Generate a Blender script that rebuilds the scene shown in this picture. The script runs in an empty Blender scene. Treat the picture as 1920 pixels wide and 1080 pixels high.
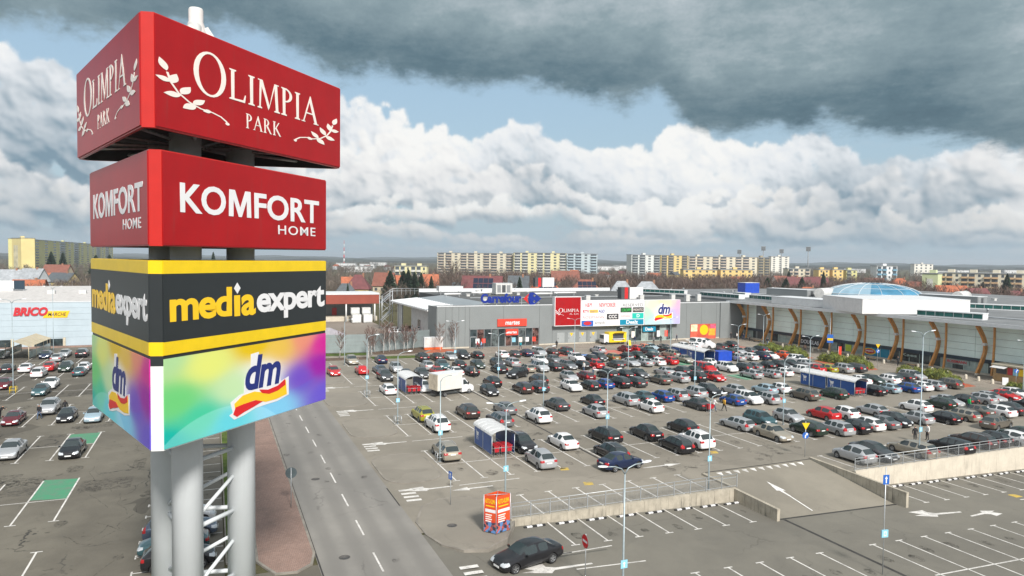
import bpy, bmesh, math, random
import numpy as np
from mathutils import Vector, Matrix
random.seed(7)
D = bpy.data
SC = bpy.context.scene
COL = SC.collection
PI = math.pi
R = math.radians

# ------------------------------------------------------------------ camera
cam = D.objects.new('camera', D.cameras.new('camera'))
COL.objects.link(cam)
SC.camera = cam
cam.data.sensor_width = 36.0
cam.data.lens = 36.0 * 1333.0 / 1920.0
cam.data.clip_start = 0.5
cam.data.clip_end = 20000
yaw, pitch, roll = R(22.8), R(2.36), R(0.7)
fw = Vector((math.sin(yaw) * math.cos(pitch), math.cos(yaw) * math.cos(pitch), -math.sin(pitch)))
rt0 = Vector((math.cos(yaw), -math.sin(yaw), 0))
up0 = rt0.cross(fw)
rt = rt0 * math.cos(roll) + up0 * math.sin(roll)
up = up0 * math.cos(roll) - rt0 * math.sin(roll)
cam.matrix_world = Matrix(((rt.x, up.x, -fw.x, 0), (rt.y, up.y, -fw.y, 0), (rt.z, up.z, -fw.z, 19.1), (0, 0, 0, 1)))
SC.render.resolution_x, SC.render.resolution_y = 1024, 576

# ------------------------------------------------------------------ world
SUN_EL, SUN_AZ = R(38), R(181)          # azimuth clockwise from +Y
W = D.worlds.new('World'); SC.world = W
W.use_nodes = True
wt = W.node_tree
wt.nodes.clear()

class NT:
    """small node-tree writer"""
    def __init__(s, tree): s.t = tree
    def node(s, typ, **kw):
        n = s.t.nodes.new(typ)
        for k, v in kw.items(): setattr(n, k, v)
        return n
    def put(s, sock, v):
        if isinstance(v, bpy.types.NodeSocket): s.t.links.new(v, sock)
        elif v is not None:
            if isinstance(v, (tuple, list)) and sock.type == 'RGBA' and len(v) == 3: v = (*v, 1)
            sock.default_value = v
    def m(s, op, a, b=None, c=None, clamp=False):
        n = s.node('ShaderNodeMath', operation=op, use_clamp=clamp)
        s.put(n.inputs[0], a); s.put(n.inputs[1], b)
        if c is not None: s.put(n.inputs[2], c)
        return n.outputs[0]
    def vm(s, op, a, b=None):
        n = s.node('ShaderNodeVectorMath', operation=op)
        s.put(n.inputs[0], a)
        if b is not None: s.put(n.inputs[1], b)
        return n.outputs['Value'] if op in ('DOT_PRODUCT', 'LENGTH', 'DISTANCE') else n.outputs[0]
    def mix(s, f, a, b, typ='RGBA', blend='MIX'):
        n = s.node('ShaderNodeMix', data_type=typ)
        if typ == 'RGBA': n.blend_type = blend
        ix = {'FLOAT': (0, 2, 3, 0), 'RGBA': (0, 6, 7, 2)}[typ]
        s.put(n.inputs[ix[0]], f); s.put(n.inputs[ix[1]], a); s.put(n.inputs[ix[2]], b)
        return n.outputs[ix[3]]
    def step(s, x, a, b, lo=0.0, hi=1.0, smooth=True):
        n = s.node('ShaderNodeMapRange', interpolation_type='SMOOTHSTEP' if smooth else 'LINEAR')
        s.put(n.inputs[0], x); s.put(n.inputs[1], a); s.put(n.inputs[2], b); s.put(n.inputs[3], lo); s.put(n.inputs[4], hi)
        return n.outputs[0]
    def xyz(s, x, y, z=0.0):
        n = s.node('ShaderNodeCombineXYZ')
        for i, v in enumerate((x, y, z)): s.put(n.inputs[i], v)
        return n.outputs[0]
    def sep(s, v):
        n = s.node('ShaderNodeSeparateXYZ'); s.put(n.inputs[0], v); return n.outputs
    def noise(s, vec, scale, detail=4, rough=0.55, dist=0.0, out='Factor', lac=2.0):
        n = s.node('ShaderNodeTexNoise')
        s.put(n.inputs['Vector'], vec); s.put(n.inputs['Scale'], scale); s.put(n.inputs['Detail'], detail)
        s.put(n.inputs['Roughness'], rough); s.put(n.inputs['Distortion'], dist); s.put(n.inputs['Lacunarity'], lac)
        return n.outputs[0] if out == 'Factor' else n.outputs[1]
    def vor(s, vec, scale, feature='F1', detail=0, rough=0.5, smooth=None, out='Distance', rnd=1.0):
        n = s.node('ShaderNodeTexVoronoi', feature=feature)
        s.put(n.inputs['Vector'], vec); s.put(n.inputs['Scale'], scale)
        if 'Detail' in n.inputs: s.put(n.inputs['Detail'], detail); s.put(n.inputs['Roughness'], rough)
        if smooth is not None: s.put(n.inputs['Smoothness'], smooth)
        s.put(n.inputs['Randomness'], rnd)
        return n.outputs[out]
    def ramp(s, f, stops, interp='LINEAR'):
        n = s.node('ShaderNodeValToRGB'); s.put(n.inputs[0], f)
        cr = n.color_ramp; cr.interpolation = interp
        while len(cr.elements) < len(stops): cr.elements.new(0.5)
        for e, (p, c) in zip(cr.elements, stops):
            e.position = p; e.color = (*c, 1) if len(c) == 3 else c
        return n.outputs[0]
    def ruv(s): pass

def srgb(r, g=None, b=None):
    if g is None: g = b = r
    f = lambda c: (c / 255 / 12.92) if c / 255 <= .04045 else ((c / 255 + .055) / 1.055) ** 2.4
    return (f(r), f(g), f(b))

def paint_sky():
    """cloud field over the upper hemisphere: columns are azimuth, rows are sqrt of elevation; returns HxWx4"""
    rng = np.random.default_rng(12)
    PW, da = 5400, 2 * math.pi / 5400
    CH = 380                                                       # rows of the low-cloud strip, equal angles
    def fbm(h, w, beta, ax=1.0, ay=1.0, lo=0.0):
        fy = np.fft.fftfreq(h)[:, None] * h * ay; fx = np.fft.rfftfreq(w)[None, :] * w * ax
        f = np.sqrt(fx * fx + fy * fy); f[0, 0] = 1
        a = f ** (-beta); a[f < lo] = 0; a[0, 0] = 0
        n = np.fft.irfft2(a * np.exp(2j * math.pi * rng.random(a.shape)), s=(h, w))
        return (n / n.std()).astype(np.float32)
    def blur(a, s):
        h, w = a.shape
        p = np.pad(a, ((h // 4, h // 4), (0, 0)), mode='edge'); H2 = p.shape[0]
        fy = np.fft.fftfreq(H2)[:, None]; fx = np.fft.rfftfreq(w)[None, :]
        g = np.exp(-2 * (math.pi * s) ** 2 * (fx * fx + fy * fy))
        return np.fft.irfft2(np.fft.rfft2(p) * g, s=p.shape)[h // 4:h // 4 + h].astype(np.float32)
    def sstep(x, a, b):
        t = np.clip((x - a) / (b - a), 0, 1); return t * t * (3 - 2 * t)
    H2 = 512
    nA = fbm(H2, PW, 1.55, 1.0, PW / H2 * 1.0, 24)[:CH]              # frays
    nB = fbm(H2, PW, 1.25, 1.0, PW / H2 * 1.0, 90)[:CH]
    nC = fbm(H2, PW, 1.9, 1.0, PW / H2 * 1.6, 6)[:CH]
    nD = fbm(H2, PW, 2.0, 1.0, PW / H2 * 1.1, 14)[:CH]
    yy, xx = np.mgrid[0:CH, 0:PW]
    el = (yy * da).astype(np.float32); az = (xx * da - math.pi).astype(np.float32)
    rgb = np.zeros((CH, PW, 3), np.float32); al = np.zeros((CH, PW), np.float32)
    C = lambda *c: np.array(srgb(*c), np.float32)
    def over(c, a):
        nonlocal rgb, al
        a = np.clip(a, 0, 1)
        rgb[:] = c * a[..., None] + rgb * (1 - a[..., None]); al[:] = a + al * (1 - a)
    # pale air near the horizon
    air = np.exp(-el / 0.095) * 0.96
    over(C(176, 196, 208), air)
    # stretched streaks of far cloud
    st = fbm(H2, PW, 1.5, 1.0, PW / H2 * 0.30, 16)[:CH]
    over(C(152, 176, 192) * 0.5 + C(214, 218, 222) * 0.5 + (nA * 0.05)[..., None] * 0.4, sstep(st, -0.1, 1.4) * sstep(el, 0.20, 0.02) * sstep(el, 0.004, 0.03) * 0.75)
    # crest of the nearest bank, an outline of the weather of that day, continued by noise round the sky
    cx = np.array([-0.62, -0.30, -0.24, -0.198, -0.162, -0.151, -0.05, 0.05, 0.169, 0.204, 0.233, 0.255, 0.299, 0.336, 0.365, 0.395, 0.43, 0.462, 0.5, 0.558, 0.595, 0.608, 0.622, 0.636, 0.648, 0.657, 0.726, 0.791, 0.822, 0.847, 0.9, 0.955, 0.992, 1.017, 1.1, 1.4])
    cy = np.array([0.19, 0.20, 0.222, 0.236, 0.222, 0.205, 0.21, 0.215, 0.222, 0.222, 0.208, 0.182, 0.180, 0.158, 0.175, 0.186, 0.182, 0.166, 0.149, 0.153, 0.158, 0.172, 0.19, 0.200, 0.186, 0.158, 0.160, 0.162, 0.159, 0.131, 0.134, 0.143, 0.140, 0.122, 0.14, 0.15])
    crest = np.interp(np.arange(PW) * da - math.pi, cx, cy).astype(np.float32)
    out = np.clip((np.abs(np.arange(PW) * da - math.pi - 0.4) - 0.9) / 0.3, 0, 1)
    wob = fbm(8, PW, 1.3, 1, 700, 3)[0] * 0.03
    crest = crest * (1 - out) + (0.18 + wob) * out
    L = np.array([0.40, 0.72, 0.57])
    bN = fbm(8, PW, 1.4, 1, 700, 5)[0] * 0.012
    def bank(n, base, hgt, rmin, rmax, squash, haze, hi, lo, gap, cresty=None, thick=1.0, con=0.6):
        Hm = np.full((CH, PW), -1e3, np.float32)
        for _ in range(n):
            a = rng.random() * PW
            t = rng.random()
            g = math.sin(a * da * 7.3 + base * 90) + math.sin(a * da * 17.1 + base * 300) * 0.8 + math.sin(a * da * 3.1 + base * 55) * 0.7
            if cresty is None:
                top = hgt * (0.55 + 0.45 * g / 1.6)
                if g < gap: continue
                b0 = base
            else:
                b0 = base + bN[int(a) % PW]; top = max(0.02, cresty[int(a) % PW] - b0)
            r = (rmin + (rmax - rmin) * rng.random() ** 2.2) * (1.12 - 0.62 * t)
            e = b0 + (top - r * squash * 0.9) * t ** 0.85
            if cresty is not None and e + r * squash > b0 + top: e = b0 + top - r * squash
            r /= da; e /= da
            ry = r * squash
            y0, y1 = max(0, int(e - ry)), min(CH, int(e + ry) + 2)
            if y1 <= y0: continue
            x0, x1 = int(a - r), int(a + r) + 2
            ys = np.arange(y0, y1)[:, None]; xs = np.arange(x0, x1)[None, :]
            q = 1 - ((xs - a) / r) ** 2 - ((ys - e) / ry) ** 2
            z = np.where(q > 0, r * np.sqrt(np.maximum(q, 0)) * 0.9 + (1 - t) * rmax / da * 0.65 * thick, -1e3).astype(np.float32)
            ix = xs[0] % PW
            Hm[y0:y1, ix] = np.maximum(Hm[y0:y1, ix], z)
        amp = 0.0034 * (rmax / 0.03) ** 0.6 / da
        wx = np.clip((xx + nA * amp + nB * amp * 0.35).astype(np.int32) % PW, 0, PW - 1)
        wy = np.clip((yy + np.roll(nA, 1700, 1) * amp + np.roll(nB, 900, 1) * amp * 0.35).astype(np.int32), 0, CH - 1)
        Hm = Hm[wy, wx]
        cov = (Hm > -500).astype(np.float32)
        a = blur(cov, 2.2)
        a = sstep(a + nB * 0.10 + nA * 0.05, 0.15, 0.95) * sstep(blur(cov, 3.0), 0.03, 0.22)
        Hf = np.where(Hm > -500, Hm, 0)
        wgt = np.maximum(blur(cov, 2.0), 1e-3)
        Hs = blur(Hf, 3.4) / np.maximum(blur(cov, 3.4), 1e-3) + nA * rmax / da * 0.10 + nB * rmax / da * 0.020
        gy, gx = np.gradient(Hs)
        nz = 1 / np.sqrt(1 + 0.5 * (gx * gx + gy * gy))
        lam = np.clip((-gx * L[0] - gy * L[1]) * 0.7 * nz + L[2] * nz, -0.3, 1.0)
        big = blur(Hf, 9.0) / np.maximum(blur(cov, 9.0), 1e-3)
        ao = np.clip((Hs - big) / (rmax / da) * 0.9, -0.4, 0.4)
        tops = np.interp(np.arange(PW), np.arange(PW), cresty if cresty is not None else np.full(PW, base + hgt))[None, :]
        bb = base + (bN[None, :] if cresty is not None else 0)
        rel = np.clip((el - bb) / np.maximum(tops - bb, 1e-3), -0.2, 1.2)
        lit = 0.455 + 0.50 * (lam - 0.55) + con * (rel - 0.42) + 0.34 * ao + nC * 0.11
        lit = blur(lit, 1.6) + nD * 0.10
        lit = np.clip(lit, 0, 1)[..., None]
        k = [C(*lo), C(*lo) * 0.45 + C(*hi) * 0.55, C(*hi), C(253, 252, 249)]
        c = np.where(lit < 0.4, k[0] + (k[1] - k[0]) * lit / 0.4, np.where(lit < 0.7, k[1] + (k[2] - k[1]) * (lit - 0.4) / 0.3, k[2] + (k[3] - k[2]) * (lit - 0.7) / 0.3))
        hz = haze + (1 - haze) * 0.55 * np.exp(-el / 0.035)
        c = c * (1 - hz[..., None]) + C(176, 194, 206) * hz[..., None]
        a = a * sstep(el + nA * 0.004 + nC * 0.003, bb - 0.014, bb + 0.010)
        over(c, a * 0.97)
    v1 = fbm(8, PW, 1.2, 1, 700, 7)[0]; v2 = fbm(8, PW, 1.1, 1, 700, 9)[0]; v3 = fbm(8, PW, 1.0, 1, 700, 12)[0]
    low = lambda t, a, v: np.maximum(t * (1 + a * v), 0.02).astype(np.float32)
    bank(2600, 0.010, 0.020, 0.004, 0.018, 0.26, 0.40, (226, 224, 222), (140, 165, 182), -1.7)
    bank(2600, 0.022, 0.026, 0.005, 0.024, 0.30, 0.26, (232, 229, 226), (126, 153, 172), -1.7)
    bank(5200, 0.078, 0.10, 0.008, 0.036, 0.80, 0.03, (236, 239, 242), (122, 148, 165), -9, crest, 1.0, 0.60)
    bank(3600, 0.056, 0.10, 0.007, 0.032, 0.62, 0.05, (236, 236, 236), (112, 140, 158), -9, low(0.118, 0.22, v1) * (0.65 + crest * 1.9), 1.0, 0.62)
    bank(3000, 0.040, 0.10, 0.006, 0.026, 0.50, 0.10, (238, 236, 233), (120, 147, 165), -9, low(0.078, 0.20, v2), 1.0, 0.55)
    bank(2600, 0.026, 0.034, 0.006, 0.026, 0.36, 0.18, (238, 234, 229), (126, 153, 171), 0.0)
    # ---- grid of the whole upper sky: row r -> elevation (r/(HH-1))^2 * pi/2
    HH = 900
    er = (np.arange(HH) / (HH - 1)) ** 2 * (math.pi / 2)
    src = np.clip(er / da, 0, CH - 1)
    i0 = np.floor(src).astype(int); i1 = np.minimum(i0 + 1, CH - 1); f = (src - i0)[:, None]
    lowf = 1 - sstep(er, 0.33, 0.43)[:, None]
    rgbF = rgb[i0] * (1 - f[..., None]) + rgb[i1] * f[..., None]
    alF = (al[i0] * (1 - f) + al[i1] * f) * lowf
    # ---- the dark deck: noise on a level sheet, seen in perspective
    E = er[:, None].astype(np.float32) + np.zeros((1, PW), np.float32); A = (np.arange(PW) * da - math.pi)[None, :].astype(np.float32)
    S = 2048
    sheet = fbm(S, S, 1.85, 1, 1, 3); sheet2 = fbm(S, S, 1.25, 1, 1, 24)
    rr = 1 / np.tan(np.maximum(E, 0.05)); px = np.sin(A) * rr; py = np.cos(A) * rr
    sx = (px * 62).astype(np.int64) % S; sy = (py * 62).astype(np.int64) % S
    s1 = sheet[sy, sx]; s2 = sheet2[sy, sx]
    edge0 = np.interp(A[0], [-3.2, -1.2, -0.6, -0.223, -0.161, 0.0, 0.053, 0.106, 0.162, 0.233, 0.35, 0.484, 0.543, 0.593, 0.625, 0.643, 0.678, 0.745, 0.84, 0.928, 1.017, 1.3, 3.2],
                      [0.22, 0.27, 0.25, 0.250, 0.252, 0.275, 0.280, 0.256, 0.232, 0.238, 0.229, 0.226, 0.205, 0.220, 0.19, 0.170, 0.160, 0.170, 0.156, 0.151, 0.130, 0.15, 0.22]).astype(np.float32)
    nE = fbm(HH, PW, 1.7, 1.0, PW / HH * 0.8, 20); nE2 = fbm(HH, PW, 1.35, 1.0, PW / HH * 0.35, 60)
    dd = E - edge0[None, :] + nE * 0.0060 + nE2 * 0.0022
    mask = sstep(dd, -0.010, 0.020)
    nW = fbm(HH, PW, 1.9, 1.0, PW / HH * 0.55, 4); nM = fbm(HH, PW, 1.45, 1.0, PW / HH * 0.45, 26)
    t = 0.53 + 0.07 * np.clip(s1, -2.4, 2.0) + 0.005 * s2 + 0.075 * nW + 0.12 * sstep(dd, 0.02, 0.15) - 0.20 * np.exp(-((dd - 0.034) / 0.032) ** 2)
    t += 0.10 * sstep(E, 0.6, 1.2)
    t += 0.035 * nM + 0.02 * np.clip(s2, -2, 2) * sstep(E, 0.08, 0.25)
    t = np.clip(t, 0, 1)
    stops = [0.0, 0.2, 0.4, 0.6, 0.8, 1.0]
    cols = np.array([C(78, 102, 115), C(94, 119, 131), C(120, 141, 150), C(142, 161, 168), C(178, 190, 196), C(220, 224, 226)])
    dc = np.stack([np.interp(t, stops, cols[:, k]) for k in range(3)], -1).astype(np.float32)
    # away from this bank the deck breaks, whitened out of view for fill light
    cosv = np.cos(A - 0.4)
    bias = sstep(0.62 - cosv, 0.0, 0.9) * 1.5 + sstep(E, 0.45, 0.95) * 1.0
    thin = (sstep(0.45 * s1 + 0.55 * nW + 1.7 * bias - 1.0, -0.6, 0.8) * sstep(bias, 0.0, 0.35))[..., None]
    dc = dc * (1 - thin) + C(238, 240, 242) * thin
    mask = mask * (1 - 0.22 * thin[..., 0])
    fr = (1 - sstep(dd, -0.01, 0.022))[..., None] * 0.55
    dc = dc * (1 - fr) + C(150, 172, 188) * fr
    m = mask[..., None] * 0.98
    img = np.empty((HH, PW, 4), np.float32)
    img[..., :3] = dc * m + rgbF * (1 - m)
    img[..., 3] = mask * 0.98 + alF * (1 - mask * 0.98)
    bad = img[..., 3:] > 1e-4
    img[..., :3] = np.where(bad, img[..., :3] / np.maximum(img[..., 3:], 1e-4), 0)
    return img
SKY_STRENGTH = 0.085
def build_sky():
    """clear Nishita air, with the painted cloud field laid over it by direction"""
    N = NT(wt)
    out = N.node('ShaderNodeOutputWorld')
    bg = N.node('ShaderNodeBackground'); bg.inputs[1].default_value = SKY_STRENGTH
    wt.links.new(bg.outputs[0], out.inputs[0])
    sky = N.node('ShaderNodeTexSky', sky_type='NISHITA')
    sky.sun_disc = False; sky.sun_elevation = SUN_EL; sky.sun_rotation = SUN_AZ
    sky.air_density = 1.2; sky.dust_density = 2.0
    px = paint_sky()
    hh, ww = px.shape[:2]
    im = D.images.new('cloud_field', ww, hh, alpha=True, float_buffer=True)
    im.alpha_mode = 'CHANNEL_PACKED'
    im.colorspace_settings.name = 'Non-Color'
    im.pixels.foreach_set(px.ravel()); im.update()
    g = N.node('ShaderNodeTexCoord').outputs['Generated']
    x, y, z = N.sep(g)
    az = N.m('ARCTAN2', x, y); el = N.m('ARCSINE', N.m('MAXIMUM', z, 0.0))
    u = N.m('MULTIPLY_ADD', az, 1 / (2 * PI), 0.5)
    v = N.m('SQRT', N.m('MULTIPLY', el, 2 / PI))
    v = N.m('MULTIPLY_ADD', v, (hh - 1) / hh, 0.5 / hh)
    tx = N.node('ShaderNodeTexImage', interpolation='Linear', extension='EXTEND')
    tx.image = im
    N.put(tx.inputs[0], N.xyz(u, v))
    cl = N.vm('SCALE', tx.outputs[0]); cl.node.inputs['Scale'].default_value = 10.0
    blue = N.mix(0.5, sky.outputs[0], tuple(c * 10.0 for c in srgb(184, 219, 244)))
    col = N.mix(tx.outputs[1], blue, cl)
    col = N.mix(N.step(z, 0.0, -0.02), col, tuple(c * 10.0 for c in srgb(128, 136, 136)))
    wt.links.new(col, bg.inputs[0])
build_sky()

# ------------------------------------------------------------------ sun
sun = D.objects.new('sun', D.lights.new('sun', 'SUN'))
COL.objects.link(sun)
sun.data.energy = 4.6
sun.data.angle = R(10.0)
sun.data.color = (1.0, 0.955, 0.90)
sd = Vector((math.sin(SUN_AZ) * math.cos(SUN_EL), math.cos(SUN_AZ) * math.cos(SUN_EL), math.sin(SUN_EL)))
sun.rotation_euler = sd.to_track_quat('Z', 'Y').to_euler()
vs = SC.view_settings
vs.view_transform = 'Standard'; vs.look = 'None'; vs.gamma = 1.0; vs.use_curve_mapping = False
vs.exposure = 0.25

# ------------------------------------------------------------------ helpers
class MB:
    """collects faces with material slots, links them as ONE mesh object"""
    def __init__(s): s.v = []; s.f = []; s.mi = []; s.sm = []; s.m = 0; s.smooth = False
    def face(s, pts, m=None):
        n = len(s.v); s.v += [tuple(p) for p in pts]; s.f.append(tuple(range(n, n + len(pts)))); s.mi.append(s.m if m is None else m); s.sm.append(s.smooth)
    def box(s, x0, x1, y0, y1, z0, z1, m=None, rz=0.0, c=None):
        P = [(x0, y0, z0), (x1, y0, z0), (x1, y1, z0), (x0, y1, z0), (x0, y0, z1), (x1, y0, z1), (x1, y1, z1), (x0, y1, z1)]
        if rz:
            c = c or ((x0 + x1) / 2, (y0 + y1) / 2); cs, sn = math.cos(rz), math.sin(rz)
            P = [(c[0] + (x - c[0]) * cs - (y - c[1]) * sn, c[1] + (x - c[0]) * sn + (y - c[1]) * cs, z) for x, y, z in P]
        n = len(s.v); s.v += P
        for q in ((0, 3, 2, 1), (4, 5, 6, 7), (0, 1, 5, 4), (1, 2, 6, 5), (2, 3, 7, 6), (3, 0, 4, 7)):
            s.f.append(tuple(n + i for i in q)); s.mi.append(s.m if m is None else m); s.sm.append(False)
    def cbox(s, x, y, z, sx, sy, sz, **k): s.box(x - sx / 2, x + sx / 2, y - sy / 2, y + sy / 2, z - sz / 2, z + sz / 2, **k)
    def tube(s, pts, rad, n=8, m=None, cap=True):
        pts = [Vector(p) for p in pts]
        if not isinstance(rad, (list, tuple)): rad = [rad] * len(pts)
        rings = []
        for i, p in enumerate(pts):
            a = pts[max(0, i - 1)]; b = pts[min(len(pts) - 1, i + 1)]
            d = (b - a).normalized()
            ref = Vector((0, 0, 1)) if abs(d.z) < 0.95 else Vector((1, 0, 0))
            u = d.cross(ref).normalized(); w = u.cross(d).normalized()
            st = len(s.v)
            for k in range(n):
                t = 2 * PI * k / n
                s.v.append(tuple(p + (u * math.cos(t) + w * math.sin(t)) * rad[i]))
            rings.append(st)
        for i in range(len(pts) - 1):
            a, b = rings[i], rings[i + 1]
            for k in range(n):
                s.f.append((a + k, a + (k + 1) % n, b + (k + 1) % n, b + k)); s.mi.append(s.m if m is None else m); s.sm.append(n > 5)
        if cap:
            for a, rev in ((rings[0], True), (rings[-1], False)):
                q = [a + k for k in range(n)]
                s.f.append(tuple(reversed(q)) if rev else tuple(q)); s.mi.append(s.m if m is None else m); s.sm.append(False)
    def lathe(s, prof, c=(0, 0, 0), n=16, m=None):
        rings = []
        for r, z in prof:
            st = len(s.v)
            for k in range(n):
                t = 2 * PI * k / n; s.v.append((c[0] + r * math.cos(t), c[1] + r * math.sin(t), c[2] + z))
            rings.append(st)
        for i in range(len(prof) - 1):
            a, b = rings[i], rings[i + 1]
            for k in range(n):
                s.f.append((a + k, a + (k + 1) % n, b + (k + 1) % n, b + k)); s.mi.append(s.m if m is None else m); s.sm.append(True)
    def prism(s, poly, z0, z1, m=None, bottom=True):
        n = len(poly)
        zz0 = z0 if callable(z0) else (lambda x, y: z0); zz1 = z1 if callable(z1) else (lambda x, y: z1)
        if bottom: s.face([(x, y, zz0(x, y)) for x, y in reversed(poly)], m)
        s.face([(x, y, zz1(x, y)) for x, y in poly], m)
        for i in range(n):
            (x, y), (u, v) = poly[i], poly[(i + 1) % n]
            s.face([(x, y, zz0(x, y)), (u, v, zz0(u, v)), (u, v, zz1(u, v)), (x, y, zz1(x, y))], m)
    def mesh(s, name, mats):
        me = D.meshes.new(name); me.from_pydata(s.v, [], s.f)
        for m in (mats if isinstance(mats, (list, tuple)) else [mats]): me.materials.append(m)
        me.polygons.foreach_set('material_index', s.mi); me.polygons.foreach_set('use_smooth', s.sm)
        me.update(); return me
    def build(s, name, mats, parent=None, loc=None, rz=0.0): return link(name, s.mesh(name, mats), parent, loc, rz)

def link(name, me, parent=None, loc=None, rz=0.0):
    o = D.objects.new(name, me); COL.objects.link(o)
    if loc is not None: o.location = loc
    if rz: o.rotation_euler = (0, 0, rz)
    if parent is not None: o.parent = parent
    return o
def thing(name, label, cat, loc=(0, 0, 0), rz=0.0, group=None):
    o = D.objects.new(name, None); COL.objects.link(o); o.location = loc; o.rotation_euler = (0, 0, rz); o.empty_display_size = 0.3
    o['label'] = label; o['category'] = cat
    if group: o['group'] = group
    return o
def tag(o, label, cat, group=None):
    o['label'] = label; o['category'] = cat
    if group: o['group'] = group
    return o
def struct(o): o['kind'] = 'structure'; return o
def stuff(o): o['kind'] = 'stuff'; return o
def children_map():
    cm = {}
    for o in D.objects:
        if o.parent: cm.setdefault(o.parent.name, []).append(o)
    return cm
def dup(root, kids, loc, rz, label=None, group=None, scale=None):
    r = root.copy(); COL.objects.link(r); r.location = loc; r.rotation_euler = (0, 0, rz)
    if scale: r.scale = (scale,) * 3
    if label: r['label'] = label
    if group: r['group'] = group
    made = []
    for ch in kids.get(root.name, ()):
        c = ch.copy(); COL.objects.link(c); c.parent = r; made.append(c)
        for g in kids.get(ch.name, ()):
            d = g.copy(); COL.objects.link(d); d.parent = c; made.append(d)
    return r, made

# ------------------------------------------------------------------ materials
def mat(name, col, rough=0.6, metal=0.0, var=0.12, scale=1.5, bump=0.0, bscale=40.0, spec=0.5, coat=0.0, dirt=0.0, streak=0.0):
    m = D.materials.new(name); m.use_nodes = True
    t = m.node_tree; N = NT(t); b = t.nodes['Principled BSDF']
    co = N.node('ShaderNodeTexCoord').outputs['Object']
    c = col
    if var > 0:
        n = N.noise(co, scale, 4, 0.6)
        k = N.step(n, 0.3, 0.7, 1 - var, 1 + var)
        hc = N.node('ShaderNodeHueSaturation'); N.put(hc.inputs['Color'], (*col, 1)); N.put(hc.inputs['Value'], k); c = hc.outputs[0]
    if dirt > 0:
        n2 = N.noise(co, scale * 0.35, 6, 0.65)
        c = N.mix(N.m('MULTIPLY', N.step(n2, 0.5, 0.75), dirt), c, (0.10, 0.088, 0.07))
    if streak > 0:
        sp = N.sep(co)
        v = N.xyz(N.m('MULTIPLY', N.m('ADD', sp[0], sp[1]), 2.2), 0.0, N.m('MULTIPLY', sp[2], 0.22))
        n3 = N.noise(v, 1.6, 5, 0.65)
        c = N.mix(N.m('MULTIPLY', N.step(n3, 0.52, 0.72), streak), c, (0.07, 0.066, 0.055))
    N.put(b.inputs['Base Color'], c if isinstance(c, bpy.types.NodeSocket) else (*c, 1))
    b.inputs['Roughness'].default_value = rough; b.inputs['Metallic'].default_value = metal
    b.inputs['Specular IOR Level'].default_value = spec
    if coat: b.inputs['Coat Weight'].default_value = coat; b.inputs['Coat Roughness'].default_value = 0.03
    if bump > 0:
        bp = N.node('ShaderNodeBump'); bp.inputs['Strength'].default_value = bump; bp.inputs['Distance'].default_value = 0.02
        N.put(bp.inputs['Height'], N.noise(co, bscale, 3, 0.6)); t.links.new(bp.outputs[0], b.inputs['Normal'])
    return m

def asphalt(name, c0, c1, crack=0.5, patch=0.3, stain=0.35, lanes=None):
    m = D.materials.new(name); m.use_nodes = True
    t = m.node_tree; N = NT(t); b = t.nodes['Principled BSDF']
    co = N.node('ShaderNodeNewGeometry').outputs['Position']
    big = N.noise(co, 0.055, 4, 0.6, 0.6)
    mid = N.noise(co, 0.42, 5, 0.65, 0.4)
    fine = N.noise(co, 9.0, 3, 0.7)
    grit = N.noise(co, 60.0, 2, 0.6)
    f = N.m('ADD', N.m('MULTIPLY', big, 0.55), N.m('ADD', N.m('MULTIPLY', mid, 0.30), N.m('ADD', N.m('MULTIPLY', fine, 0.12), N.m('MULTIPLY', grit, 0.10))))
    c = N.mix(N.step(f, 0.38, 0.70), c0, c1)
    # old repairs: large cells of slightly different mix
    cell = N.vor(N.vm('ADD', co, N.vm('SCALE', N.noise(co, 0.3, 2, 0.5, out='Color'))), 0.075, out='Color')
    cell.node.inputs[0].links[0].from_node.inputs[1].links[0].from_node.inputs['Scale'].default_value = 2.0
    cv = N.sep(cell)[0]
    c = N.mix(N.m('MULTIPLY', N.step(cv, 0.72, 0.76), patch), c, tuple(v * 0.72 for v in c0))
    # oil drips and damp spots
    sp = N.noise(co, 1.15, 4, 0.6, 0.8)
    c = N.mix(N.m('MULTIPLY', N.step(sp, 0.63, 0.74), stain), c, tuple(v * 0.42 for v in c0))
    if lanes:                                   # tyre-polished bands along the lane (Y), across X
        sx = N.sep(co)[0]
        for lx in lanes:
            d = N.m('ABSOLUTE', N.m('SUBTRACT', sx, lx))
            c = N.mix(N.m('MULTIPLY', N.step(d, 0.75, 0.15), N.m('MULTIPLY_ADD', mid, 0.6, 0.15)), c, tuple(v * 0.80 for v in c0))
    # cracks
    wv = N.vm('ADD', co, N.vm('SCALE', N.noise(co, 0.9, 4, 0.6, out='Color')))
    wv.node.inputs[1].links[0].from_node.inputs['Scale'].default_value = 1.6
    ed = N.vor(wv, 0.13, 'DISTANCE_TO_EDGE')
    ck = N.m('MULTIPLY', N.step(ed, 0.011, 0.002), N.step(N.noise(co, 0.10, 3, 0.5), 0.50, 0.62))
    c = N.mix(N.m('MULTIPLY', ck, crack), c, (0.025, 0.024, 0.022))
    N.put(b.inputs['Base Color'], c)
    N.put(b.inputs['Roughness'], N.step(f, 0.3, 0.7, 0.78, 0.92)); b.inputs['Specular IOR Level'].default_value = 0.35
    bp = N.node('ShaderNodeBump'); bp.inputs['Strength'].default_value = 0.25; bp.inputs['Distance'].default_value = 0.01
    N.put(bp.inputs['Height'], N.m('ADD', grit, fine)); t.links.new(bp.outputs[0], b.inputs['Normal'])
    return m

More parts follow.
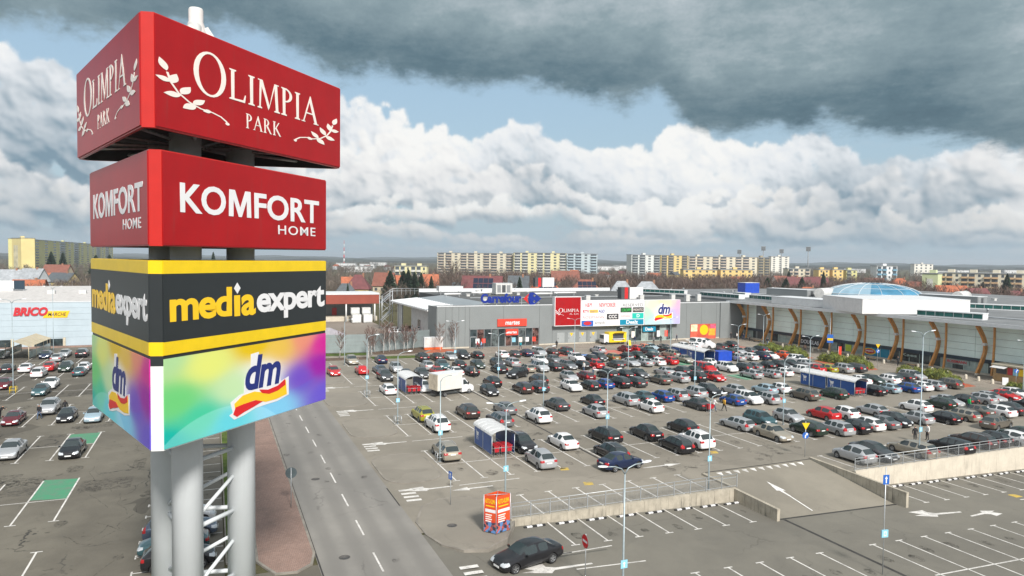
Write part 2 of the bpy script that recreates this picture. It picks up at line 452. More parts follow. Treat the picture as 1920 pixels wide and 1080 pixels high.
def paving(name, c0, c1, size=0.22, joint=(0.10, 0.08, 0.07), ratio=0.5, rot=0.0):
    m = D.materials.new(name); m.use_nodes = True
    t = m.node_tree; N = NT(t); b = t.nodes['Principled BSDF']
    co = N.node('ShaderNodeNewGeometry').outputs['Position']
    bk = N.node('ShaderNodeTexBrick'); N.put(bk.inputs['Vector'], co)
    bk.inputs['Scale'].default_value = 1.0; bk.inputs['Brick Width'].default_value = size; bk.inputs['Row Height'].default_value = size * ratio
    bk.inputs['Mortar Size'].default_value = size * 0.045
    N.put(bk.inputs['Color1'], (*c0, 1)); N.put(bk.inputs['Color2'], (*c1, 1)); N.put(bk.inputs['Mortar'], (*joint, 1))
    c = bk.outputs[0]
    n = N.noise(co, 0.35, 5, 0.65, 0.5)
    c = N.mix(N.step(n, 0.35, 0.75, 0.0, 0.45), c, tuple((a + d) * 0.33 for a, d in zip(c0, (0.12, 0.11, 0.10))))
    n2 = N.noise(co, 3.0, 4, 0.7)
    c = N.mix(N.step(n2, 0.55, 0.75, 0.0, 0.25), c, tuple(min(1, v * 1.5) for v in c1))
    N.put(b.inputs['Base Color'], c); b.inputs['Roughness'].default_value = 0.85; b.inputs['Specular IOR Level'].default_value = 0.3
    return m

def grassmat(name, c0=(0.05, 0.085, 0.018), c1=(0.11, 0.15, 0.035), dry=(0.20, 0.17, 0.08)):
    m = D.materials.new(name); m.use_nodes = True
    t = m.node_tree; N = NT(t); b = t.nodes['Principled BSDF']
    co = N.node('ShaderNodeNewGeometry').outputs['Position']
    c = N.mix(N.step(N.noise(co, 0.6, 5, 0.7), 0.35, 0.65), c0, c1)
    c = N.mix(N.step(N.noise(co, 0.25, 5, 0.7, 0.4), 0.52, 0.72, 0, 0.6), c, dry)
    c = N.mix(N.step(N.noise(co, 14.0, 3, 0.7), 0.3, 0.7, 0.0, 0.4), c, tuple(v * 0.55 for v in c0))
    N.put(b.inputs['Base Color'], c); b.inputs['Roughness'].default_value = 0.95; b.inputs['Specular IOR Level'].default_value = 0.1
    bp = N.node('ShaderNodeBump'); bp.inputs['Strength'].default_value = 0.6; bp.inputs['Distance'].default_value = 0.06
    N.put(bp.inputs['Height'], N.noise(co, 12, 4, 0.7)); t.links.new(bp.outputs[0], b.inputs['Normal'])
    return m

def roadpaint(name, col, wear=0.5):
    m = D.materials.new(name); m.use_nodes = True
    t = m.node_tree; N = NT(t); b = t.nodes['Principled BSDF']
    co = N.node('ShaderNodeNewGeometry').outputs['Position']
    n = N.m('ADD', N.m('MULTIPLY', N.noise(co, 1.3, 5, 0.7), 0.6), N.m('MULTIPLY', N.noise(co, 14, 4, 0.7), 0.4))
    c = N.mix(N.step(n, 0.44, 0.62, 0.0, wear), col, (0.16, 0.15, 0.14))
    N.put(b.inputs['Base Color'], c); b.inputs['Roughness'].default_value = 0.7
    return m

M = {}
M['asphalt'] = asphalt('asphalt_main', (0.181, 0.164, 0.133), (0.265, 0.240, 0.197), 0.35, 0.22, 0.35)
M['asphalt_left'] = asphalt('asphalt_old', (0.097, 0.087, 0.069), (0.163, 0.149, 0.118), 1.0, 0.7, 0.75)
M['asphalt_low'] = asphalt('asphalt_lower', (0.128, 0.120, 0.101), (0.178, 0.167, 0.138), 0.25, 0.15, 0.25)
M['asphalt_road'] = asphalt('asphalt_road', (0.187, 0.178, 0.162), (0.257, 0.244, 0.220), 0.3, 0.15, 0.18, lanes=(6.9, 8.6, 10.3, 12.1))
M['ramp'] = asphalt('asphalt_ramp', (0.179, 0.163, 0.132), (0.248, 0.226, 0.182), 0.1, 0.1, 0.2)
M['island'] = asphalt('island_concrete', (0.194, 0.176, 0.146), (0.254, 0.232, 0.192), 0.4, 0.25, 0.3)
M['kerb'] = mat('kerb_concrete', (0.22, 0.20, 0.17), 0.9, var=0.2, scale=0.8, dirt=0.6)
M['brickpave'] = paving('brick_paving', (0.275, 0.178, 0.140), (0.325, 0.218, 0.178), 0.22)
M['pavers'] = paving('grey_paving', (0.27, 0.235, 0.19), (0.33, 0.29, 0.24), 0.4, (0.15, 0.13, 0.11), 0.5)
M['grass'] = grassmat('grass')
M['field'] = grassmat('field', (0.075, 0.075, 0.035), (0.12, 0.105, 0.06), (0.17, 0.14, 0.09))
M['earth'] = mat('earth', (0.10, 0.065, 0.042), 0.95, var=0.35, scale=2.5, bump=0.6, bscale=12)
M['mulch'] = mat('mulch', (0.36, 0.095, 0.04), 0.95, var=0.35, scale=6, bump=0.8, bscale=25)
M['white_line'] = roadpaint('road_paint_white', (0.66, 0.64, 0.60), 0.55)
M['arrow_paint'] = roadpaint('road_paint_arrow', (0.74, 0.73, 0.70), 0.35)
M['green_bay'] = roadpaint('bay_paint_green', (0.055, 0.24, 0.125), 0.55)
M['red_bay'] = roadpaint('bay_paint_red', (0.48, 0.125, 0.09), 0.40)
M['blue_bay'] = roadpaint('bay_paint_blue', (0.06, 0.20, 0.48), 0.4)
M['yellow_paint'] = roadpaint('road_paint_yellow', (0.55, 0.38, 0.05), 0.8)
M['darkseam'] = mat('drain_seam', (0.035, 0.033, 0.030), 0.9, var=0.3)
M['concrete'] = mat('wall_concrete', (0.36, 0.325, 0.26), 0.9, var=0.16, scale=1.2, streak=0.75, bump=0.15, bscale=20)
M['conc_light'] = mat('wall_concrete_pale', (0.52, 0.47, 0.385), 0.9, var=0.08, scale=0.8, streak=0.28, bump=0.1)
M['galv'] = mat('galvanised_steel', (0.46, 0.48, 0.49), 0.42, 0.55, var=0.10, scale=6)
M['pole'] = mat('pole_grey_paint', (0.30, 0.36, 0.38), 0.45, 0.35, var=0.10, scale=3)
M['black'] = mat('black_rubber', (0.018, 0.018, 0.018), 0.7, var=0.1)
M['white'] = mat('white_paint', (0.66, 0.66, 0.65), 0.45, var=0.05, dirt=0.12)
M['dirtywhite'] = mat('weathered_white', (0.55, 0.55, 0.53), 0.6, var=0.10, dirt=0.25, streak=0.25)
M['red'] = mat('sign_red', (0.325, 0.0045, 0.007), 0.36, var=0.07, scale=0.6, streak=0.16, spec=0.28)
M['yellow'] = mat('sign_yellow', (0.72, 0.50, 0.006), 0.35, var=0.04)
M['blue'] = mat('sign_blue', (0.02, 0.11, 0.42), 0.4, var=0.05)
M['orange'] = mat('sign_orange', (0.70, 0.12, 0.025), 0.4, var=0.05)
M['darkgrey'] = mat('dark_grey', (0.06, 0.064, 0.068), 0.55, var=0.1)
M['grey'] = mat('mid_grey', (0.22, 0.23, 0.235), 0.6, var=0.1)

# ------------------------------------------------------------------ ground levels
def lowz(x):
    """the lower car park falls away from the road"""
    if x <= 13.2: return 0.0
    if x < 18.0: return -0.30 * (x - 13.2) / 4.8
    return max(-2.6, -0.03 * (x - 8.0))
def rampz(x, y):
    t = min(1, max(0, (51.7 - y) / 9.4))
    return lowz(x) * t + 0.004
def sheet(name, quads, m, z=0.0, kind=True):
    b = MB()
    for x0, x1, y0, y1 in quads: b.face([(x0, y0, z), (x1, y0, z), (x1, y1, z), (x0, y1, z)])
    o = b.build(name, m); return struct(o)
# far terrain as one ring sheet to the horizon, site in the middle
b = MB()
X0, X1, Y0, Y1 = -120, 300, -80, 240
big = 9000
for q in ((-big, big, Y1, big), (-big, big, -big, Y0), (-big, X0, Y0, Y1), (X1, big, Y0, Y1)):
    b.face([(q[0], q[2], -0.05), (q[1], q[2], -0.05), (q[1], q[3], -0.05), (q[0], q[3], -0.05)])
b.face([(-120, -80, -0.05), (13.2, -80, -0.05), (13.2, 240, -0.05), (-120, 240, -0.05)])
b.face([(13.2, 46.9, -0.05), (300, 46.9, -0.05), (300, 240, -0.05), (13.2, 240, -0.05)][0:1] + [(40.4, 46.9, -0.05), (40.4, 51.7, -0.05), (53.6, 51.7, -0.05), (53.6, 46.9, -0.05), (300, 46.9, -0.05), (300, 240, -0.05), (13.2, 240, -0.05)])
struct(b.build('ground', M['field']))
sheet('car_park_ground', [(13.2, 40.4, 47.1, 142.4), (40.4, 53.6, 51.7, 142.4), (53.6, 122.4, 47.1, 142.4)], M['asphalt'])
sheet('road', [(5.9, 13.2, -80, 240)], M['asphalt_road'], 0.0)
sheet('left_car_park_ground', [(-90, 0.55, 44.5, 168.5), (-90, 5.9, -80, 44.5)], M['asphalt_left'], 0.0)
b = MB()
xs = [13.2, 18.0, 30, 42, 54, 66, 78, 94.6, 160]
for i in range(len(xs) - 1):
    b.face([(xs[i], -80, lowz(xs[i])), (xs[i + 1], -80, lowz(xs[i + 1])), (xs[i + 1], 46.8, lowz(xs[i + 1])), (xs[i], 46.8, lowz(xs[i]))])
struct(b.build('lower_car_park_ground', M['asphalt_low']))
b = MB()
for i in range(12):
    y0, y1 = 42.3 + 9.4 * i / 12, 42.3 + 9.4 * (i + 1) / 12
    for j in range(8):
        x0, x1 = 40.7 + 12.6 * j / 8, 40.7 + 12.6 * (j + 1) / 8
        b.face([(x0, y0, rampz(x0, y0)), (x1, y0, rampz(x1, y0)), (x1, y1, rampz(x1, y1)), (x0, y1, rampz(x0, y1))])
struct(b.build('ramp', M['ramp']))

# paving, verges, islands
def slab(name, poly, m, h, z0=-0.03, kerbw=0.16):
    """raised area: a concrete kerb ring round an infill set 8 mm below the kerb top"""
    n = len(poly); cx = sum(p[0] for p in poly) / n; cy = sum(p[1] for p in poly) / n
    inner = []
    for i in range(n):
        p0, p, p2 = Vector(poly[i - 1]), Vector(poly[i]), Vector(poly[(i + 1) % n])
        d1 = (p - p0).normalized(); d2 = (p2 - p).normalized()
        nn = (Vector((-d1.y, d1.x)) + Vector((-d2.y, d2.x))); nn = nn.normalized() / max(0.5, (1 + d1.dot(d2)) / 2) ** 0.5
        inner.append(tuple(p + nn * kerbw))
    b = MB()
    for i in range(n):
        j = (i + 1) % n
        a, c_, ai, ci = poly[i], poly[j], inner[i], inner[j]
        b.face([(*a, z0), (*c_, z0), (*c_, h), (*a, h)]); b.face([(*a, h), (*c_, h), (*ci, h), (*ai, h)])
        b.face([(*ai, h), (*ci, h), (*ci, h - 0.03), (*ai, h - 0.03)])
    struct(b.build('kerb', M['kerb']))
    b = MB(); b.face([(*p, h - 0.008) for p in inner]); struct(b.build(name, m))
def rounded(x0, x1, y0, y1, r, n=6, corners=(1, 1, 1, 1)):
    P = []
    for (cx, cy, a0, on) in ((x1 - r, y0 + r, -90, corners[0]), (x1 - r, y1 - r, 0, corners[1]), (x0 + r, y1 - r, 90, corners[2]), (x0 + r, y0 + r, 180, corners[3])):
        if on:
            for k in range(n + 1):
                a = R(a0 + 90 * k / n); P.append((cx + r * math.cos(a), cy + r * math.sin(a)))
        else:
            P.append({-90: (x1, y0), 0: (x1, y1), 90: (x0, y1), 180: (x0, y0)}[a0])
    return P
slab('traffic_island', [(13.35, 49.2), (13.4, 46.6), (13.9, 44.6), (15.0, 43.2), (16.6, 42.9), (18.4, 44.0), (20.2, 46.9), (20.6, 49.0), (20.2, 51.2), (18.6, 53.2), (16.4, 53.4), (14.6, 52.2)], M['island'], 0.06, z0=-0.45)
for (y0, y1) in ((58.0, 67.2), (74.2, 83.6), (90.8, 100.2), (107.4, 116.8)):
    slab('traffic_island', rounded(13.45, 18.6, y0, y1, 2.2), M['island'], 0.05)
slab('brick_pavement', [(2.55, 80), (2.45, 60), (2.40, 52), (2.35, 46.2), (3.3, 43.9), (4.6, 43.7), (5.6, 44.6), (5.95, 46.2), (5.95, 60), (5.95, 80), (5.95, 200), (2.6, 200)], M['brickpave'], 0.10)
slab('grass_verge', [(0.62, 46.6), (2.30, 46.4), (2.40, 52), (2.45, 60), (2.50, 80), (2.5, 165), (0.62, 165)], M['grass'], 0.09, kerbw=0.10)
slab('grass_verge', rounded(-5.2, 4.0, 29.0, 41.5, 1.4), M['grass'], 0.09)
slab('grass_verge', [(13.4, 137.9), (20, 137.9), (27.5, 137.3), (28.5, 141.2), (13.4, 142.2)], M['grass'], 0.07)
slab('grass_verge', [(27.2, 131.2), (36.0, 130.6), (36.5, 134.6), (27.2, 135.1)], M['grass'], 0.07)
slab('flower_bed', [(18.6, 131.6), (27.0, 131.3), (27.0, 135.2), (18.6, 135.7)], M['earth'], 0.07)
slab('flower_bed', [(28.7, 137.3), (38.0, 136.6), (42.4, 143.2), (42.4, 147.4), (28.8, 141.3)], M['earth'], 0.07)
slab('flower_bed', [(38.4, 136.4), (46.0, 136.9), (46.6, 140.4), (43.0, 142.3), (42.6, 143.0)], M['mulch'], 0.09)
b = MB(); b.face([(13.4, 135.9, .02), (27.1, 135.3, .02), (37.2, 134.7, .02), (38.2, 136.5, .02), (27.2, 137.2, .02), (13.4, 137.8, .02)]); struct(b.build('path', M['pavers']))
b = MB(); b.face([(46.7, 133.0, .006), (110.5, 133.0, .006), (110.5, 142.4, .006), (43.1, 142.4, .006)]); b.face([(110.5, 47.2, .006), (122.4, 47.2, .006), (122.4, 142.4, .006), (110.5, 142.4, .006)])
struct(b.build('pavement', M['pavers']))
for (poly) in ([(106.6, 108.6), (107.4, 106.2), (110.2, 106.2), (110.7, 108.0), (110.7, 120.4), (109.4, 121.8), (107.2, 120.6)],
               [(103.8, 93.8), (105.4, 90.9), (109.6, 90.9), (110.7, 92.6), (110.7, 103.4), (109.2, 104.6), (106.8, 103.6)],
               [(103.8, 76.0), (105.6, 73.2), (109.9, 73.4), (110.7, 75.2), (110.7, 86.4), (109.0, 87.6), (106.6, 86.6)]):
    slab('flower_bed', poly, M['mulch'], 0.09)
sheet('loading_yard', [(16, 43, 147.4, 236)], asphalt('yard_paving', (0.20, 0.17, 0.14), (0.25, 0.215, 0.18), 0.2, 0.3, 0.3), 0.0)

# ------------------------------------------------------------------ painted markings (flat print)
class Lines(MB):
    z = 0.006
    def seg(s, x0, y0, x1, y1, w=0.12, z=None):
        d = Vector((x1 - x0, y1 - y0)).normalized(); n = Vector((-d.y, d.x)) * w / 2
        zf = z or (lambda x, y: s.z)
        P = [(x0 - n.x, y0 - n.y), (x1 - n.x, y1 - n.y), (x1 + n.x, y1 + n.y), (x0 + n.x, y0 + n.y)]
        s.face([(x, y, zf(x, y)) for x, y in P])
    def poly(s, P, z=None):
        zf = z or (lambda x, y: s.z); s.face([(x, y, zf(x, y)) for x, y in P])
    def tline(s, x, y0, y1, t=0, z=None, w=0.12):
        s.seg(x, y0, x, y1, w, z)
        if t & 1: s.seg(x - 0.34, y0 - 0.06, x + 0.34, y0 - 0.06, w, z)
        if t & 2: s.seg(x - 0.34, y1 + 0.06, x + 0.34, y1 + 0.06, w, z)
    def arrow(s, x, y, ang, L=3.6, z=None, turn=0, k=1.0):
        """lane arrow: tapering shaft with a barbed head"""
        P = [(0, -.09), (L * .60, -.13), (L * .60, -.42), (L, 0), (L * .60, .42), (L * .60, .13), (0, .09)]
        if turn: P = [(0, -.08), (L * .5, -.12), (L * .62, -.35), (L * .62, -.75), (L * .95, -.62), (L * .80, -.1), (L * .98, .0), (L * .62, .46), (L * .55, .15), (0, .08)]
        c, sn = math.cos(ang), math.sin(ang)
        Q = [(x + (u * c - v * sn) * k, y + (u * sn + v * c) * k) for u, v in P]
        s.poly(Q, z)
wl = Lines()
XK = [19.15 + 2.545 * k for k in range(35)]
def rowlines(y0, ym, y1, k0, k1, skip=()):
    for k in range(k0, k1 + 1):
        if k in skip: continue
        wl.tline(XK[k], y0, y1, 3)
    wl.seg(XK[k0] - 0.2, ym, XK[k1], ym, 0.10)
rowlines(57.4, 62.4, 67.4, 0, 34)
rowlines(73.7, 79.0, 84.1, 0, 34)
rowlines(90.4, 95.6, 100.6, 0, 33)
rowlines(107.0, 112.1, 117.2, 0, 33)
for k in range(-1, 32): wl.tline(19.15 + 2.545 * k, 124.4, 129.6, 1)
for k in range(7): wl.tline(22.8 + 2.55 * k, 47.5, 52.0, 2)
for k in range(12): wl.tline(55.2 + 2.55 * k, 47.5, 52.2, 2)
# left car park
LX = [-30.3, -27.6, -24.85, -22.1, -19.45, -16.7, -14.0, -11.15]
for (y0, ym, y1) in ((76.2, 81.6, 86.6), (92.0, 98.6, 103.8), (109.4, 114.4, 119.4), (125.8, 131.0, 136.2), (143.0, 148.6, 154.0)):
    for x in LX: wl.tline(x, y0, y1, 3)
    wl.seg(-60, ym, LX[-1], ym, 0.10)
for x in (-21.4, -18.7, -15.9, -13.2, -10.6): wl.tline(x, 58.7, 69.4, 1)
wl.seg(-40, 64.1, -10.6, 63.7, 0.10)
for (x, y0, y1) in ((-10.5, 48.6, 52.8), (-13.2, 44.6, 52.8), (-16.0, 44.6, 52.8)): wl.tline(x, y0, y1, 2)
for k in range(14): wl.seg(-4.6, 47.2 + 2.5 * k, 0.5, 47.2 + 2.5 * k, 0.10); wl.seg(-4.6, 46.9 + 2.5 * k, -4.6, 47.5 + 2.5 * k, 0.10)
# road: centre dashes, exits
for k in range(30):
    y = 36.0 + 6.1 * k
    wl.seg(9.45, y, 9.45, y + 3.0, 0.12)
for (yc) in (55.2, 70.6, 87.2, 103.8, 39.6):
    for k in range(4): wl.seg(13.9, yc - 1.3 + 0.85 * k, 15.1, yc - 1.35 + 0.85 * k, 0.40)
    wl.arrow(18.4 if yc > 50 else 21.5, yc + 0.9, PI, 3.8, turn=1)
    wl.seg(19.0, yc + 0.9, 24.5, yc + 0.9, 0.12)
wl.arrow(21.6, 55.0, PI, 3.6); wl.arrow(36.4, 54.9, 0, 4.2); wl.seg(60.0, 52.9, 64.6, 52.9, .12); wl.arrow(64.0, 52.9, 0, 3.0)
for k in range(11):
    x = 41.8 + 0.95 * k; wl.poly([(x, 51.35), (x + 0.62, 51.35), (x + 0.31, 50.65)], z=lambda x, y: rampz(x, y) + 0.012)
struct(wl.build('road_markings', M['white_line']))
lo = Lines(); LZ = lambda x, y: lowz(x) + 0.006
for k in range(7): lo.tline(22.8 + 2.565 * k, 42.5, 46.9, 1, LZ)
for k in range(16): lo.tline(56.6 + 2.565 * k, 41.9, 46.8, 1, LZ)
for x in (17.8, 20.35, 22.9, 25.45, 28.0, 30.6, 33.2, 35.8, 38.45, 43.5, 46.15, 48.8, 51.4, 54.0, 56.6, 59.2, 61.8, 64.4, 67.0, 69.6): lo.tline(x, 25.8, 36.1, 2, LZ)
lo.seg(43.0, 31.0, 75, 30.9, 0.12, LZ); lo.seg(17.0, 31.0, 39, 31.0, 0.12, LZ)
lo.arrow(57.2, 39.2, PI - 0.1, 3.8, LZ, 1, 1.3); lo.arrow(57.0, 38.2, 0.1, 3.2, LZ, 1, 1.1)
lo.arrow(22.4, 39.4, PI, 4.2, LZ, 1, 1.2); lo.seg(21.0, 38.9, 26.0, 38.7, 0.12, LZ)
lo.seg(66, 39.9, 67.3, 39.8, .14, LZ); lo.seg(70, 40.4, 71.5, 40.3, .14, LZ)
struct(lo.build('road_markings', M['white_line']))
ra = Lines(); RZ = lambda x, y: rampz(x, y) + 0.014
ra.seg(44.7, 42.9, 44.95, 45.6, 0.13, RZ); ra.poly([(44.86, 45.6), (45.06, 45.6), (45.12, 46.7), (45.42, 46.6), (45.15, 48.6), (44.62, 46.8), (44.86, 46.75)], RZ)
struct(ra.build('road_markings', M['arrow_paint']))
se = Lines()
se.seg(39.6, 76.8, 34.2, 56.4, 0.0, None) if False else None
for (x0, y0, x1, y1) in ((34.35, 56.2, 34.35, 73.6), (34.35, 73.6, 34.4, 100.0)): se.seg(x0 - .28, y0, x1 - .28, y1, 0.22)
se.seg(40.9, 51.72, 53.4, 51.72, 0.16, lambda x, y: .010)
se.seg(40.7, 42.25, 53.5, 42.25, 0.22, lambda x, y: lowz(x) + .012); se.seg(41.0, 42.1, 40.95, 31.2, 0.28, lambda x, y: lowz(x) + .008)
se.seg(5.98, 20, 5.98, 200, 0.10); se.seg(13.14, 53, 13.14, 57.5, 0.10)
struct(se.build('drain_channel', M['darkseam']))
ye = Lines()
for (x, y) in ((29.4, 57.2), (29.4, 52.7), (46.0, 57.0)): ye.poly([(x - .5, y - .35), (x + .3, y - .5), (x + .55, y + .25), (x - .2, y + .5)])
ye.poly([(66.3, 40.4), (67.2, 40.4), (67.2, 41.2), (66.3, 41.2)], LZ)
ye.seg(41.0, 31.1, 41.0, 20, 0.10, LZ)
struct(ye.build('road_markings', M['yellow_paint']))
gb = Lines(); gb.z = 0.004
for P in ([(-13.9, 81.7), (-11.2, 81.7), (-11.2, 86.4), (-13.9, 86.4)], [(-13.15, 64.2), (-10.65, 63.8), (-10.65, 69.2), (-13.2, 69.6)],
          [(76.6, 73.9), (79.0, 73.9), (79.0, 78.9), (76.6, 78.9)], [(79.3, 90.5), (81.8, 90.5), (81.8, 95.5), (79.3, 95.5)], [(78.6, 107.2), (81.4, 107.2), (81.4, 112.0), (78.6, 112.0)]): gb.poly(P)
struct(gb.build('green_parking_bay', M['green_bay']))
rb = Lines(); rb.z = 0.009
rb.poly([(74.0, 118.0), (82.8, 118.0), (82.8, 130.0), (73.0, 130.0)]); rb.poly([(62.6, 124.6), (67.6, 124.6), (67.6, 129.6), (62.6, 129.6)])
rb.poly([(106.2, 125.0), (109.6, 125.0), (109.6, 131.2), (106.2, 131.2)]); rb.poly([(101.5, 107.2), (104.3, 107.2), (104.3, 112), (101.5, 112)]); rb.poly([(103.2, 90.6), (106.2, 90.6), (106.2, 95.5), (103.2, 95.5)]); rb.poly([(103.6, 74), (107.2, 74), (107.2, 79), (103.6, 79)])
struct(rb.build('red_parking_bay', M['red_bay']))
bb = Lines(); bb.z = 0.009; bb.poly([(67.8, 120.6), (72.8, 120.6), (72.8, 126.0), (67.8, 126.0)]); struct(bb.build('blue_parking_bay', M['blue_bay']))

# ------------------------------------------------------------------ stains, repairs and sealed cracks on the tarmac
rs = random.Random(21)
class Blots(Lines):
    def blot(s, x, y, r, zf):
        n = 11; P = []
        ph = [rs.uniform(.6, 1.25) for _ in range(n)]
        for k in range(n):
            a = 2 * PI * k / n; q = r * (ph[k] + ph[k - 1]) / 2; P.append((x + q * math.cos(a) * .8, y + q * math.sin(a) * 1.2))
        s.poly(P, zf)
def stainmat(name, col, a):
    m = D.materials.new(name); m.use_nodes = True; N = NT(m.node_tree); b = m.node_tree.nodes['Principled BSDF']
    co = N.node('ShaderNodeNewGeometry').outputs['Position']; n = N.m('ADD', N.m('MULTIPLY', N.noise(co, 2.2, 5, .7), .6), N.m('MULTIPLY', N.noise(co, 11, 4, .7), .4))
    N.put(b.inputs['Base Color'], col); N.put(b.inputs['Alpha'], N.step(n, .42, .66, 0.0, a)); b.inputs['Roughness'].default_value = .8; b.inputs['Specular IOR Level'].default_value = .25
    return m
ob = Blots()
for row in (59.9, 64.9, 76.3, 81.5, 93.0, 98.1, 109.5, 114.6):
    for k in range(30):
        if rs.random() < .75: ob.blot(XK[k] + 1.27 + rs.uniform(-.3, .3), row + rs.uniform(-1.6, 1.6), rs.uniform(.25, .75), lambda x, y: .004)
for x0, y0, n, zf in ((24, 44.6, 7, LZ), (58, 44.2, 9, LZ), (24, 33, 14, LZ), (43, 28, 10, LZ)):
    for k in range(n): ob.blot(x0 + 2.56 * k + rs.uniform(-.4, .4), y0 + rs.uniform(-1.4, 1.4), rs.uniform(.25, .7), lambda x, y: lowz(x) + .004)
for k in range(46): ob.blot(rs.uniform(-32, -1), rs.uniform(46, 122), rs.uniform(.3, 1.1), lambda x, y: .004)
for k in range(26): ob.blot(rs.uniform(6.4, 12.8), rs.uniform(38, 120), rs.uniform(.15, .45), lambda x, y: .004)
for k in range(24): ob.blot(rs.uniform(14, 60), rs.choice((55, 70.5, 87.3)) + rs.uniform(-2, 2), rs.uniform(.2, .6), lambda x, y: .004)
struct(ob.build('oil_stains', stainmat('oil_stain', (.035, .032, .029), .62)))
pb_ = Lines(); pb_.z = .003
for k in range(16):
    x, y = rs.uniform(-30, -2), rs.uniform(46, 118); w, h = rs.uniform(1.0, 4.5), rs.uniform(.8, 6.0); pb_.poly([(x, y), (x + w, y), (x + w, y + h), (x, y + h)])
for (x, y, w, h) in ((24, 69.3, 9, 1.1), (46, 87, 14, 1.2)): pb_.poly([(x, y), (x + w, y), (x + w, y + h), (x, y + h)])
struct(pb_.build('asphalt_patches', stainmat('asphalt_repair', (.075, .070, .064), .55)))
cb_ = Lines(); cb_.z = .005
def crack(x, y, ang, L, zf=None, w=.05):
    while L > 0:
        s_ = rs.uniform(.5, 1.1); a2 = ang + rs.uniform(-.55, .55); x2, y2 = x + s_ * math.cos(a2), y + s_ * math.sin(a2); cb_.seg(x, y, x2, y2, w * rs.uniform(.6, 1.5), zf); x, y = x2, y2; L -= s_
for k in range(20): crack(rs.uniform(-32, -2), rs.uniform(45, 115), rs.choice((0, PI / 2, .4)), rs.uniform(3, 9), None, .05)
for k in range(16): crack(rs.uniform(-8, -4.8), rs.uniform(46, 78), PI / 2 + rs.uniform(-.4, .4), rs.uniform(2, 5), None, .06)
for k in range(14): crack(rs.uniform(20, 70), rs.choice((54, 55.6, 70, 71.2, 86.5)), rs.uniform(-.3, .3), rs.uniform(4, 9), None, .035)
struct(cb_.build('asphalt_cracks', stainmat('crack_dark', (.040, .037, .034), .75)))

# ------------------------------------------------------------------ lettering and flat shapes
def _curve_mesh(cu, name):
    o = D.objects.new('tmp', cu); COL.objects.link(o)
    bpy.context.view_layer.update()
    me = D.meshes.new_from_object(o.evaluated_get(bpy.context.evaluated_depsgraph_get()))
    D.objects.remove(o); D.curves.remove(cu); me.name = name
    return me
def fit(me, x0, x1, z0, z1, y=0.0, depth=0.012):
    """flat XY letters -> upright in XZ, facing -Y, scaled into the box"""
    n = len(me.vertices); co = np.empty(n * 3, np.float32); me.vertices.foreach_get('co', co); co = co.reshape(-1, 3)
    mn, mx = co.min(0), co.max(0); o = np.empty_like(co)
    o[:, 0] = x0 + (co[:, 0] - mn[0]) / max(1e-6, mx[0] - mn[0]) * (x1 - x0)
    o[:, 2] = z0 + (co[:, 1] - mn[1]) / max(1e-6, mx[1] - mn[1]) * (z1 - z0)
    o[:, 1] = y - (co[:, 2] - mn[2]) / max(1e-6, mx[2] - mn[2]) * depth
    me.vertices.foreach_set('co', o.ravel()); me.update()
    return me
def text_mesh(s, bold=0.0, shear=0.0, space=1.0):
    cu = D.curves.new('lettering', 'FONT'); cu.body = s; cu.size = 1.0; cu.offset = bold; cu.shear = shear; cu.space_character = space
    cu.extrude = 0.02; cu.resolution_u = 4; cu.fill_mode = 'BOTH'
    return _curve_mesh(cu, 'lettering')
def shape_mesh(loops, ext=0.02):
    cu = D.curves.new('shape', 'CURVE'); cu.dimensions = '2D'; cu.fill_mode = 'BOTH'; cu.extrude = ext
    for L in loops:
        sp = cu.splines.new('POLY'); sp.points.add(len(L) - 1); sp.use_cyclic_u = True
        for p, (x, y) in zip(sp.points, L): p.co = (x, y, 0, 1)
    return _curve_mesh(cu, 'shape')
def up_mesh(me, y=0.0, depth=0.012, sx=1.0, ox=0.0, sz=1.0, oz=0.0):
    n = len(me.vertices); co = np.empty(n * 3, np.float32); me.vertices.foreach_get('co', co); co = co.reshape(-1, 3)
    o = np.empty_like(co); zz = co[:, 2]; rngz = max(1e-6, float(zz.max() - zz.min()))
    o[:, 0] = co[:, 0] * sx + ox; o[:, 2] = co[:, 1] * sz + oz; o[:, 1] = y - (zz - zz.min()) / rngz * depth
    me.vertices.foreach_set('co', o.ravel()); me.update(); return me
def put(me, name, m, parent=None, loc=None, rz=0.0):
    me.materials.clear(); me.materials.append(m); me.name = name
    return link(name, me, parent, loc, rz)
def words(s, m, parent, x0, x1, z0, z1, y=-0.01, depth=0.012, bold=0.0, shear=0.0, space=1.0, name='lettering', loc=None, rz=0.0):
    return put(fit(text_mesh(s, bold, shear, space), x0, x1, z0, z1, y, depth), name, m, parent, loc, rz)
def arc(cx, cy, rx, ry, a0, a1, n=16): return [(cx + rx * math.cos(R(a0 + (a1 - a0) * k / n)), cy + ry * math.sin(R(a0 + (a1 - a0) * k / n))) for k in range(n + 1)]
def ell(cx, cy, rx, ry, n=28): return arc(cx, cy, rx, ry, 0, 360, n)[:-1]

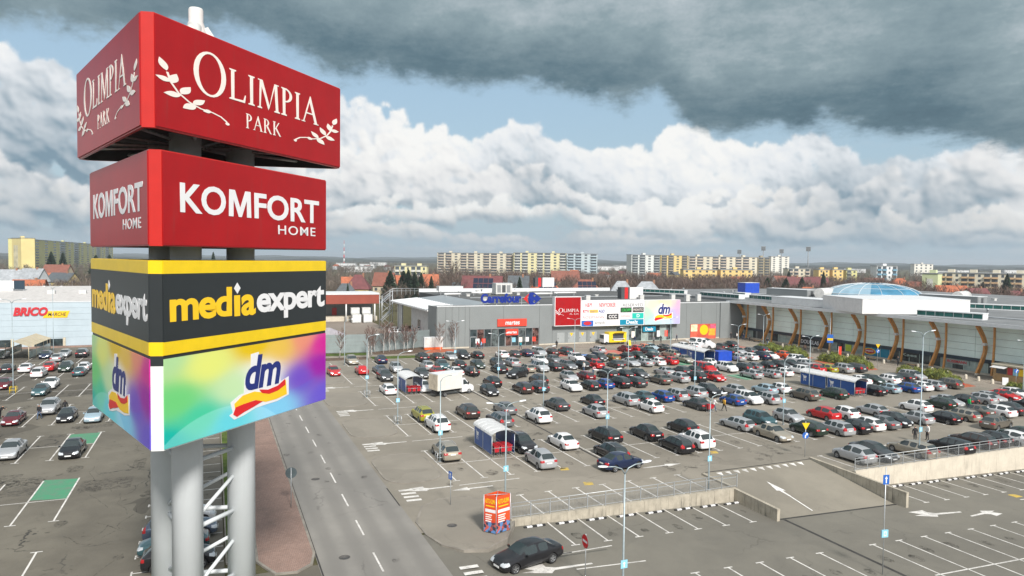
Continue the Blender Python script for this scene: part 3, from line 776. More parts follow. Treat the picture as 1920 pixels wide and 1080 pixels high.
def serif(ch):
    """roman capital: list of loop groups in a unit-high cell, and its advance width"""
    def stem(x, w): return [[(x, 0), (x + w, 0), (x + w, 1), (x, 1)]]
    def ser(x, w, y): return [[(x - .07, y), (x + w + .07, y), (x + w + .07, y + .035), (x + w + .015, y + .06), (x - .015, y + .06), (x - .07, y + .035)]] if y < .5 else [[(x - .07, y), (x + w + .07, y), (x + w + .07, y - .035), (x + w + .015, y - .06), (x - .015, y - .06), (x - .07, y - .035)]]
    S = lambda x, w=.125: [stem(x, w), ser(x, w, 0), ser(x, w, 1)]
    if ch == 'O': return [[ell(.48, .5, .46, .54), ell(.48, .5, .325, .49)]], 1.0
    if ch == 'I': return S(.12), .40
    if ch == 'L': return S(.10) + [[[(.2, 0), (.66, 0), (.70, .26), (.665, .26), (.60, .075), (.2, .055)]]], .74
    if ch in 'PR':
        g = S(.10) + [[arc(.20, .745, .36, .255, -90, 90) , arc(.20, .745, .235, .205, -90, 90)]]
        if ch == 'P': return g, .64
        return g + [[[(.30, .50), (.44, .52), (.78, .04), (.86, 0), (.66, 0)]]], .86
    if ch == 'M':
        return [[[(.10, 0), (.155, 0), (.215, .9), (.13, 1)]], ser(.10, .055, 0), [[(.13, 1), (.25, 1), (.56, .18), (.51, 0)]], [[(.51, 0), (.56, .10), (.85, 1), (.80, 1)]],
                [[(.80, 1), (.92, 1), (.985, 0), (.86, 0)]], ser(.86, .125, 0), [[(.05, 1), (.2, 1), (.2, .965), (.05, .965)]], [[(.86, 1), (1.0, 1), (1.0, .965), (.86, .965)]]], 1.08
    if ch == 'A':
        return [[[(.05, 0), (.105, 0), (.46, .93), (.43, 1.03)]], [[(.43, 1.03), (.46, 1.03), (.84, 0), (.695, 0), (.385, .86)]], [[(.22, .34), (.62, .34), (.60, .39), (.24, .39)]],
                [[(-.02, 0), (.17, 0), (.17, .035), (-.02, .035)]], [[(.63, 0), (.90, 0), (.90, .035), (.63, .035)]]], .88
    if ch == 'K': return S(.10) + [[[(.22, .47), (.60, .97), (.68, .97), (.30, .46)]], [[(.27, .50), (.38, .57), (.82, .02), (.90, 0), (.68, 0)]]], .86
    return [], .4
def serif_word(s, m, parent, x0, x1, z0, z1, y=-0.012, first=1.0, track=0.02, name='lettering', loc=None, rz=0.0):
    mb = bmesh.new(); x = 0; parts = []
    for i, ch in enumerate(s):
        gs, adv = serif(ch); k = first if i == 0 else 1.0
        for g in gs: parts.append(([[(x + a * k, b * k - (k - 1) * 0.28) for a, b in lp] for lp in g]))
        x += (adv + track) * k
    sx = (x1 - x0) / x
    for j, g in enumerate(parts):
        me = shape_mesh(g); up_mesh(me, y - 0.0006 * (j % 7), 0.012, sx, x0, (z1 - z0), z0); mb.from_mesh(me); D.meshes.remove(me)
    me = D.meshes.new(name); mb.to_mesh(me); mb.free()
    return put(me, name, m, parent, loc, rz)
def leaf(x, y, ang, L, w):
    P = []
    for k in range(9):
        t = k / 8; P.append((L * t, w * math.sin(PI * t ** 0.85) * .5))
    for k in range(8, -1, -1):
        t = k / 8; P.append((L * t, -w * math.sin(PI * t ** 0.85) * .5))
    P = P[:9] + P[10:-1]
    c, s = math.cos(ang), math.sin(ang); return [(x + a * c - b * s, y + a * s + b * c) for a, b in P]
def laurel(m, parent, ox, oz, sx, sz, flip=False, loc=None, rz=0.0, y=-0.012):
    """twig with paired leaves and a curled end"""
    stem_ = [(0.05, .95), (.10, .70), (.20, .48), (.36, .30), (.54, .20), (.72, .18), (.86, .12), (.95, .02), (.98, -.05)]
    lv = [(.04, .98, R(108), .32, .12), (.10, .68, R(75), .30, .14), (.10, .72, R(165), .22, .13), (.24, .46, R(62), .30, .14), (.24, .42, R(192), .25, .15), (.42, .27, R(48), .27, .13), (.46, .26, R(222), .26, .16), (.70, .20, R(200), .14, .10)]
    mb = bmesh.new(); j = 0
    def add(lp):
        nonlocal j
        if flip: lp = [(1 - a, b) for a, b in lp]
        me = shape_mesh([lp]); up_mesh(me, y - 0.0007 * j, 0.010, sx, ox, sz, oz); mb.from_mesh(me); D.meshes.remove(me); j += 1
    w = .016
    top = []; bot = []
    for i, (a, b_) in enumerate(stem_):
        p0 = stem_[max(0, i - 1)]; p1 = stem_[min(len(stem_) - 1, i + 1)]
        d = Vector((p1[0] - p0[0], p1[1] - p0[1])).normalized(); top.append((a - d.y * w, b_ + d.x * w)); bot.append((a + d.y * w, b_ - d.x * w))
    add(top + bot[::-1]); add(ell(.97, -.04, .035, .04, 10))
    for l in lv: add(leaf(*l))
    me = D.meshes.new('laurel'); mb.to_mesh(me); mb.free()
    return put(me, 'laurel_emblem', m, parent, loc, rz)

def dm_print(L, H):
    m = D.materials.new('printed_spectrum'); m.use_nodes = True
    t = m.node_tree; N = NT(t); b = t.nodes['Principled BSDF']
    s = N.sep(N.node('ShaderNodeTexCoord').outputs['Object'])
    u = N.m('DIVIDE', s[0], L); v = N.m('DIVIDE', s[2], H)
    pts = [(0, 1, (176, 216, 160)), (.06, .5, (116, 206, 128)), (0, .02, (0, 178, 168)), (.22, .85, (226, 232, 130)), (.48, 1.0, (226, 190, 24)), (.66, .92, (232, 196, 90)), (.82, .98, (238, 160, 120)), (.97, .85, (214, 62, 150)),
           (.95, .55, (150, 34, 160)), (.80, .42, (108, 92, 200)), (1.0, .08, (112, 96, 205)), (.62, .12, (136, 204, 238)), (.34, .10, (60, 196, 214)), (.53, .58, (238, 242, 244)), (.36, .5, (196, 226, 176)), (.18, .25, (80, 200, 160))]
    num = None; den = None
    for (a, c_, col) in pts:
        d2 = N.m('ADD', N.m('POWER', N.m('SUBTRACT', u, a), 2.0), N.m('MULTIPLY', N.m('POWER', N.m('SUBTRACT', v, c_), 2.0), 0.35))
        w = N.m('POWER', N.m('ADD', d2, 0.004), -2.0)
        cv = N.vm('SCALE', srgb(*col)); N.put(cv.node.inputs['Scale'], w)
        num = cv if num is None else N.vm('ADD', num, cv); den = w if den is None else N.m('ADD', den, w)
    c = N.vm('SCALE', num); N.put(c.node.inputs['Scale'], N.m('DIVIDE', 0.86, den))
    # two pale swooshes of the print
    d1 = N.m('SQRT', N.m('ADD', N.m('POWER', N.m('SUBTRACT', u, .62), 2.0), N.m('POWER', N.m('MULTIPLY', N.m('SUBTRACT', v, 1.25), .62), 2.0)))
    c = N.mix(N.m('MULTIPLY', N.step(d1, .62, .60), N.m('MULTIPLY', N.step(u, .55, .9), 0.16)), c, srgb(160, 30, 150))
    d3 = N.m('SQRT', N.m('ADD', N.m('POWER', N.m('SUBTRACT', u, .30), 2.0), N.m('POWER', N.m('MULTIPLY', N.m('ADD', v, .55), .5), 2.0)))
    c = N.mix(N.m('MULTIPLY', N.step(d3, .425, .42), 0.20), c, srgb(190, 240, 245))
    hs = N.node('ShaderNodeHueSaturation'); N.put(hs.inputs['Color'], c); hs.inputs['Saturation'].default_value = 1.06; c = hs.outputs[0]
    N.put(b.inputs['Base Color'], c); b.inputs['Roughness'].default_value = 0.35
    return m

def add_dm(parent, x0, z0, w, h, y, mats, loc=None, rz=0.0):
    """italic dm over a two-colour ribbon, white edged"""
    def rib(off):
        """yellow ribbon: rises left, dips, rises right"""
        up_ = [(.08 - off, .20 + off), (.22, .31 + off), (.42, .33 + off), (.60, .26 + off), (.80, .28 + off), (1.0 + off, .40 + off)]
        dn = [(1.02 + off, .12 - off), (.82, .08 - off), (.62, .08 - off), (.42, .17 - off), (.24, .15 - off), (.10 - off, .05 - off)]
        return up_ + dn
    def T(P): return [(x0 + a * w, z0 + b_ * h) for a, b_ in P]
    def shp(P, m, yy, nm): return put(up_mesh(shape_mesh([T(P)]), yy, 0.006), nm, m, parent, loc, rz)
    halo = [(.02, .24), (.17, .335), (.24, .345), (.255, .60), (.36, .66), (.36, 1.02), (.50, 1.04), (.50, .74), (.86, .78), (.90, .40), (1.06, .46), (1.06, .10), (.84, .035), (.62, .03), (.44, .02), (.24, -.05), (.08, -.08), (0.0, .02), (.06, .05)]
    shp(halo, mats['white'], y, 'ribbon_edge')
    shp(rib(0), mats['yellow'], y - .008, 'ribbon')
    shp([(.50, .345), (.66, .30), (.84, .33), (.985, .425), (.99, .31), (.84, .235), (.68, .215), (.55, .265)], mats['redp'], y - .016, 'ribbon')
    shp([(.06, .02), (.10, .135), (.24, .155), (.44, .165), (.56, .11), (.40, .055), (.24, .01), (.12, -.04)], mats['redp'], y - .016, 'ribbon')
    words('dm', mats['navy'], parent, x0 + .26 * w, x0 + .90 * w, z0 + .37 * h, z0 + .99 * h, y - .012, .006, bold=.028, shear=.22, space=.92, loc=loc, rz=rz)

M['letter_white'] = mat('lettering_white', (0.70, 0.70, 0.71), 0.4, var=0.03)
M['letter_warm'] = mat('lettering_cream', (0.78, 0.72, 0.66), 0.4, var=0.03)
M['dmnavy'] = mat('lettering_navy', (0.010, 0.022, 0.16), 0.35, var=0.03)
M['dmred'] = mat('print_red', (0.60, 0.012, 0.015), 0.35, var=0.03)
M['dmyellow'] = mat('print_yellow', (0.80, 0.50, 0.012), 0.35, var=0.03)
M['signblack'] = mat('sign_charcoal', (0.018, 0.022, 0.024), 0.38, var=0.05)
M['colwhite'] = mat('column_white', (0.57, 0.60, 0.615), 0.5, var=0.03, scale=0.5, streak=0.08)
M['steeldark'] = mat('steel_underside', (0.05, 0.052, 0.055), 0.7, var=0.2)
M['redbright'] = mat('corner_red', (0.46, 0.015, 0.010), 0.35, var=0.04)
DM = dict(white=M['letter_white'], yellow=M['dmyellow'], redp=M['dmred'], navy=M['dmnavy'])

# ------------------------------------------------------------------ the advertising pylon
PC = Vector((-0.65, 34.4)); BETA = 12.1
def azv(a): return Vector((math.sin(R(a)), math.cos(R(a))))
pyl = thing('advertising_pylon', 'tall three sided advertising pylon of red, black and rainbow boxes on white columns', 'advertising pylon', (PC.x, PC.y, 0))
cols = [PC * 0 + 1.9 * azv(BETA + a) for a in (180, 60, -60)]
for c in cols:
    b = MB(); b.tube([(c.x, c.y, 0.0), (c.x, c.y, 27.6)], 0.61, 40); b.build('column', M['colwhite'], pyl)
for i in range(3):
    a, c = cols[i], cols[(i + 1) % 3]
    for k, z in enumerate((1.2, 4.4, 7.4, 10.3)):
        b = MB(); b.tube([(a.x, a.y, z), (c.x, c.y, z)], 0.10, 12); b.build('brace', M['colwhite'], pyl)
        if z < 10:
            lo_, hi_ = (a, c) if i != 1 else (c, a)
            b = MB(); b.tube([(lo_.x, lo_.y, z + 0.15), (hi_.x, hi_.y, z + 1.9)], 0.085, 10); b.build('brace', M['colwhite'], pyl)
b = MB(); b.lathe([(0.0, 28.35), (0.95, 27.5), (0.62, 28.2), (0.42, 28.9), (0.30, 29.25), (0.30, 29.75), (0.27, 29.82), (0.0, 29.86)], n=24)
for a in (180, 60, -60):
    d = azv(BETA + a); b.tube([(d.x * 1.9, d.y * 1.9, 26.6), (d.x * 0.25, d.y * 0.25, 28.95)], [0.36, 0.30], 14)
b.build('finial', M['dirtywhite'], pyl)
def pylon_box(edge, zb, zt, cut, bands, frame_h):
    r = edge / math.sqrt(3); V = [r * azv(BETA + a) for a in (180, 60, -60)]      # front, right, left
    P = []
    for i in range(3):
        p = V[i]; q = V[(i + 1) % 3]; o = V[i - 1]
        P.append(p + (o - p).normalized() * cut); P.append(p + (q - p).normalized() * cut)
    # P[0],P[1] = chamfer at front; P[1]->P[2] right face; P[3]->P[4] back; P[5]->P[0] left face
    b = MB()
    poly = [tuple(p) for p in P]
    mats = [x[2] for x in bands] + [M['steeldark']]
    z = zb
    for bi, (h0, h1, m) in enumerate(bands):
        for i in range(6):
            (x, y), (u, v) = poly[i], poly[(i + 1) % 6]
            b.face([(x, y, h0), (u, v, h0), (u, v, h1), (x, y, h1)], bi)
    b.face([(*p, zt) for p in poly], len(bands) - 1)
    inn = [tuple(Vector(p) * 0.965) for p in poly]
    for i in range(6):
        j = (i + 1) % 6; b.face([(*poly[j], zb), (*poly[i], zb), (*inn[i], zb), (*inn[j], zb)], 0); b.face([(*inn[j], zb), (*inn[i], zb), (*inn[i], zb + frame_h), (*inn[j], zb + frame_h)], len(bands))
    b.face([(*p, zb + frame_h) for p in reversed(inn)], len(bands))
    body = b.build('sign_box', mats, pyl)
    b = MB()                                                                          # steel beams under the box
    for i in range(3):
        for t in (0.15, 0.35, 0.6, 0.85):
            a = Vector(inn[2 * i + 1]).lerp(Vector(inn[(2 * i + 2) % 6]), t); c = a * 0.12
            b.tube([(a.x, a.y, zb + frame_h * .55), (c.x, c.y, zb + frame_h * .55)], 0.07, 4)
    b.build('frame', M['galv'], body)
    faces = []
    for i in range(3):
        a, c = P[2 * i + 1], P[(2 * i + 2) % 6]; d = (c - a); L = d.length; d.normalize()
        n = Vector((d.y, -d.x)); faces.append((a + n * 0.0, math.atan2(d.y, d.x), L, n))
    return body, faces
CUT = 0.42
b1, f1 = pylon_box(12.3, 23.5, 27.45, CUT, [(23.5, 27.45, M['redbright'])], 0.55)
b2, f2 = pylon_box(11.0, 19.4, 22.85, CUT, [(19.4, 22.85, M['redbright'])], 0.4)
b3, f3 = pylon_box(11.0, 11.95, 18.88, CUT, [(11.95, 15.05, M['white']), (15.05, 15.42, M['signblack']), (15.42, 15.92, M['yellow']), (15.92, 18.40, M['signblack']), (18.40, 18.88, M['yellow'])], 0.4)
def panel(body, face, z0, z1, m, name='face_panel', th=0.05, x0=0.02, x1=None):
    p, ang, L, n = face; x1 = L - 0.02 if x1 is None else x1
    b = MB(); b.box(x0, x1, -th, 0.02, 0, z1 - z0); o = b.build(name, m, body, (p.x, p.y, z0), ang); return o
DMP = dm_print(11.0 - 2 * CUT, 3.30)
for i in range(3):
    p, ang, L, n = f1[i]; loc = (p.x, p.y, 0); S = -CUT                           # face coordinates measured from the ideal corner
    panel(b1, f1[i], 23.56, 27.40, M['red'])
    K = dict(loc=loc, rz=ang)
    serif_word('OLIMPIA', M['letter_warm'], b1, 2.14 + S, 10.0 + S, 25.27, 26.46, y=-0.052, first=1.30, **K)
    serif_word('PARK', M['letter_warm'], b1, 4.98 + S, 7.28 + S, 24.29, 24.88, y=-0.052, track=0.08, **K)
    laurel(M['letter_warm'], b1, 0.78 + S, 24.30, 3.25, 1.30, False, y=-0.052, **K)
    laurel(M['letter_warm'], b1, 8.15 + S, 24.35, 3.20, 1.20, True, y=-0.052, **K)
    p, ang, L, n = f2[i]; K = dict(loc=(p.x, p.y, 0), rz=ang)
    panel(b2, f2[i], 19.45, 22.80, M['red'])
    words('KO', M['letter_white'], b2, 1.22 + S, 3.60 + S, 20.66, 21.78, y=-0.052, bold=0.022, **K)
    put(up_mesh(shape_mesh([[(3.76, 20.68), (3.80, 21.76), (4.12, 21.76), (4.43, 21.05), (4.74, 21.76), (5.06, 21.76), (5.10, 20.68), (4.83, 20.68), (4.82, 21.36), (4.52, 20.68), (4.34, 20.68), (4.04, 21.36), (4.03, 20.68)]]), -0.052, ox=S), 'lettering', M['letter_white'], b2, **K)
    words('FORT', M['letter_white'], b2, 5.30 + S, 9.95 + S, 20.67, 21.77, y=-0.052, bold=0.022, **K)
    words('HOME', M['letter_white'], b2, 6.87 + S, 9.66 + S, 20.06, 20.47, y=-0.052, bold=0.004, space=1.15, **K)
    p, ang, L, n = f3[i]; K = dict(loc=(p.x, p.y, 0), rz=ang)
    panel(b3, f3[i], 18.40, 18.86, M['yellow']); panel(b3, f3[i], 15.92, 18.398, M['signblack']); panel(b3, f3[i], 15.44, 15.918, M['yellow']); panel(b3, f3[i], 12.0, 15.30, DMP, th=0.04)
    words('med', M['dmyellow'], b3, 0.70 + S, 3.92 + S, 16.62, 17.82, y=-0.052, bold=0.030, space=.93, **K)
    words('\u0131', M['dmyellow'], b3, 4.06 + S, 4.40 + S, 16.60, 17.46, y=-0.052, bold=0.030, **K)
    words('a', M['dmyellow'], b3, 4.48 + S, 5.36 + S, 16.58, 17.47, y=-0.052, bold=0.030, **K)
    words('expert', M['letter_white'], b3, 5.44 + S, 10.42 + S, 16.30, 17.66, y=-0.052, bold=0.030, space=.93, **K)
    put(up_mesh(shape_mesh([[(4.24 + S, 17.52), (4.43 + S, 17.75), (4.24 + S, 17.98), (4.05 + S, 17.75)]]), -0.052), 'diamond_mark', M['letter_white'], b3, **K)
    add_dm(b3, 3.75 + S, 12.52, 3.65, 2.35, -0.045, DM, **K)

# ------------------------------------------------------------------ walls, railings
def wall(name, label, pts, th, zb, zt, m, side=1, cat='retaining wall', seg=2.4):
    """straight wall cut into cast lengths, coping on top; pts: two ends"""
    root = thing(name, label, cat, (pts[0][0], pts[0][1], 0))
    a, c = Vector(pts[0]), Vector(pts[1]); d = c - a; L = d.length; ang = math.atan2(d.y, d.x); n = max(1, round(L / seg))
    for k in range(n):
        b = MB(); x0, x1 = L * k / n + 0.008, L * (k + 1) / n - 0.008
        P = lambda x: (a + d * (x / L))
        z00, z01 = zb(P(x0)), zb(P(x1)); t0, t1 = zt(P(x0)), zt(P(x1))
        V8 = [(x0, 0, z00), (x1, 0, z01), (x1, th, z01), (x0, th, z00), (x0, 0, t0), (x1, 0, t1), (x1, th, t1), (x0, th, t0)]
        for q in ((0, 3, 2, 1), (4, 5, 6, 7), (0, 1, 5, 4), (1, 2, 6, 5), (2, 3, 7, 6), (3, 0, 4, 7)): b.face([V8[i] for i in q])
        o = b.build('panel', m, root); o.rotation_euler = (0, 0, ang)
    return root
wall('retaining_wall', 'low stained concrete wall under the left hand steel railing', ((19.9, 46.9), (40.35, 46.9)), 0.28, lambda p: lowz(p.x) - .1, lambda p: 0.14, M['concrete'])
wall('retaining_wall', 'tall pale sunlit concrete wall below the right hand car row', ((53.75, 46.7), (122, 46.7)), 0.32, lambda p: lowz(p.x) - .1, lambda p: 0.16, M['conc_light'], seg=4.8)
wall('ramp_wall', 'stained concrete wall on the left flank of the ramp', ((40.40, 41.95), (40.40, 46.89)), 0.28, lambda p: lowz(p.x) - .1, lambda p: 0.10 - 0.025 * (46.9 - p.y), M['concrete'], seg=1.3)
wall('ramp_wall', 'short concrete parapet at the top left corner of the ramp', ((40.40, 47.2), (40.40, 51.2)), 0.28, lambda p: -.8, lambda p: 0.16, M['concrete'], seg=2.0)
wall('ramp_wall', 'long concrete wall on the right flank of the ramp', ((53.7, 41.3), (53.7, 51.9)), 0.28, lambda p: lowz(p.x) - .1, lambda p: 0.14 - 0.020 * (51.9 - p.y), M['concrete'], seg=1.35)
def railing(label, x0, x1, y, zb, step):
    root = thing('railing', label, 'railing', (x0, y, zb))
    n = round((x1 - x0) / step); st = (x1 - x0) / n
    pb = MB(); pb.box(-.03, .03, -.03, .03, 0, 1.12); pm = pb.mesh('post', M['galv'])
    ib = MB()
    ib.box(0.05, st - 0.05, -.015, .015, 0.12, 0.16); ib.box(0.05, st - 0.05, -.015, .015, 0.86, 0.90)
    q = int((st - .1) / 0.11)
    for k in range(q + 1): ib.box(0.05 + (st - .1) * k / q - .006, 0.05 + (st - .1) * k / q + .006, -.006, .006, 0.14, 0.88)
    im = ib.mesh('bar_panel', M['galv'])
    for k in range(n + 1): link('post', pm, root, (k * st, 0, 0))
    for k in range(n): link('bar_panel', im, root, (k * st, 0, 0))
    tb = MB(); tb.tube([(-0.03, 0, 1.14), (n * st + .03, 0, 1.14)], 0.028, 8); tb.build('handrail', M['galv'], root)
railing('galvanised steel railing along the low wall left of the ramp', 19.9, 40.5, 47.04, 0.14, 1.55)
railing('galvanised steel railing along the tall pale wall right of the ramp', 53.8, 97.0, 46.86, 0.16, 1.55)

# wheel stops
b = MB(); b.m = 0
b.prism([(-.85, -.08), (.85, -.08), (.85, .08), (-.85, .08)], 0, .11)
wsm = b.mesh('bumper', M['black'])
wb = MB()
for x in (-.62, -.40, .18, .40):
    wb.box(x, x + .2, -.085, .085, .02, .114)
wbm = wb.mesh('reflector', M['letter_white'])
XL = [21.5, 24.1, 26.65, 29.3, 31.9, 34.6, 37.1, 39.5]; XR = [58.2, 60.7, 63.1, 65.7, 68.3, 70.8, 73.3, 75.9]
for i, x in enumerate(XL + XR):
    left = i < len(XL); j = i if left else i - len(XL)
    o = thing('wheel_stop', ['first', 'second', 'third', 'fourth', 'fifth', 'sixth', 'seventh', 'eighth'][j] + ' black and white wheel stop from the left below the ' + ('low stained wall' if left else 'tall pale wall'), 'wheel stop', (x, 46.35 if left else 46.0, lowz(x)), 0, 'black and white wheel stops')
    link('bumper', wsm, o); link('reflector', wbm, o)

# ------------------------------------------------------------------ lamp posts
M['lampplate'] = mat('plate_pale_blue', (0.24, 0.52, 0.66), 0.4, var=0.05)
M['lens'] = mat('lamp_lens', (0.70, 0.72, 0.74), 0.25, var=0.02)
def lamp(label, x, y, z, h, arms, plate=None, guard=None, m=None):
    m = m or M['pole']
    o = thing('street_lamp', label, 'street lamp', (x, y, z), 0, 'street lamps in the car parks')
    b = MB(); b.tube([(0, 0, 0), (0, 0, 0.9), (0, 0, h)], [0.075, 0.066, 0.042], 10); b.build('pole', m, o)
    b = MB(); b.box(-.16, .16, -.16, .16, 0, .05); b.build('base_plate', M['galv'], o)
    for a in arms:
        d = azv(a)
        b = MB(); b.tube([(0, 0, h - .02), (d.x * .22, d.y * .22, h + .30), (d.x * .65, d.y * .65, h + .46), (d.x * 1.15, d.y * 1.15, h + .50)], [.04, .035, .03, .03], 8); b.build('arm', m, o)
        b = MB()
        s = []
        for (t, w, zt, zb) in ((0, .05, .03, -.03), (.12, .12, .06, -.05), (.42, .15, .07, -.06), (.66, .10, .045, -.045), (.72, .03, .01, -.02)):
            s.append([(t, -w, zb * .4), (t, -w * .7, zt), (t, w * .7, zt), (t, w, zb * .4), (t, w * .6, zb), (t, -w * .6, zb)])
        for i in range(len(s) - 1):
            for k in range(6):
                b.smooth = True; b.face([s[i][k], s[i][(k + 1) % 6], s[i + 1][(k + 1) % 6], s[i + 1][k]])
        b.face(list(reversed(s[0]))); b.face(s[-1])
        hd = b.build('lamp_head', M['lens'], o, (d.x * 1.1, d.y * 1.1, h + .51)); hd.scale = (.85, .75, .75); hd.rotation_euler = (0, R(-6), PI / 2 - R(a))
    if plate:
        b = MB(); b.box(-.21, .21, -.10, -.07, plate + .03, plate + .49); b.box(-.03, .03, -.075, .03, plate + .1, plate + .42); pp = b.build('plate', M['lampplate'], o)
        put(up_mesh(shape_mesh([[(-.04, .10), (.03, .10), (.03, .30), (.10, .30), (.0, .40), (-.10, .30), (-.04, .30)]]), -.101, .004, oz=plate), 'white_mark', M['letter_white'], pp)
    if guard:
        b = MB()
        for (gx, gy) in ((-.35, -.35), (.35, -.35), (.35, .35), (-.35, .35)): b.tube([(gx, gy, 0), (gx, gy, .95)], .03, 6)
        for zz in (.5, .93):
            b.tube([(-.35, -.35, zz), (.35, -.35, zz), (.35, .35, zz), (-.35, .35, zz), (-.35, -.35, zz)], .025, 6)
        b.build('guard_cage', guard, o)
    return o
E_, W_, N_, S_ = 90, 270, 0, 180
lamp('grey street lamp behind the champagne SUV nearest the road', 19.5, 63.3, 0, 7.6, (E_,), 2.5, M['galv'])
lamp('grey street lamp left of the front trolley shelter behind the lime SUV', 19.4, 79.5, 0, 7.8, (E_,), 2.5, M['galv'])
lamp('grey street lamp beside the empty bays left of the box truck', 19.2, 96.2, 0, 8.0, (E_,), 2.5, M['galv'])
lamp('grey street lamp beside the champagne minivan near the grass verge', 21.2, 126.0, 0, 7.6, (E_,), None)
lamp('grey street lamp standing behind the orange advertising box', 21.2, 51.3, 0, 7.3, (W_, E_), 2.3)
lamp('grey street lamp at the railing end by the ramp top', 38.1, 47.7, 0, 7.5, (W_, E_), 2.4)
lamp('grey street lamp between black estates in the two nearest rows', 37.8, 63.9, 0, 7.2, (W_, E_), 2.5)
lamp('grey street lamp beside the white SUV in the third row', 39.0, 81.9, 0, 7.4, (W_, E_), 2.2)
lamp('grey street lamp between the dark hatchbacks right of the box truck', 39.0, 97.6, 0, 7.5, (W_, E_), 2.5)
lamp('grey street lamp before the grey wall left of the shop windows', 38.9, 117.9, 0, 7.6, (W_, E_), 2.5)
lamp('grey street lamp rising below the big red square sign', 62.2, 117.4, 0, 7.6, (W_, E_), None)
lamp('grey street lamp in front of the teal shop entrance', 62.6, 99.4, 0, 7.6, (W_, E_), None)
lamp('grey street lamp beside the far right trolley shelter end', 86.6, 101.2, 0, 7.3, (W_, E_), None)
lamp('grey street lamp by the silver minivan in the fourth row', 61.9, 81.0, 0, 7.6, (W_, E_), 2.5)
lamp('grey street lamp by the left end of the far trolley shelter', 83.2, 116.8, 0, 7.4, (W_, E_), None)
lamp('grey street lamp before the dark shop front beside the left hedge', 109.2, 119.7, 0, 7.3, (W_, E_), None)
lamp('grey street lamp rising over the near long trolley shelter', 83.6, 81.6, 0, 7.4, (W_, E_), None)
lamp('grey street lamp between silver and dark green cars in the second row', 61.6, 63.9, 0, 7.4, (W_, E_), 2.6)
lamp('tallest grey street lamp behind the right hand railing', 63.9, 48.2, 0, 12.0, (W_, E_), 2.6)
lamp('grey street lamp in the lower car park before the railing', 20.9, 33.3, lowz(20.9), 7.7, (W_, E_), 2.4)
lamp('pale street lamp with a yellow cage at its foot', -25.1, 114.4, 0, 12.3, (W_, E_), None, M['yellow'])
lamp('pale street lamp before the white building left of the pylon', -28.5, 160.0, 0, 12.2, (W_, E_), None)
lamp('grey street lamp cut by the right picture edge', 107.6, 65.3, 0, 7.8, (W_, E_), None)
lamp('slim grey lamp standing behind the pylon columns by parked cars', -1.5, 62.0, 0, 6.8, (W_,), None)

# ------------------------------------------------------------------ road signs
M['retroback'] = mat('sign_back_grey', (0.10, 0.13, 0.14), 0.5, 0.2)
def disc(b, r, y, th, m=0, n=24, z=0.0, x=0.0):
    P = [(x + r * math.cos(2 * PI * k / n), z + r * math.sin(2 * PI * k / n)) for k in range(n)]
    b.face([(p[0], y - th, p[1]) for p in P], m); b.face([(p[0], y, p[1]) for p in reversed(P)], m)
    for k in range(n):
        a, c = P[k], P[(k + 1) % n]; b.face([(a[0], y, a[1]), (c[0], y, c[1]), (c[0], y - th, c[1]), (a[0], y - th, a[1])], m)
def sign_post(label, x, y, z, h, facing, plates, name='road_sign'):
    """facing: azimuth the plates look towards; plates: (kind, height)"""
    o = thing(name, label, 'road sign', (x, y, z), -R(facing) + PI)
    b = MB(); b.tube([(0, 0, 0), (0, 0, h)], 0.032, 8); b.build('pole', M['galv'], o)
    for kind, zz in plates:
        b = MB()
        if kind == 'noentry':
            disc(b, .42, -.04, .012); p = b.build('sign_plate', [M['retroback']], o, (0, 0, zz))
            c = MB(); disc(c, .41, -.053, .003); c.build('red_disc', M['dmred'], p); c = MB(); c.box(-.30, .30, -.060, -.057, -.07, .07); c.build('white_bar', M['letter_white'], p)
        elif kind == 'mandatory':
            disc(b, .34, -.04, .012); p = b.build('sign_plate', [M['retroback']], o, (0, 0, zz))
            c = MB(); disc(c, .33, -.053, .003); c.build('blue_disc', M['blue'], p)
            put(up_mesh(shape_mesh([[(-.08, -.26), (.04, -.26), (.02, -.08), (.10, .06), (.18, .0), (.22, .22), (.0, .24), (.06, .14), (-.08, 0)]]), -.058, .003), 'white_arrow', M['letter_white'], p)
        elif kind == 'back':
            disc(b, .42, -.04, .012); b.box(-.25, .25, -.035, -.02, -.02, .02); b.build('sign_plate', [M['retroback']], o, (0, 0, zz))
        elif kind == 'yield':
            P = [(-.39, .24), (.39, .24), (0, -.44)]
            put(up_mesh(shape_mesh([P]), -.04, .012), 'sign_plate', M['dmyellow'], o, (0, 0, zz))
        elif kind == 'info':
            b.box(-.23, .23, -.052, -.04, -.31, .31); p = b.build('sign_plate', M['blue'], o, (0, 0, zz))
            put(up_mesh(shape_mesh([[(-.04, -.23), (.04, -.23), (.04, .05), (.11, .05), (0, .23), (-.11, .05), (-.04, .05)]]), -.055, .003), 'white_arrow', M['letter_white'], p)
        elif kind == 'blueplate':
            b.box(-.24, .24, -.11, -.03, -.24, .24); p = b.build('sign_plate', M['lampplate'], o, (0, 0, zz)); put(up_mesh(shape_mesh([[(-.10, -.15), (.10, -.15), (.10, .15), (-.10, .15)], [(-.05, -.10), (.05, -.10), (.05, .10), (-.05, .10)]]), -.111, .003), 'white_mark', M['letter_white'], p)
        elif kind == 'banner':
            b.box(-.55, .55, -.06, -.04, -.8, .8); p = b.build('sign_plate', M['blue'], o, (0, 0, zz)); c = MB(); c.box(-.5, .5, -.064, -.061, -.35, .1); c.build('print', M['dmyellow'], p)
    return o
sign_post('red and white no entry sign in front of the black sedan', 20.9, 37.6, lowz(20.9), 2.75, 272, [('noentry', 2.3)])
sign_post('narrow blue one way sign at the near traffic island edge', 16.8, 51.7, 0.06, 2.6, 255, [('info', 2.3)])
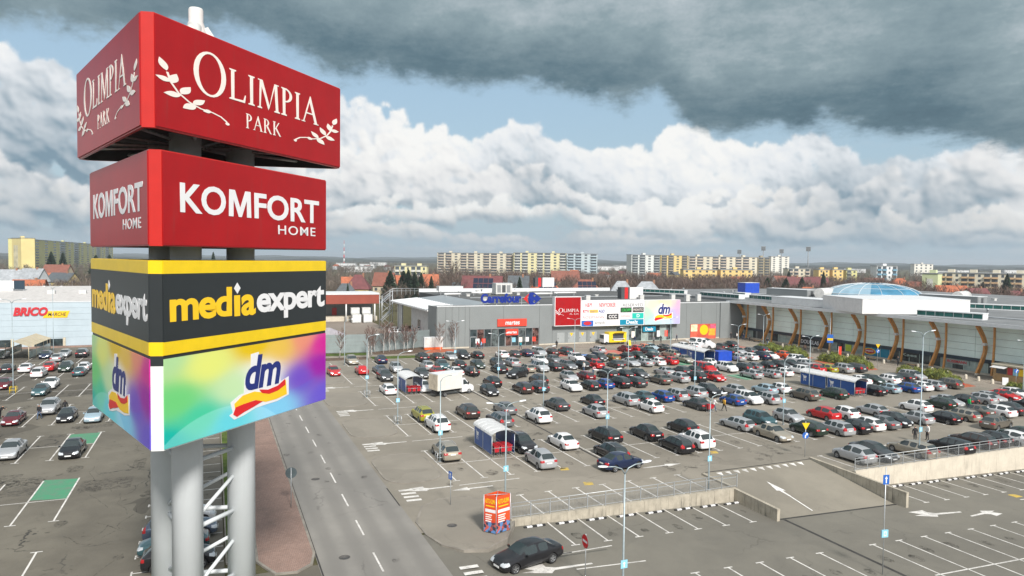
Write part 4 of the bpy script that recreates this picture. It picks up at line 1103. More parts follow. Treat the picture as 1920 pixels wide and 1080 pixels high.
sign_post('round road sign seen from behind on the brick pavement', 5.35, 55.4, 0.1, 3.0, 5, [('back', 2.6)])
sign_post('yellow triangle sign above a blue arrow disc at the ramp top', 53.6, 52.6, 0, 3.5, 200, [('yield', 3.1), ('mandatory', 2.1)])
sign_post('tall grey pole with blue arrow plate in the lower car park', 39.7, 32.2, lowz(39.7), 7.0, 190, [('info', 6.2), ('blueplate', 2.7)])
sign_post('blue arrow disc on a pole in front of the food kiosk', 116.5, 71.8, 0, 2.9, 215, [('mandatory', 2.4)])
sign_post('yellow triangle over blue disc before the dark shop windows', 110.8, 92.4, 0, 4.6, 215, [('yield', 4.2), ('mandatory', 3.2)])
sign_post('grey pole carrying blue, yellow and white plates before shop windows', 108.4, 101.0, 0, 8.6, 215, [('banner', 4.6)], 'sign_column')

# ------------------------------------------------------------------ orange advertising box on the island
o = thing('advertising_box', 'tall orange and red printed advertising box with an open top on the island', 'advertising box', (17.9, 44.9, 0.06))
F0, F1, F2, F3 = Vector((-0.62, 0.78)), Vector((0, 0)), Vector((1.22, 0.42)), Vector((0.60, 1.20))
h = 2.62
m_box = D.materials.new('printed_banner'); m_box.use_nodes = True
N = NT(m_box.node_tree); s = N.sep(N.node('ShaderNodeTexCoord').outputs['Object'])
zf = N.m('DIVIDE', s[2], h)
c = N.mix(N.step(N.m('ADD', zf, N.m('MULTIPLY', s[0], .25)), .45, .62), (0.52, 0.028, 0.012), (0.62, 0.075, 0.018))
blot = N.vor(N.xyz(N.m('MULTIPLY', s[0], 5.0), 0, N.m('MULTIPLY', s[2], 5.0)), 1.0, out='Color')
photo = N.mix(N.step(N.sep(blot)[0], .3, .7), (0.03, 0.04, 0.07), (0.50, 0.10, 0.08)); photo = N.mix(N.step(N.sep(blot)[1], .7, .75), photo, (0.10, 0.22, 0.45))
c = N.mix(N.step(N.m('ADD', zf, N.m('MULTIPLY', N.noise(N.xyz(s[0], 0, s[2]), 3, 3), .14)), .40, .34), c, photo)
N.put(m_box.node_tree.nodes['Principled BSDF'].inputs['Base Color'], c); m_box.node_tree.nodes['Principled BSDF'].inputs['Roughness'].default_value = .45
for (a, c_) in ((F0, F1), (F1, F2), (F2, F3), (F3, F0)):
    d = c_ - a; L = d.length; ang = math.atan2(d.y, d.x)
    b = MB(); b.box(0.02, L - 0.02, 0.0, 0.03, 0.05, h); p = b.build('banner', m_box, o, (a.x, a.y, 0), ang)
    words('AUTO-KLIMA', M['dmyellow'], p, .10 * L, .92 * L, h - .55, h - .22, y=-.002, depth=.004, bold=.02)
    b = MB(); b.box(.16 * L, .86 * L, -.006, -.002, h - .76, h - .68); b.build('text_lines', M['dmyellow'], p)
    b = MB(); b.box(.12 * L, .95 * L, -.006, -.002, h - 1.16, h - .94); b.build('white_strip', M['letter_white'], p)
    b = MB()
    for k in range(4): b.box(.14 * L, (.66 - .06 * (k % 2)) * L, -.006, -.002, h - 1.38 - .15 * k, h - 1.30 - .15 * k)
    b.build('text_lines', M['letter_warm'], p)
b = MB()
for p in (F0, F1, F2, F3): b.tube([(p.x, p.y, -.02), (p.x, p.y, h + .03)], .03, 6)
for z in (h - .04, h - .25):
    b.tube([(F0.x, F0.y, z), (F2.x, F2.y, z)], .025, 6); b.tube([(F1.x, F1.y, z), (F3.x, F3.y, z)], .025, 6)
b.build('frame', M['galv'], o)

# ------------------------------------------------------------------ trolley shelters with nested trolleys
M['shelterblue'] = mat('shelter_blue', (0.010, 0.075, 0.29), 0.35, var=0.06)
M['roofclear'] = mat('shelter_roof', (0.58, 0.58, 0.57), 0.3, var=0.06, dirt=0.25)
M['trolleyred'] = mat('trolley_red_plastic', (0.42, 0.012, 0.022), 0.4, var=0.06)
def shelter_meshes(Ls=4.9, Wd=2.35, hs=2.05):
    P = {}
    b = MB()
    b.box(-Wd / 2, -Wd / 2 + .04, -Ls / 2, Ls / 2, .25, hs); P['l'] = b.mesh('side_panel', M['shelterblue'])
    b = MB(); b.box(Wd / 2 - .04, Wd / 2, -Ls / 2, Ls / 2, .25, hs); P['r'] = b.mesh('side_panel', M['shelterblue'])
    b = MB(); n = 10
    def pt(k, y, dz=0): a = PI * k / n; return (-(Wd / 2 + .1) * math.cos(a), y, hs + dz + .52 * math.sin(a))
    b.smooth = True
    for k in range(n):
        b.face([pt(k, -Ls / 2 - .2, .03), pt(k + 1, -Ls / 2 - .2, .03), pt(k + 1, Ls / 2 + .2, .03), pt(k, Ls / 2 + .2, .03)])
        b.face([pt(k, Ls / 2 + .2), pt(k + 1, Ls / 2 + .2), pt(k + 1, -Ls / 2 - .2), pt(k, -Ls / 2 - .2)])
    P['roof'] = b.mesh('roof', M['roofclear'])
    b = MB()
    for i in range(6):
        y = -Ls / 2 - .18 + (Ls + .36) * i / 5
        b.tube([pt(k, y, .045) for k in range(n + 1)], .028, 6)
    P['rib'] = b.mesh('roof_ribs', M['galv'])
    b = MB()
    for sx in (-1, 1):
        for y in (-Ls / 2, 0, Ls / 2): b.tube([(sx * Wd / 2, y, 0), (sx * Wd / 2, y, hs)], .035, 6)
        for z in (.2, .55): b.tube([(sx * (Wd / 2 - .06), -Ls / 2, z), (sx * (Wd / 2 - .06), Ls / 2, z)], .02, 6)
    b.tube([(-Wd / 2, -Ls / 2, .85), (Wd / 2, -Ls / 2, .85)], .02, 6)
    P['frame'] = b.mesh('frame', M['galv'])
    # white cart pictogram
    L_ = [[(-.38, .30), (-.24, .30), (-.20, .20), (.32, .20), (.22, -.12), (-.12, -.12), (-.15, -.2), (.22, -.2), (.22, -.26), (-.22, -.26), (-.16, -.1), (-.28, .24), (-.38, .24)], ell(-.12, -.36, .06, .06, 10), ell(.16, -.36, .06, .06, 10)]
    me = shape_mesh(L_); n_ = len(me.vertices); co = np.empty(n_ * 3, np.float32); me.vertices.foreach_get('co', co); co = co.reshape(-1, 3)
    z = co.copy(); z[:, 0] = -Wd / 2 - .004 - co[:, 2] * .1; z[:, 1] = -co[:, 0] * 1.3 + Ls / 2 - .8; z[:, 2] = co[:, 1] * 1.3 + 1.35
    me.vertices.foreach_set('co', z.ravel()); me.update(); me.materials.append(M['letter_white']); P['cart'] = me
    return P
SM = shelter_meshes()
def shelter(label, x, y, rz=0.0):
    o = thing('trolley_shelter', label, 'trolley shelter', (x, y, 0), rz, 'blue trolley shelters')
    link('side_panel', SM['l'], o); link('side_panel', SM['r'], o); link('roof', SM['roof'], o); link('roof_ribs', SM['rib'], o); link('frame', SM['frame'], o); link('cart_emblem', SM['cart'], o)
b = MB()                                                                       # one trolley: sloping red basket
def trolley_meshes():
    b = MB(); A = [(-.28, -.42), (.28, -.42), (.28, .42), (-.28, .42)]; lo_, hi_ = .45, .98
    q0 = [(-.20, -.34, .50), (.20, -.34, .50), (.22, .40, .42), (-.22, .40, .42)]; q1 = [(-.28, -.45, .95), (.28, -.45, .95), (.29, .46, 1.02), (-.29, .46, 1.02)]
    b.face(list(reversed(q0)))
    for i in range(4): j = (i + 1) % 4; b.face([q0[i], q0[j], q1[j], q1[i]])
    for i in range(4):
        j = (i + 1) % 4; b.tube([q1[i], q1[j]], .02, 5)
    bk = b.mesh('basket', M['trolleyred'])
    b = MB()
    for sx in (-.22, .22):
        b.tube([(sx, -.40, .12), (sx, .40, .14), (sx * 1.1, .46, 1.05)], .014, 5)
        for yy in (-.38, .36): b.tube([(sx - .02, yy, .06), (sx + .02, yy, .06)], .06, 8)
    fr = b.mesh('frame', M['galv'])
    b = MB(); b.tube([(-.29, .50, 1.06), (.29, .50, 1.06)], .022, 6); hd = b.mesh('handle', M['trolleyred'])
    return bk, fr, hd
TB = trolley_meshes()
_tc = [0]
def trolley(label, x, y, rz=PI):
    o = thing('shopping_trolley', label, 'shopping trolley', (x, y, 0), rz, 'red shopping trolleys')
    for nm, me in zip(('basket', 'frame', 'handle'), TB): link(nm, me, o)
for lab, x, y in (('blue trolley shelter with arched roof between champagne SUV and black SUV', 25.75, 65.4), ('blue trolley shelter with arched roof left of the box truck', 25.75, 98.5),
                  ('near half of the long blue trolley shelter beside the dark green minivan', 85.4, 76.3), ('far half of the long blue trolley shelter beside the dark green minivan', 85.4, 81.5),
                  ('near half of the far blue trolley shelter below the white van', 85.4, 110.0), ('far half of the far blue trolley shelter below the white van', 85.4, 115.2)): shelter(lab, x, y)
for sx, sy, nm in ((25.75, 65.4, 'front trolley shelter'), (25.75, 98.5, 'shelter left of the box truck'), (85.4, 76.3, 'near long shelter')):
    for i, px in enumerate((-.62, .05, .70)):
        for k in range(3): trolley('red shopping trolley, %s of the %s row in the %s' % (('front', 'middle', 'back')[k], ('left', 'middle', 'right')[i], nm), sx + px, sy - 1.95 + .42 * k)
b = MB(); b.prism([(-1.6, -1.1), (1.6, -1.1), (1.5, 1.1), (-1.5, 1.1)], 0.03, 1.85)
o = b.build('covered_pallet', M['shelterblue'], None, (90.2, 110.0, 0)); bv = o.modifiers.new('bevel', 'BEVEL'); bv.width = .12; bv.segments = 2
M['tarp'] = mat('tarpaulin_blue', (0.012, 0.06, 0.42), 0.4, var=0.1, bump=.5, bscale=3); o.data.materials[0] = M['tarp']
tag(o, 'bright blue tarpaulin covered box right of the far trolley shelter', 'covered box')

# ------------------------------------------------------------------ the shopping hall facing the car park
M['hallgrey'] = mat('cladding_grey', (0.215, 0.232, 0.232), 0.5, 0.1, var=0.04, scale=0.3, streak=0.06)
M['hallgrey2'] = mat('cladding_grey_dark', (0.215, 0.232, 0.234), 0.5, 0.1, var=0.04, scale=0.3)
M['flashing'] = mat('white_flashing', (0.62, 0.64, 0.65), 0.5, var=0.05, dirt=0.15)
M['membrane'] = mat('roof_membrane', (0.082, 0.085, 0.084), 0.85, var=0.22, scale=0.12, dirt=0.4)
M['membrane2'] = mat('roof_membrane_light', (0.165, 0.172, 0.175), 0.8, var=0.2, scale=0.15, dirt=0.3)
M['shopglass'] = mat('shop_glass_dark', (0.030, 0.042, 0.045), 0.08, var=0.6, scale=0.7, spec=0.6)
M['shopglass_lit'] = mat('shop_glass_pale', (0.30, 0.37, 0.35), 0.15, var=0.25, scale=0.6)
M['greenframe'] = mat('pale_green_frame', (0.42, 0.52, 0.47), 0.5, var=0.05)
M['doorgrey'] = mat('door_grey', (0.30, 0.32, 0.32), 0.5, var=0.06)
M['cream'] = mat('cream_render', (0.50, 0.45, 0.34), 0.8, var=0.10)
M['martesred'] = mat('shop_sign_orange_red', (0.62, 0.055, 0.030), 0.4, var=0.04)
M['teal'] = mat('shop_sign_teal', (0.0, 0.21, 0.34), 0.4, var=0.04)
M['carrblue'] = mat('letters_blue', (0.004, 0.022, 0.22), 0.35, var=0.04)
M['carrred'] = mat('letters_red', (0.55, 0.02, 0.02), 0.35, var=0.04)
FY = 142.5
hall = thing('shopping_hall', 'long grey metal clad shopping hall with flat roof behind the car park', 'shop building', (0, 0, 0))
seams = [43.0, 44.9, 46.3, 47.8, 49.2, 50.2, 58.0, 66.6, 69.8, 78.6, 86.2, 93.4, 102.0, 106.0, 110.5, 115.0, 119.0, 123.0]
for i in range(len(seams) - 1):
    x0, x1 = seams[i] + .02, seams[i + 1] - .02
    zlo = 0.30
    if 50.2 <= seams[i] < 66.6: zlo = 4.05
    if 86.2 <= seams[i] < 102.0: zlo = 3.85
    if x0 < 69: 
        b = MB(); b.box(x0, x1, FY, FY + .25, zlo, 8.85); b.build('panel', M['hallgrey'], hall)
    else:
        b = MB(); b.box(x0, x1, FY, FY + .25, zlo, 8.85); b.build('panel', M['hallgrey'] if x0 < 102 else M['hallgrey'], hall)
for x0, x1 in ((42.9, 50.2), (66.6, 86.2), (102, 123)): b = MB(); b.box(x0, x1, FY + .02, FY + .3, 0, .295); b.build('plinth', M['conc_light'], hall)
b = MB(); b.box(42.95, 123.2, FY - .06, FY + .32, 8.852, 9.02); b.build('eaves_flashing', M['flashing'], hall)
b = MB(); b.box(42.95, 43.2, FY + .33, 149, 0, 8.8); b.build('side_wall', M['hallgrey'], hall)
b = MB(); b.box(43.2, 57, FY + .4, 149, .1, 8.70); b.box(57, 123, FY + .4, 208, .1, 8.74); b.build('roof', M['membrane'], hall)
b = MB(); b.box(57, 123, 207.6, 208.2, 8.6, 9.75); b.build('parapet', M['flashing'], hall)
# left lean-to with standing seams
b = MB(); b.face([(42.8, 148.6, 7.75), (57.2, 148.6, 9.05), (57.2, 184.2, 9.05), (42.8, 184.2, 7.75)]); b.face([(42.8, 148.6, 7.62), (42.8, 148.6, 7.75), (42.8, 184.2, 7.75), (42.8, 184.2, 7.62)])
b.face([(57.2, 148.6, 8.9), (57.2, 148.6, 9.05), (42.8, 148.6, 7.75), (42.8, 148.6, 7.62)]); b.face([(42.8, 184.2, 7.62), (57.2, 184.2, 8.9), (57.2, 148.6, 8.9), (42.8, 148.6, 7.62)])
b.build('lean_to_roof', mat('seamed_metal', (0.30, 0.33, 0.345), 0.45, 0.3, var=0.08, scale=0.3), hall)
for k in range(18):
    y = 149.4 + 2.0 * k
    b = MB(); b.prism([(42.85, y), (50.0, y), (50.0, y + .10), (42.85, y + .10)], lambda x, y_: 7.75 + (x - 42.8) * .0903, lambda x, y_: 7.90 + (x - 42.8) * .0903); b.build('roof_seam', M['flashing'], hall)
b = MB(); b.box(42.6, 42.79, 148.5, 184.3, 7.45, 7.78); b.build('gutter', M['white'], hall)
b = MB(); b.box(45.0, 45.3, 149, 171, 0, 7.8); b.build('side_wall', M['dirtywhite'], hall)
b = MB(); b.box(45.0, 45.3, 180.5, 184, 0, 7.8); b.build('side_wall', M['dirtywhite'], hall)
b = MB(); b.box(56, 56.3, 171, 181, 0, 8.5); b.build('dock_back', M['darkgrey'], hall)
for y in (152.5, 162.5):
    b = MB(); b.box(44.94, 45.02, y, y + 2.4, 2.0, 4.4); w = b.build('window', M['shopglass'], hall); b = MB(); b.box(44.93, 44.95, y - .15, y, 1.9, 4.5); b.box(44.93, 44.95, y + 2.4, y + 2.55, 1.9, 4.5); b.build('frame', M['white'], w)
for y in (174.0, 178.0):
    b = MB(); b.tube([(43.4, y, 0), (43.4, y, 7.7)], .14, 8); b.build('post', M['white'], hall)
# first shop front
def shopfront(root, x0, x1, z0, z1, n, glass, frame, y=FY, doors=()):
    b = MB(); b.box(x0, x1, y - .02, y + .3, z1, z1 + .16); b.box(x0, x1, y - .02, y + .3, z0, z0 + .10); b.build('window_frame', frame, root)
    for k in range(n + 1):
        x = x0 + (x1 - x0) * k / n
        b = MB(); b.box(x - .05, x + .05, y - .01, y + .22, z0 + .1, z1); b.build('mullion', frame, root)
    for k in range(n):
        a, c = x0 + (x1 - x0) * k / n + .06, x0 + (x1 - x0) * (k + 1) / n - .06
        b = MB(); b.box(a, c, y + .08, y + .14, z0 + .11, z1 - .01); p = b.build('glass_pane', glass[k % len(glass)], root)
        if k in doors:
            b = MB(); b.box(a + .05, a + .13, y + .03, y + .075, z0 + .1, z0 + 2.35); b.box(c - .13, c - .05, y + .03, y + .075, z0 + .1, z0 + 2.35); b.box(a + .05, c - .05, y + .03, y + .075, z0 + 2.2, z0 + 2.35); b.build('door_frame', M['galv'], p)
gl = [M['shopglass'], mat('shop_glass_warm', (0.085, 0.045, 0.038), 0.1, var=0.9, scale=1.4), M['shopglass'], mat('shop_glass_mid', (0.075, 0.09, 0.09), 0.1, var=0.8, scale=1.2)]
shopfront(hall, 50.3, 66.5, 0.02, 3.88, 10, gl, M['grey'], doors=(0, 5))
shopfront(hall, 86.3, 101.9, 0.02, 3.66, 9, [M['shopglass'], M['shopglass_lit'], gl[3]], M['greenframe'], doors=(4, 5))
b = MB(); b.box(50.2, 66.6, FY + .5, FY + 4, 0, 4.0); b.box(86.2, 102, FY + .5, FY + 4, 0, 3.8); b.build('shop_interior', M['darkgrey'], hall)
for k, x in enumerate((51.6, 53.0, 60.0, 61.6, 63.2, 64.9, 88.0, 90.5, 97.6, 99.8)):
    b = MB(); b.box(x, x + .9, FY + .02, FY + .06, .9, 1.9 if k < 6 else 2.4)
    b.build('window_poster', [M['letter_white'], M['martesred'], M['lampplate'], M['letter_warm']][k % 4], hall)
for k, x in enumerate((71.0, 73.7, 76.5, 79.3)):
    b = MB(); b.box(x, x + 1.85, FY - .05, FY - .003, .32, 2.62); d = b.build('door', M['doorgrey'], hall)
    b = MB(); b.box(x + .2, x + .3, FY - .09, FY - .05, 1.2, 1.5); b.build('handle', M['darkgrey'], d)
    if k: put(up_mesh(shape_mesh([[(x + .5, 2.5), (x + 1.35, 2.5), (x + .92, 1.75)]]), FY - .053, .004), 'warning_mark', M['dmyellow'], d)
b = MB(); b.box(107.2, 114.8, FY - .14, FY - .01, -.0, 3.64); po = tag(b.build('wall_poster', mat('poster_ground', (0.60, 0.10, 0.06), .5, var=.3, scale=.5)), 'bright orange, yellow and red poster on the grey wall behind the white van', 'poster')
po2 = MB(); disc(po2, 1.25, FY - .145, .004, 0, 24, 2.2, 111.2); po2.build('print', M['dmyellow'], po); po2 = MB(); po2.box(107.3, 109.2, FY - .150, FY - .142, 1.9, 3.55); po2.build('print', mat('poster_cream', (.75, .62, .40), .5, var=.3), po); po2 = MB(); po2.box(112.6, 114.6, FY - .150, FY - .142, .8, 2.6); po2.build('print', mat('poster_amber', (.70, .32, .03), .5, var=.3), po)
po2 = MB(); po2.box(113.0, 114.7, FY - .158, FY - .151, 2.5, 3.5); po2.build('print', mat('poster_pink', (.62, .10, .18), .5, var=.3), po)
# signs on the hall
def board(label, x0, x1, z0, z1, m, y0=None, y1=None, edge=None, name='shop_sign'):
    o = thing(name, label, 'shop sign', (0, 0, 0)); y0 = FY - .30 if y0 is None else y0; y1 = FY - .01 if y1 is None else y1
    b = MB(); b.box(x0, x1, y0, y1, z0, z1, m=0); b.build('board', m, o)
    if edge:
        e = .14; b = MB(); b.box(x0 - e, x1 + e, y0 - .02, y1 - .02, z1, z1 + e); b.box(x0 - e, x1 + e, y0 - .02, y1 - .02, z0 - e, z0); b.box(x0 - e, x0, y0 - .02, y1 - .02, z0, z1); b.box(x1, x1 + e, y0 - .02, y1 - .02, z0, z1); b.build('edge', edge, o)
    return o
o = board('long orange red sign with white lettering above the left shop windows', 56.5, 63.4, 4.40, 6.02, M['martesred']); words('martes', M['letter_white'], o, 58.3, 61.7, 4.75, 5.6, y=FY - .31, bold=.02, space=1.0, shear=.15)
o = board('small red sign with white lettering over the left shop door', 58.4, 61.3, 2.48, 3.82, M['martesred'], FY - .5, FY - .03); words('martes', M['letter_white'], o, 58.75, 60.95, 2.85, 3.4, y=FY - .51, bold=.02, shear=.15)
SY = 141.25
o = board('big square red sign with white lettering and laurel on the hall', 69.85, 76.2, 4.35, 10.65, M['red'], SY, FY - .02, M['letter_white'])
serif_word('OLIMPIA', M['letter_white'], o, 70.65, 75.75, 7.35, 8.05, y=SY - .02, first=1.3); serif_word('GALERIA', M['letter_white'], o, 73.1, 75.75, 6.75, 7.05, y=SY - .02, track=.12); laurel(M['letter_white'], o, 70.05, 6.65, 1.9, .95, y=SY - .02)
o = board('wide white tenant board crowded with coloured shop logos', 76.4, 93.15, 3.98, 9.88, M['letter_white'], SY, FY - .02)
def lg(x0, x1, z0, z1, m, dy=.01):
    b = MB(); b.box(x0, x1, SY - dy - .006, SY - dy, z0, z1); b.build('logo_plate', m, o)
W_ = lambda s, m, x0, x1, z0, z1, **k: words(s, m, o, x0, x1, z0, z1, y=SY - .022, depth=.008, **k)
M['logred'] = mat('logo_red', (0.50, 0.02, 0.03), .45, var=.03); M['loggrey'] = mat('logo_grey', (0.16, 0.16, 0.17), .45, var=.03); M['logpink'] = mat('logo_pink', (0.62, 0.25, 0.26), .45, var=.03)
M['logblack'] = mat('logo_black', (0.025, 0.025, 0.03), .45, var=.03); M['loggreen'] = mat('logo_green', (0.02, 0.42, 0.06), .45, var=.03); M['logteal'] = mat('logo_turquoise', (0.01, 0.45, 0.36), .45, var=.03); M['lognavy'] = mat('logo_navy', (0.03, 0.06, 0.30), .45, var=.03)
W_('H&M', M['logred'], 77.3, 79.1, 8.35, 9.35, shear=.3); W_('NEWYORKER', M['logred'], 81.0, 85.3, 8.3, 9.3, bold=.01); W_('RESERVED', M['loggrey'], 87.2, 92.7, 8.35, 9.05)
lg(78.5, 80.7, 7.05, 7.75, M['dmyellow']); W_('RTV', M['logred'], 76.8, 78.4, 7.05, 7.75, bold=.02); W_('euro', M['lognavy'], 78.7, 80.5, 7.15, 7.6); W_('AGD', M['lognavy'], 80.8, 82.4, 7.05, 7.75, bold=.02)
W_('ROSSMANN', M['logpink'], 76.8, 82.3, 5.75, 6.35); lg(83.0, 86.1, 5.45, 6.75, M['logblack']); W_('CCC', M['letter_white'], 83.5, 85.7, 5.7, 6.5, bold=.03)
lg(76.5, 79.5, 4.05, 5.3, M['blue']); put(up_mesh(shape_mesh([ell(78, 4.7, 1.0, .45)]), SY - .022, .006), 'logo_plate', M['logred'], o); W_('pepco', M['letter_white'], 77.2, 78.8, 4.5, 4.9, bold=.01) if False else None
W_('empik', M['loggrey'], 79.9, 82.6, 4.3, 5.1); lg(86.6, 89.6, 7.0, 8.15, M['logblack']); W_('CROPP', M['loggreen'], 86.9, 89.4, 7.2, 7.9, bold=.02); lg(89.9, 92.9, 7.0, 8.15, M['logblack']); W_('MOHITO', M['letter_warm'], 90.1, 92.7, 7.25, 7.85)
W_('sinsay', M['logpink'], 86.8, 89.3, 5.75, 6.5); lg(89.8, 92.9, 5.5, 6.8, M['logteal']); W_('D', M['letter_white'], 91.0, 91.8, 5.8, 6.55, bold=.02); lg(86.5, 92.9, 4.1, 5.35, M['teal']); W_('Dealz', M['letter_white'], 88.2, 91.4, 4.3, 5.2, bold=.03)
o = board('pale rainbow sign with blue italic letters at the board end', 93.25, 103.2, 4.0, 9.8, M['letter_white'], SY, FY - .02)
b = MB(); b.box(0, 9.8, -.012, -.004, 0, 5.7)
m2 = dm_print(9.8, 5.7); m2.name = 'printed_spectrum_pale'
t2 = m2.node_tree; pb = t2.nodes['Principled BSDF']; src = pb.inputs['Base Color'].links[0].from_socket; N2 = NT(t2); N2.put(pb.inputs['Base Color'], N2.mix(.45, src, (.82, .82, .84)))
b.build('print', m2, o, (93.32, SY, 4.05))
add_dm(o, 95.6, 5.0, 5.2, 3.9, SY - .02, DM)
o = board('teal shop sign with white letters above the right hand entrance', 93.4, 96.9, 2.25, 3.5, M['teal'], FY - .45, FY - .03); words('Dealz', M['letter_white'], o, 94.0, 96.2, 2.5, 3.25, y=FY - .46, bold=.03)
# roof letters
o = thing('roof_sign', 'blue roof letters with a red and blue arrow emblem on the hall', 'roof sign', (0, 0, 0))
b = MB()
for x in (53.4, 56.5, 59.6, 62.4, 64.6, 66.4): b.box(x - .05, x + .05, 142.85, 142.95, 9.0, 10.8)
b.box(52.8, 66.8, 142.84, 142.9, 9.45, 9.53); b.build('support_frame', M['galv'], o)
words('Carrefour', M['carrblue'], o, 52.75, 62.2, 9.5, 11.55, y=142.80, depth=.22, bold=.045)
put(up_mesh(shape_mesh([[(62.7, 10.35), (63.6, 11.1), (64.1, 11.45), (63.75, 10.9), (63.65, 10.35), (63.75, 9.8), (64.1, 9.25), (63.6, 9.6)]]), 142.80, .2), 'emblem', M['carrred'], o)
put(up_mesh(shape_mesh([[(64.15, 9.1), (64.0, 9.8), (63.95, 10.35), (64.0, 10.9), (64.15, 11.6), (64.8, 11.75), (65.4, 11.6), (67.05, 10.35), (65.4, 9.1), (64.8, 8.95)], ell(65.35, 11.0, .30, .28, 14), ell(65.35, 9.7, .30, .28, 14)]), 142.80, .2), 'emblem', M['carrblue'], o)
# roof plant of the hall
def roofbox(name, label, x, y, z, sx, sy, sz, m, cat, legs=0, rz=0, louvre=True, group=None):
    o = thing(name, label, cat, (x, y, z), rz, group)
    b = MB(); b.box(-sx / 2, sx / 2, -sy / 2, sy / 2, legs, legs + sz); b.build('casing', m, o)
    if legs:
        for a in (-1, 1):
            for c in (-1, 1):
                b = MB(); b.box(a * sx * .42 - .06, a * sx * .42 + .06, c * sy * .42 - .06, c * sy * .42 + .06, 0, legs); b.build('leg', M['galv'], o)
    if louvre:
        for k in range(3):
            x0 = -sx * .42 + sx * .29 * k
            b = MB(); b.box(x0, x0 + sx * .22, -sy / 2 - .03, -sy / 2 - .002, legs + sz * .15, legs + sz * .85); b.build('louvre', M['darkgrey'] if k == 1 else M['grey'], o)
    b = MB(); b.box(-sx / 2 - .05, sx / 2 + .05, -sy / 2 - .05, sy / 2 + .05, legs + sz, legs + sz + .08); b.build('lid', M['flashing'], o)
    return o
roofbox('air_handling_unit', 'white louvred air unit behind the blue roof letters', 76.0, 188, 8.75, 5.0, 3.0, 3.0, M['dirtywhite'], 'roof unit', .3)
roofbox('air_handling_unit', 'white table like roof unit left of the blue roof letters', 61.0, 190, 8.75, 7.0, 2.5, 1.2, M['white'], 'roof unit', 1.2, louvre=False)
for i, (x, y, L, lab) in enumerate(((58.5, 180, 4.5, 'left of the roof letters'), (69, 186, 6.0, 'behind the roof letters'), (82, 192, 10.0, 'far behind the red square sign'), (84, 178, 6.0, 'above the red square sign'), (93, 182, 7.0, 'above the tenant board'))):
    o = thing('roof_duct', 'white roof duct on short stands ' + lab, 'roof duct', (x, y, 8.75)); b = MB(); b.tube([(-L / 2, 0, .8), (L / 2, 0, .8)], .28, 10); b.build('pipe', M['white'], o)
    for sx in (-.4, .4): b = MB(); b.box(L * sx - .08, L * sx + .08, -.3, .3, 0, .6); b.build('leg', M['galv'], o)
for i, (u_, lab) in enumerate(((83.0, 'left of the roof billboard'), (98.2, 'right of the roof billboard'), (107.5, 'over the rainbow sign'), (112.0, 'second from the hall roof right end'), (115.5, 'last at the hall roof right end'))):
    roofbox('ventilation_stack', 'small white ventilation stack ' + lab, u_, 150.5, 8.75, 1.1, .9, 1.7, M['dirtywhite'], 'roof vent', 0, louvre=False)
def roofboard(label, x, y, z, rz, w, h, side):
    o = thing('roof_billboard', label, 'billboard', (x, y, z), rz)
    b = MB(); b.box(-w / 2, w / 2, -.2, .2, .7, .7 + h); b.build('board', M['white'], o)
    b = MB(); b.box(-w / 2 - side, -w / 2 - .01, -.18, 1.6, .7, .7 + h); s_ = b.build('side_board', M['darkgrey'], o)
    b = MB(); b.box(-w / 2 - side * .6, -w / 2 - side * .2, -.21, -.185, .75, .65 + h); b.build('red_panel', M['carrred'], s_)
    for x_ in (-.4, .4): b = MB(); b.box(w * x_ - .08, w * x_ + .08, -.1, .1, 0, .7); b.build('leg', M['galv'], o)
roofboard('white billboard box on the hall roof above the tenant board', 97.6, 152.0, 8.75, 0, 3.9, 2.9, 2.4)
roofboard('white billboard box at the rear roof edge behind the roof letters', 100.6, 209.0, 9.4, 0, 4.2, 3.0, 2.6)
# fire stair
st = thing('fire_stair', 'galvanised open stair tower beside the loading dock', 'stair tower', (42.3, 187, 0))
for x in (-1.4, 1.4):
    for y in (-1.5, 1.5):
        b = MB(); b.tube([(x, y, 0), (x, y, 9.0 + (1.4 if x > 0 else 0))], .10, 6); b.build('post', M['galv'], st)
for k in range(4):
    z0, z1 = 2.3 * k, 2.3 * (k + 1); s = 1 if k % 2 else -1
    b = MB(); b.prism([(-1.3, .1), (1.3, .1), (1.3, 1.3), (-1.3, 1.3)], lambda x, y: z0 + (x * s + 1.3) / 2.6 * 2.3, lambda x, y: z0 + .12 + (x * s + 1.3) / 2.6 * 2.3); b.build('flight', M['galv'], st)
    b = MB(); b.tube([(-1.3, -1.5, z0), (1.3, -1.5, z1)], .06, 5); b.build('brace', M['galv'], st)
    b = MB(); b.tube([(-1.3 * s, -1.55, z0 + 1.1), (1.3 * s, -1.55, z1 + 1.1)], .05, 5); b.build('handrail', M['galv'], st)
b = MB(); b.tube([(-1.4, -1.5, 9.0), (1.4, -1.5, 10.8), (8.6, -1.5, 10.8)], .06, 6); b.tube([(-1.4, -1.5, 8.4), (1.4, -1.5, 10.2), (8.6, -1.5, 10.2)], .05, 6)
for k in range(7): b.tube([(1.4 + 1.2 * k, -1.5, 9.2), (1.4 + 1.2 * k, -1.5, 10.8)], .04, 5)
b.build('guard_rail', M['galv'], st)
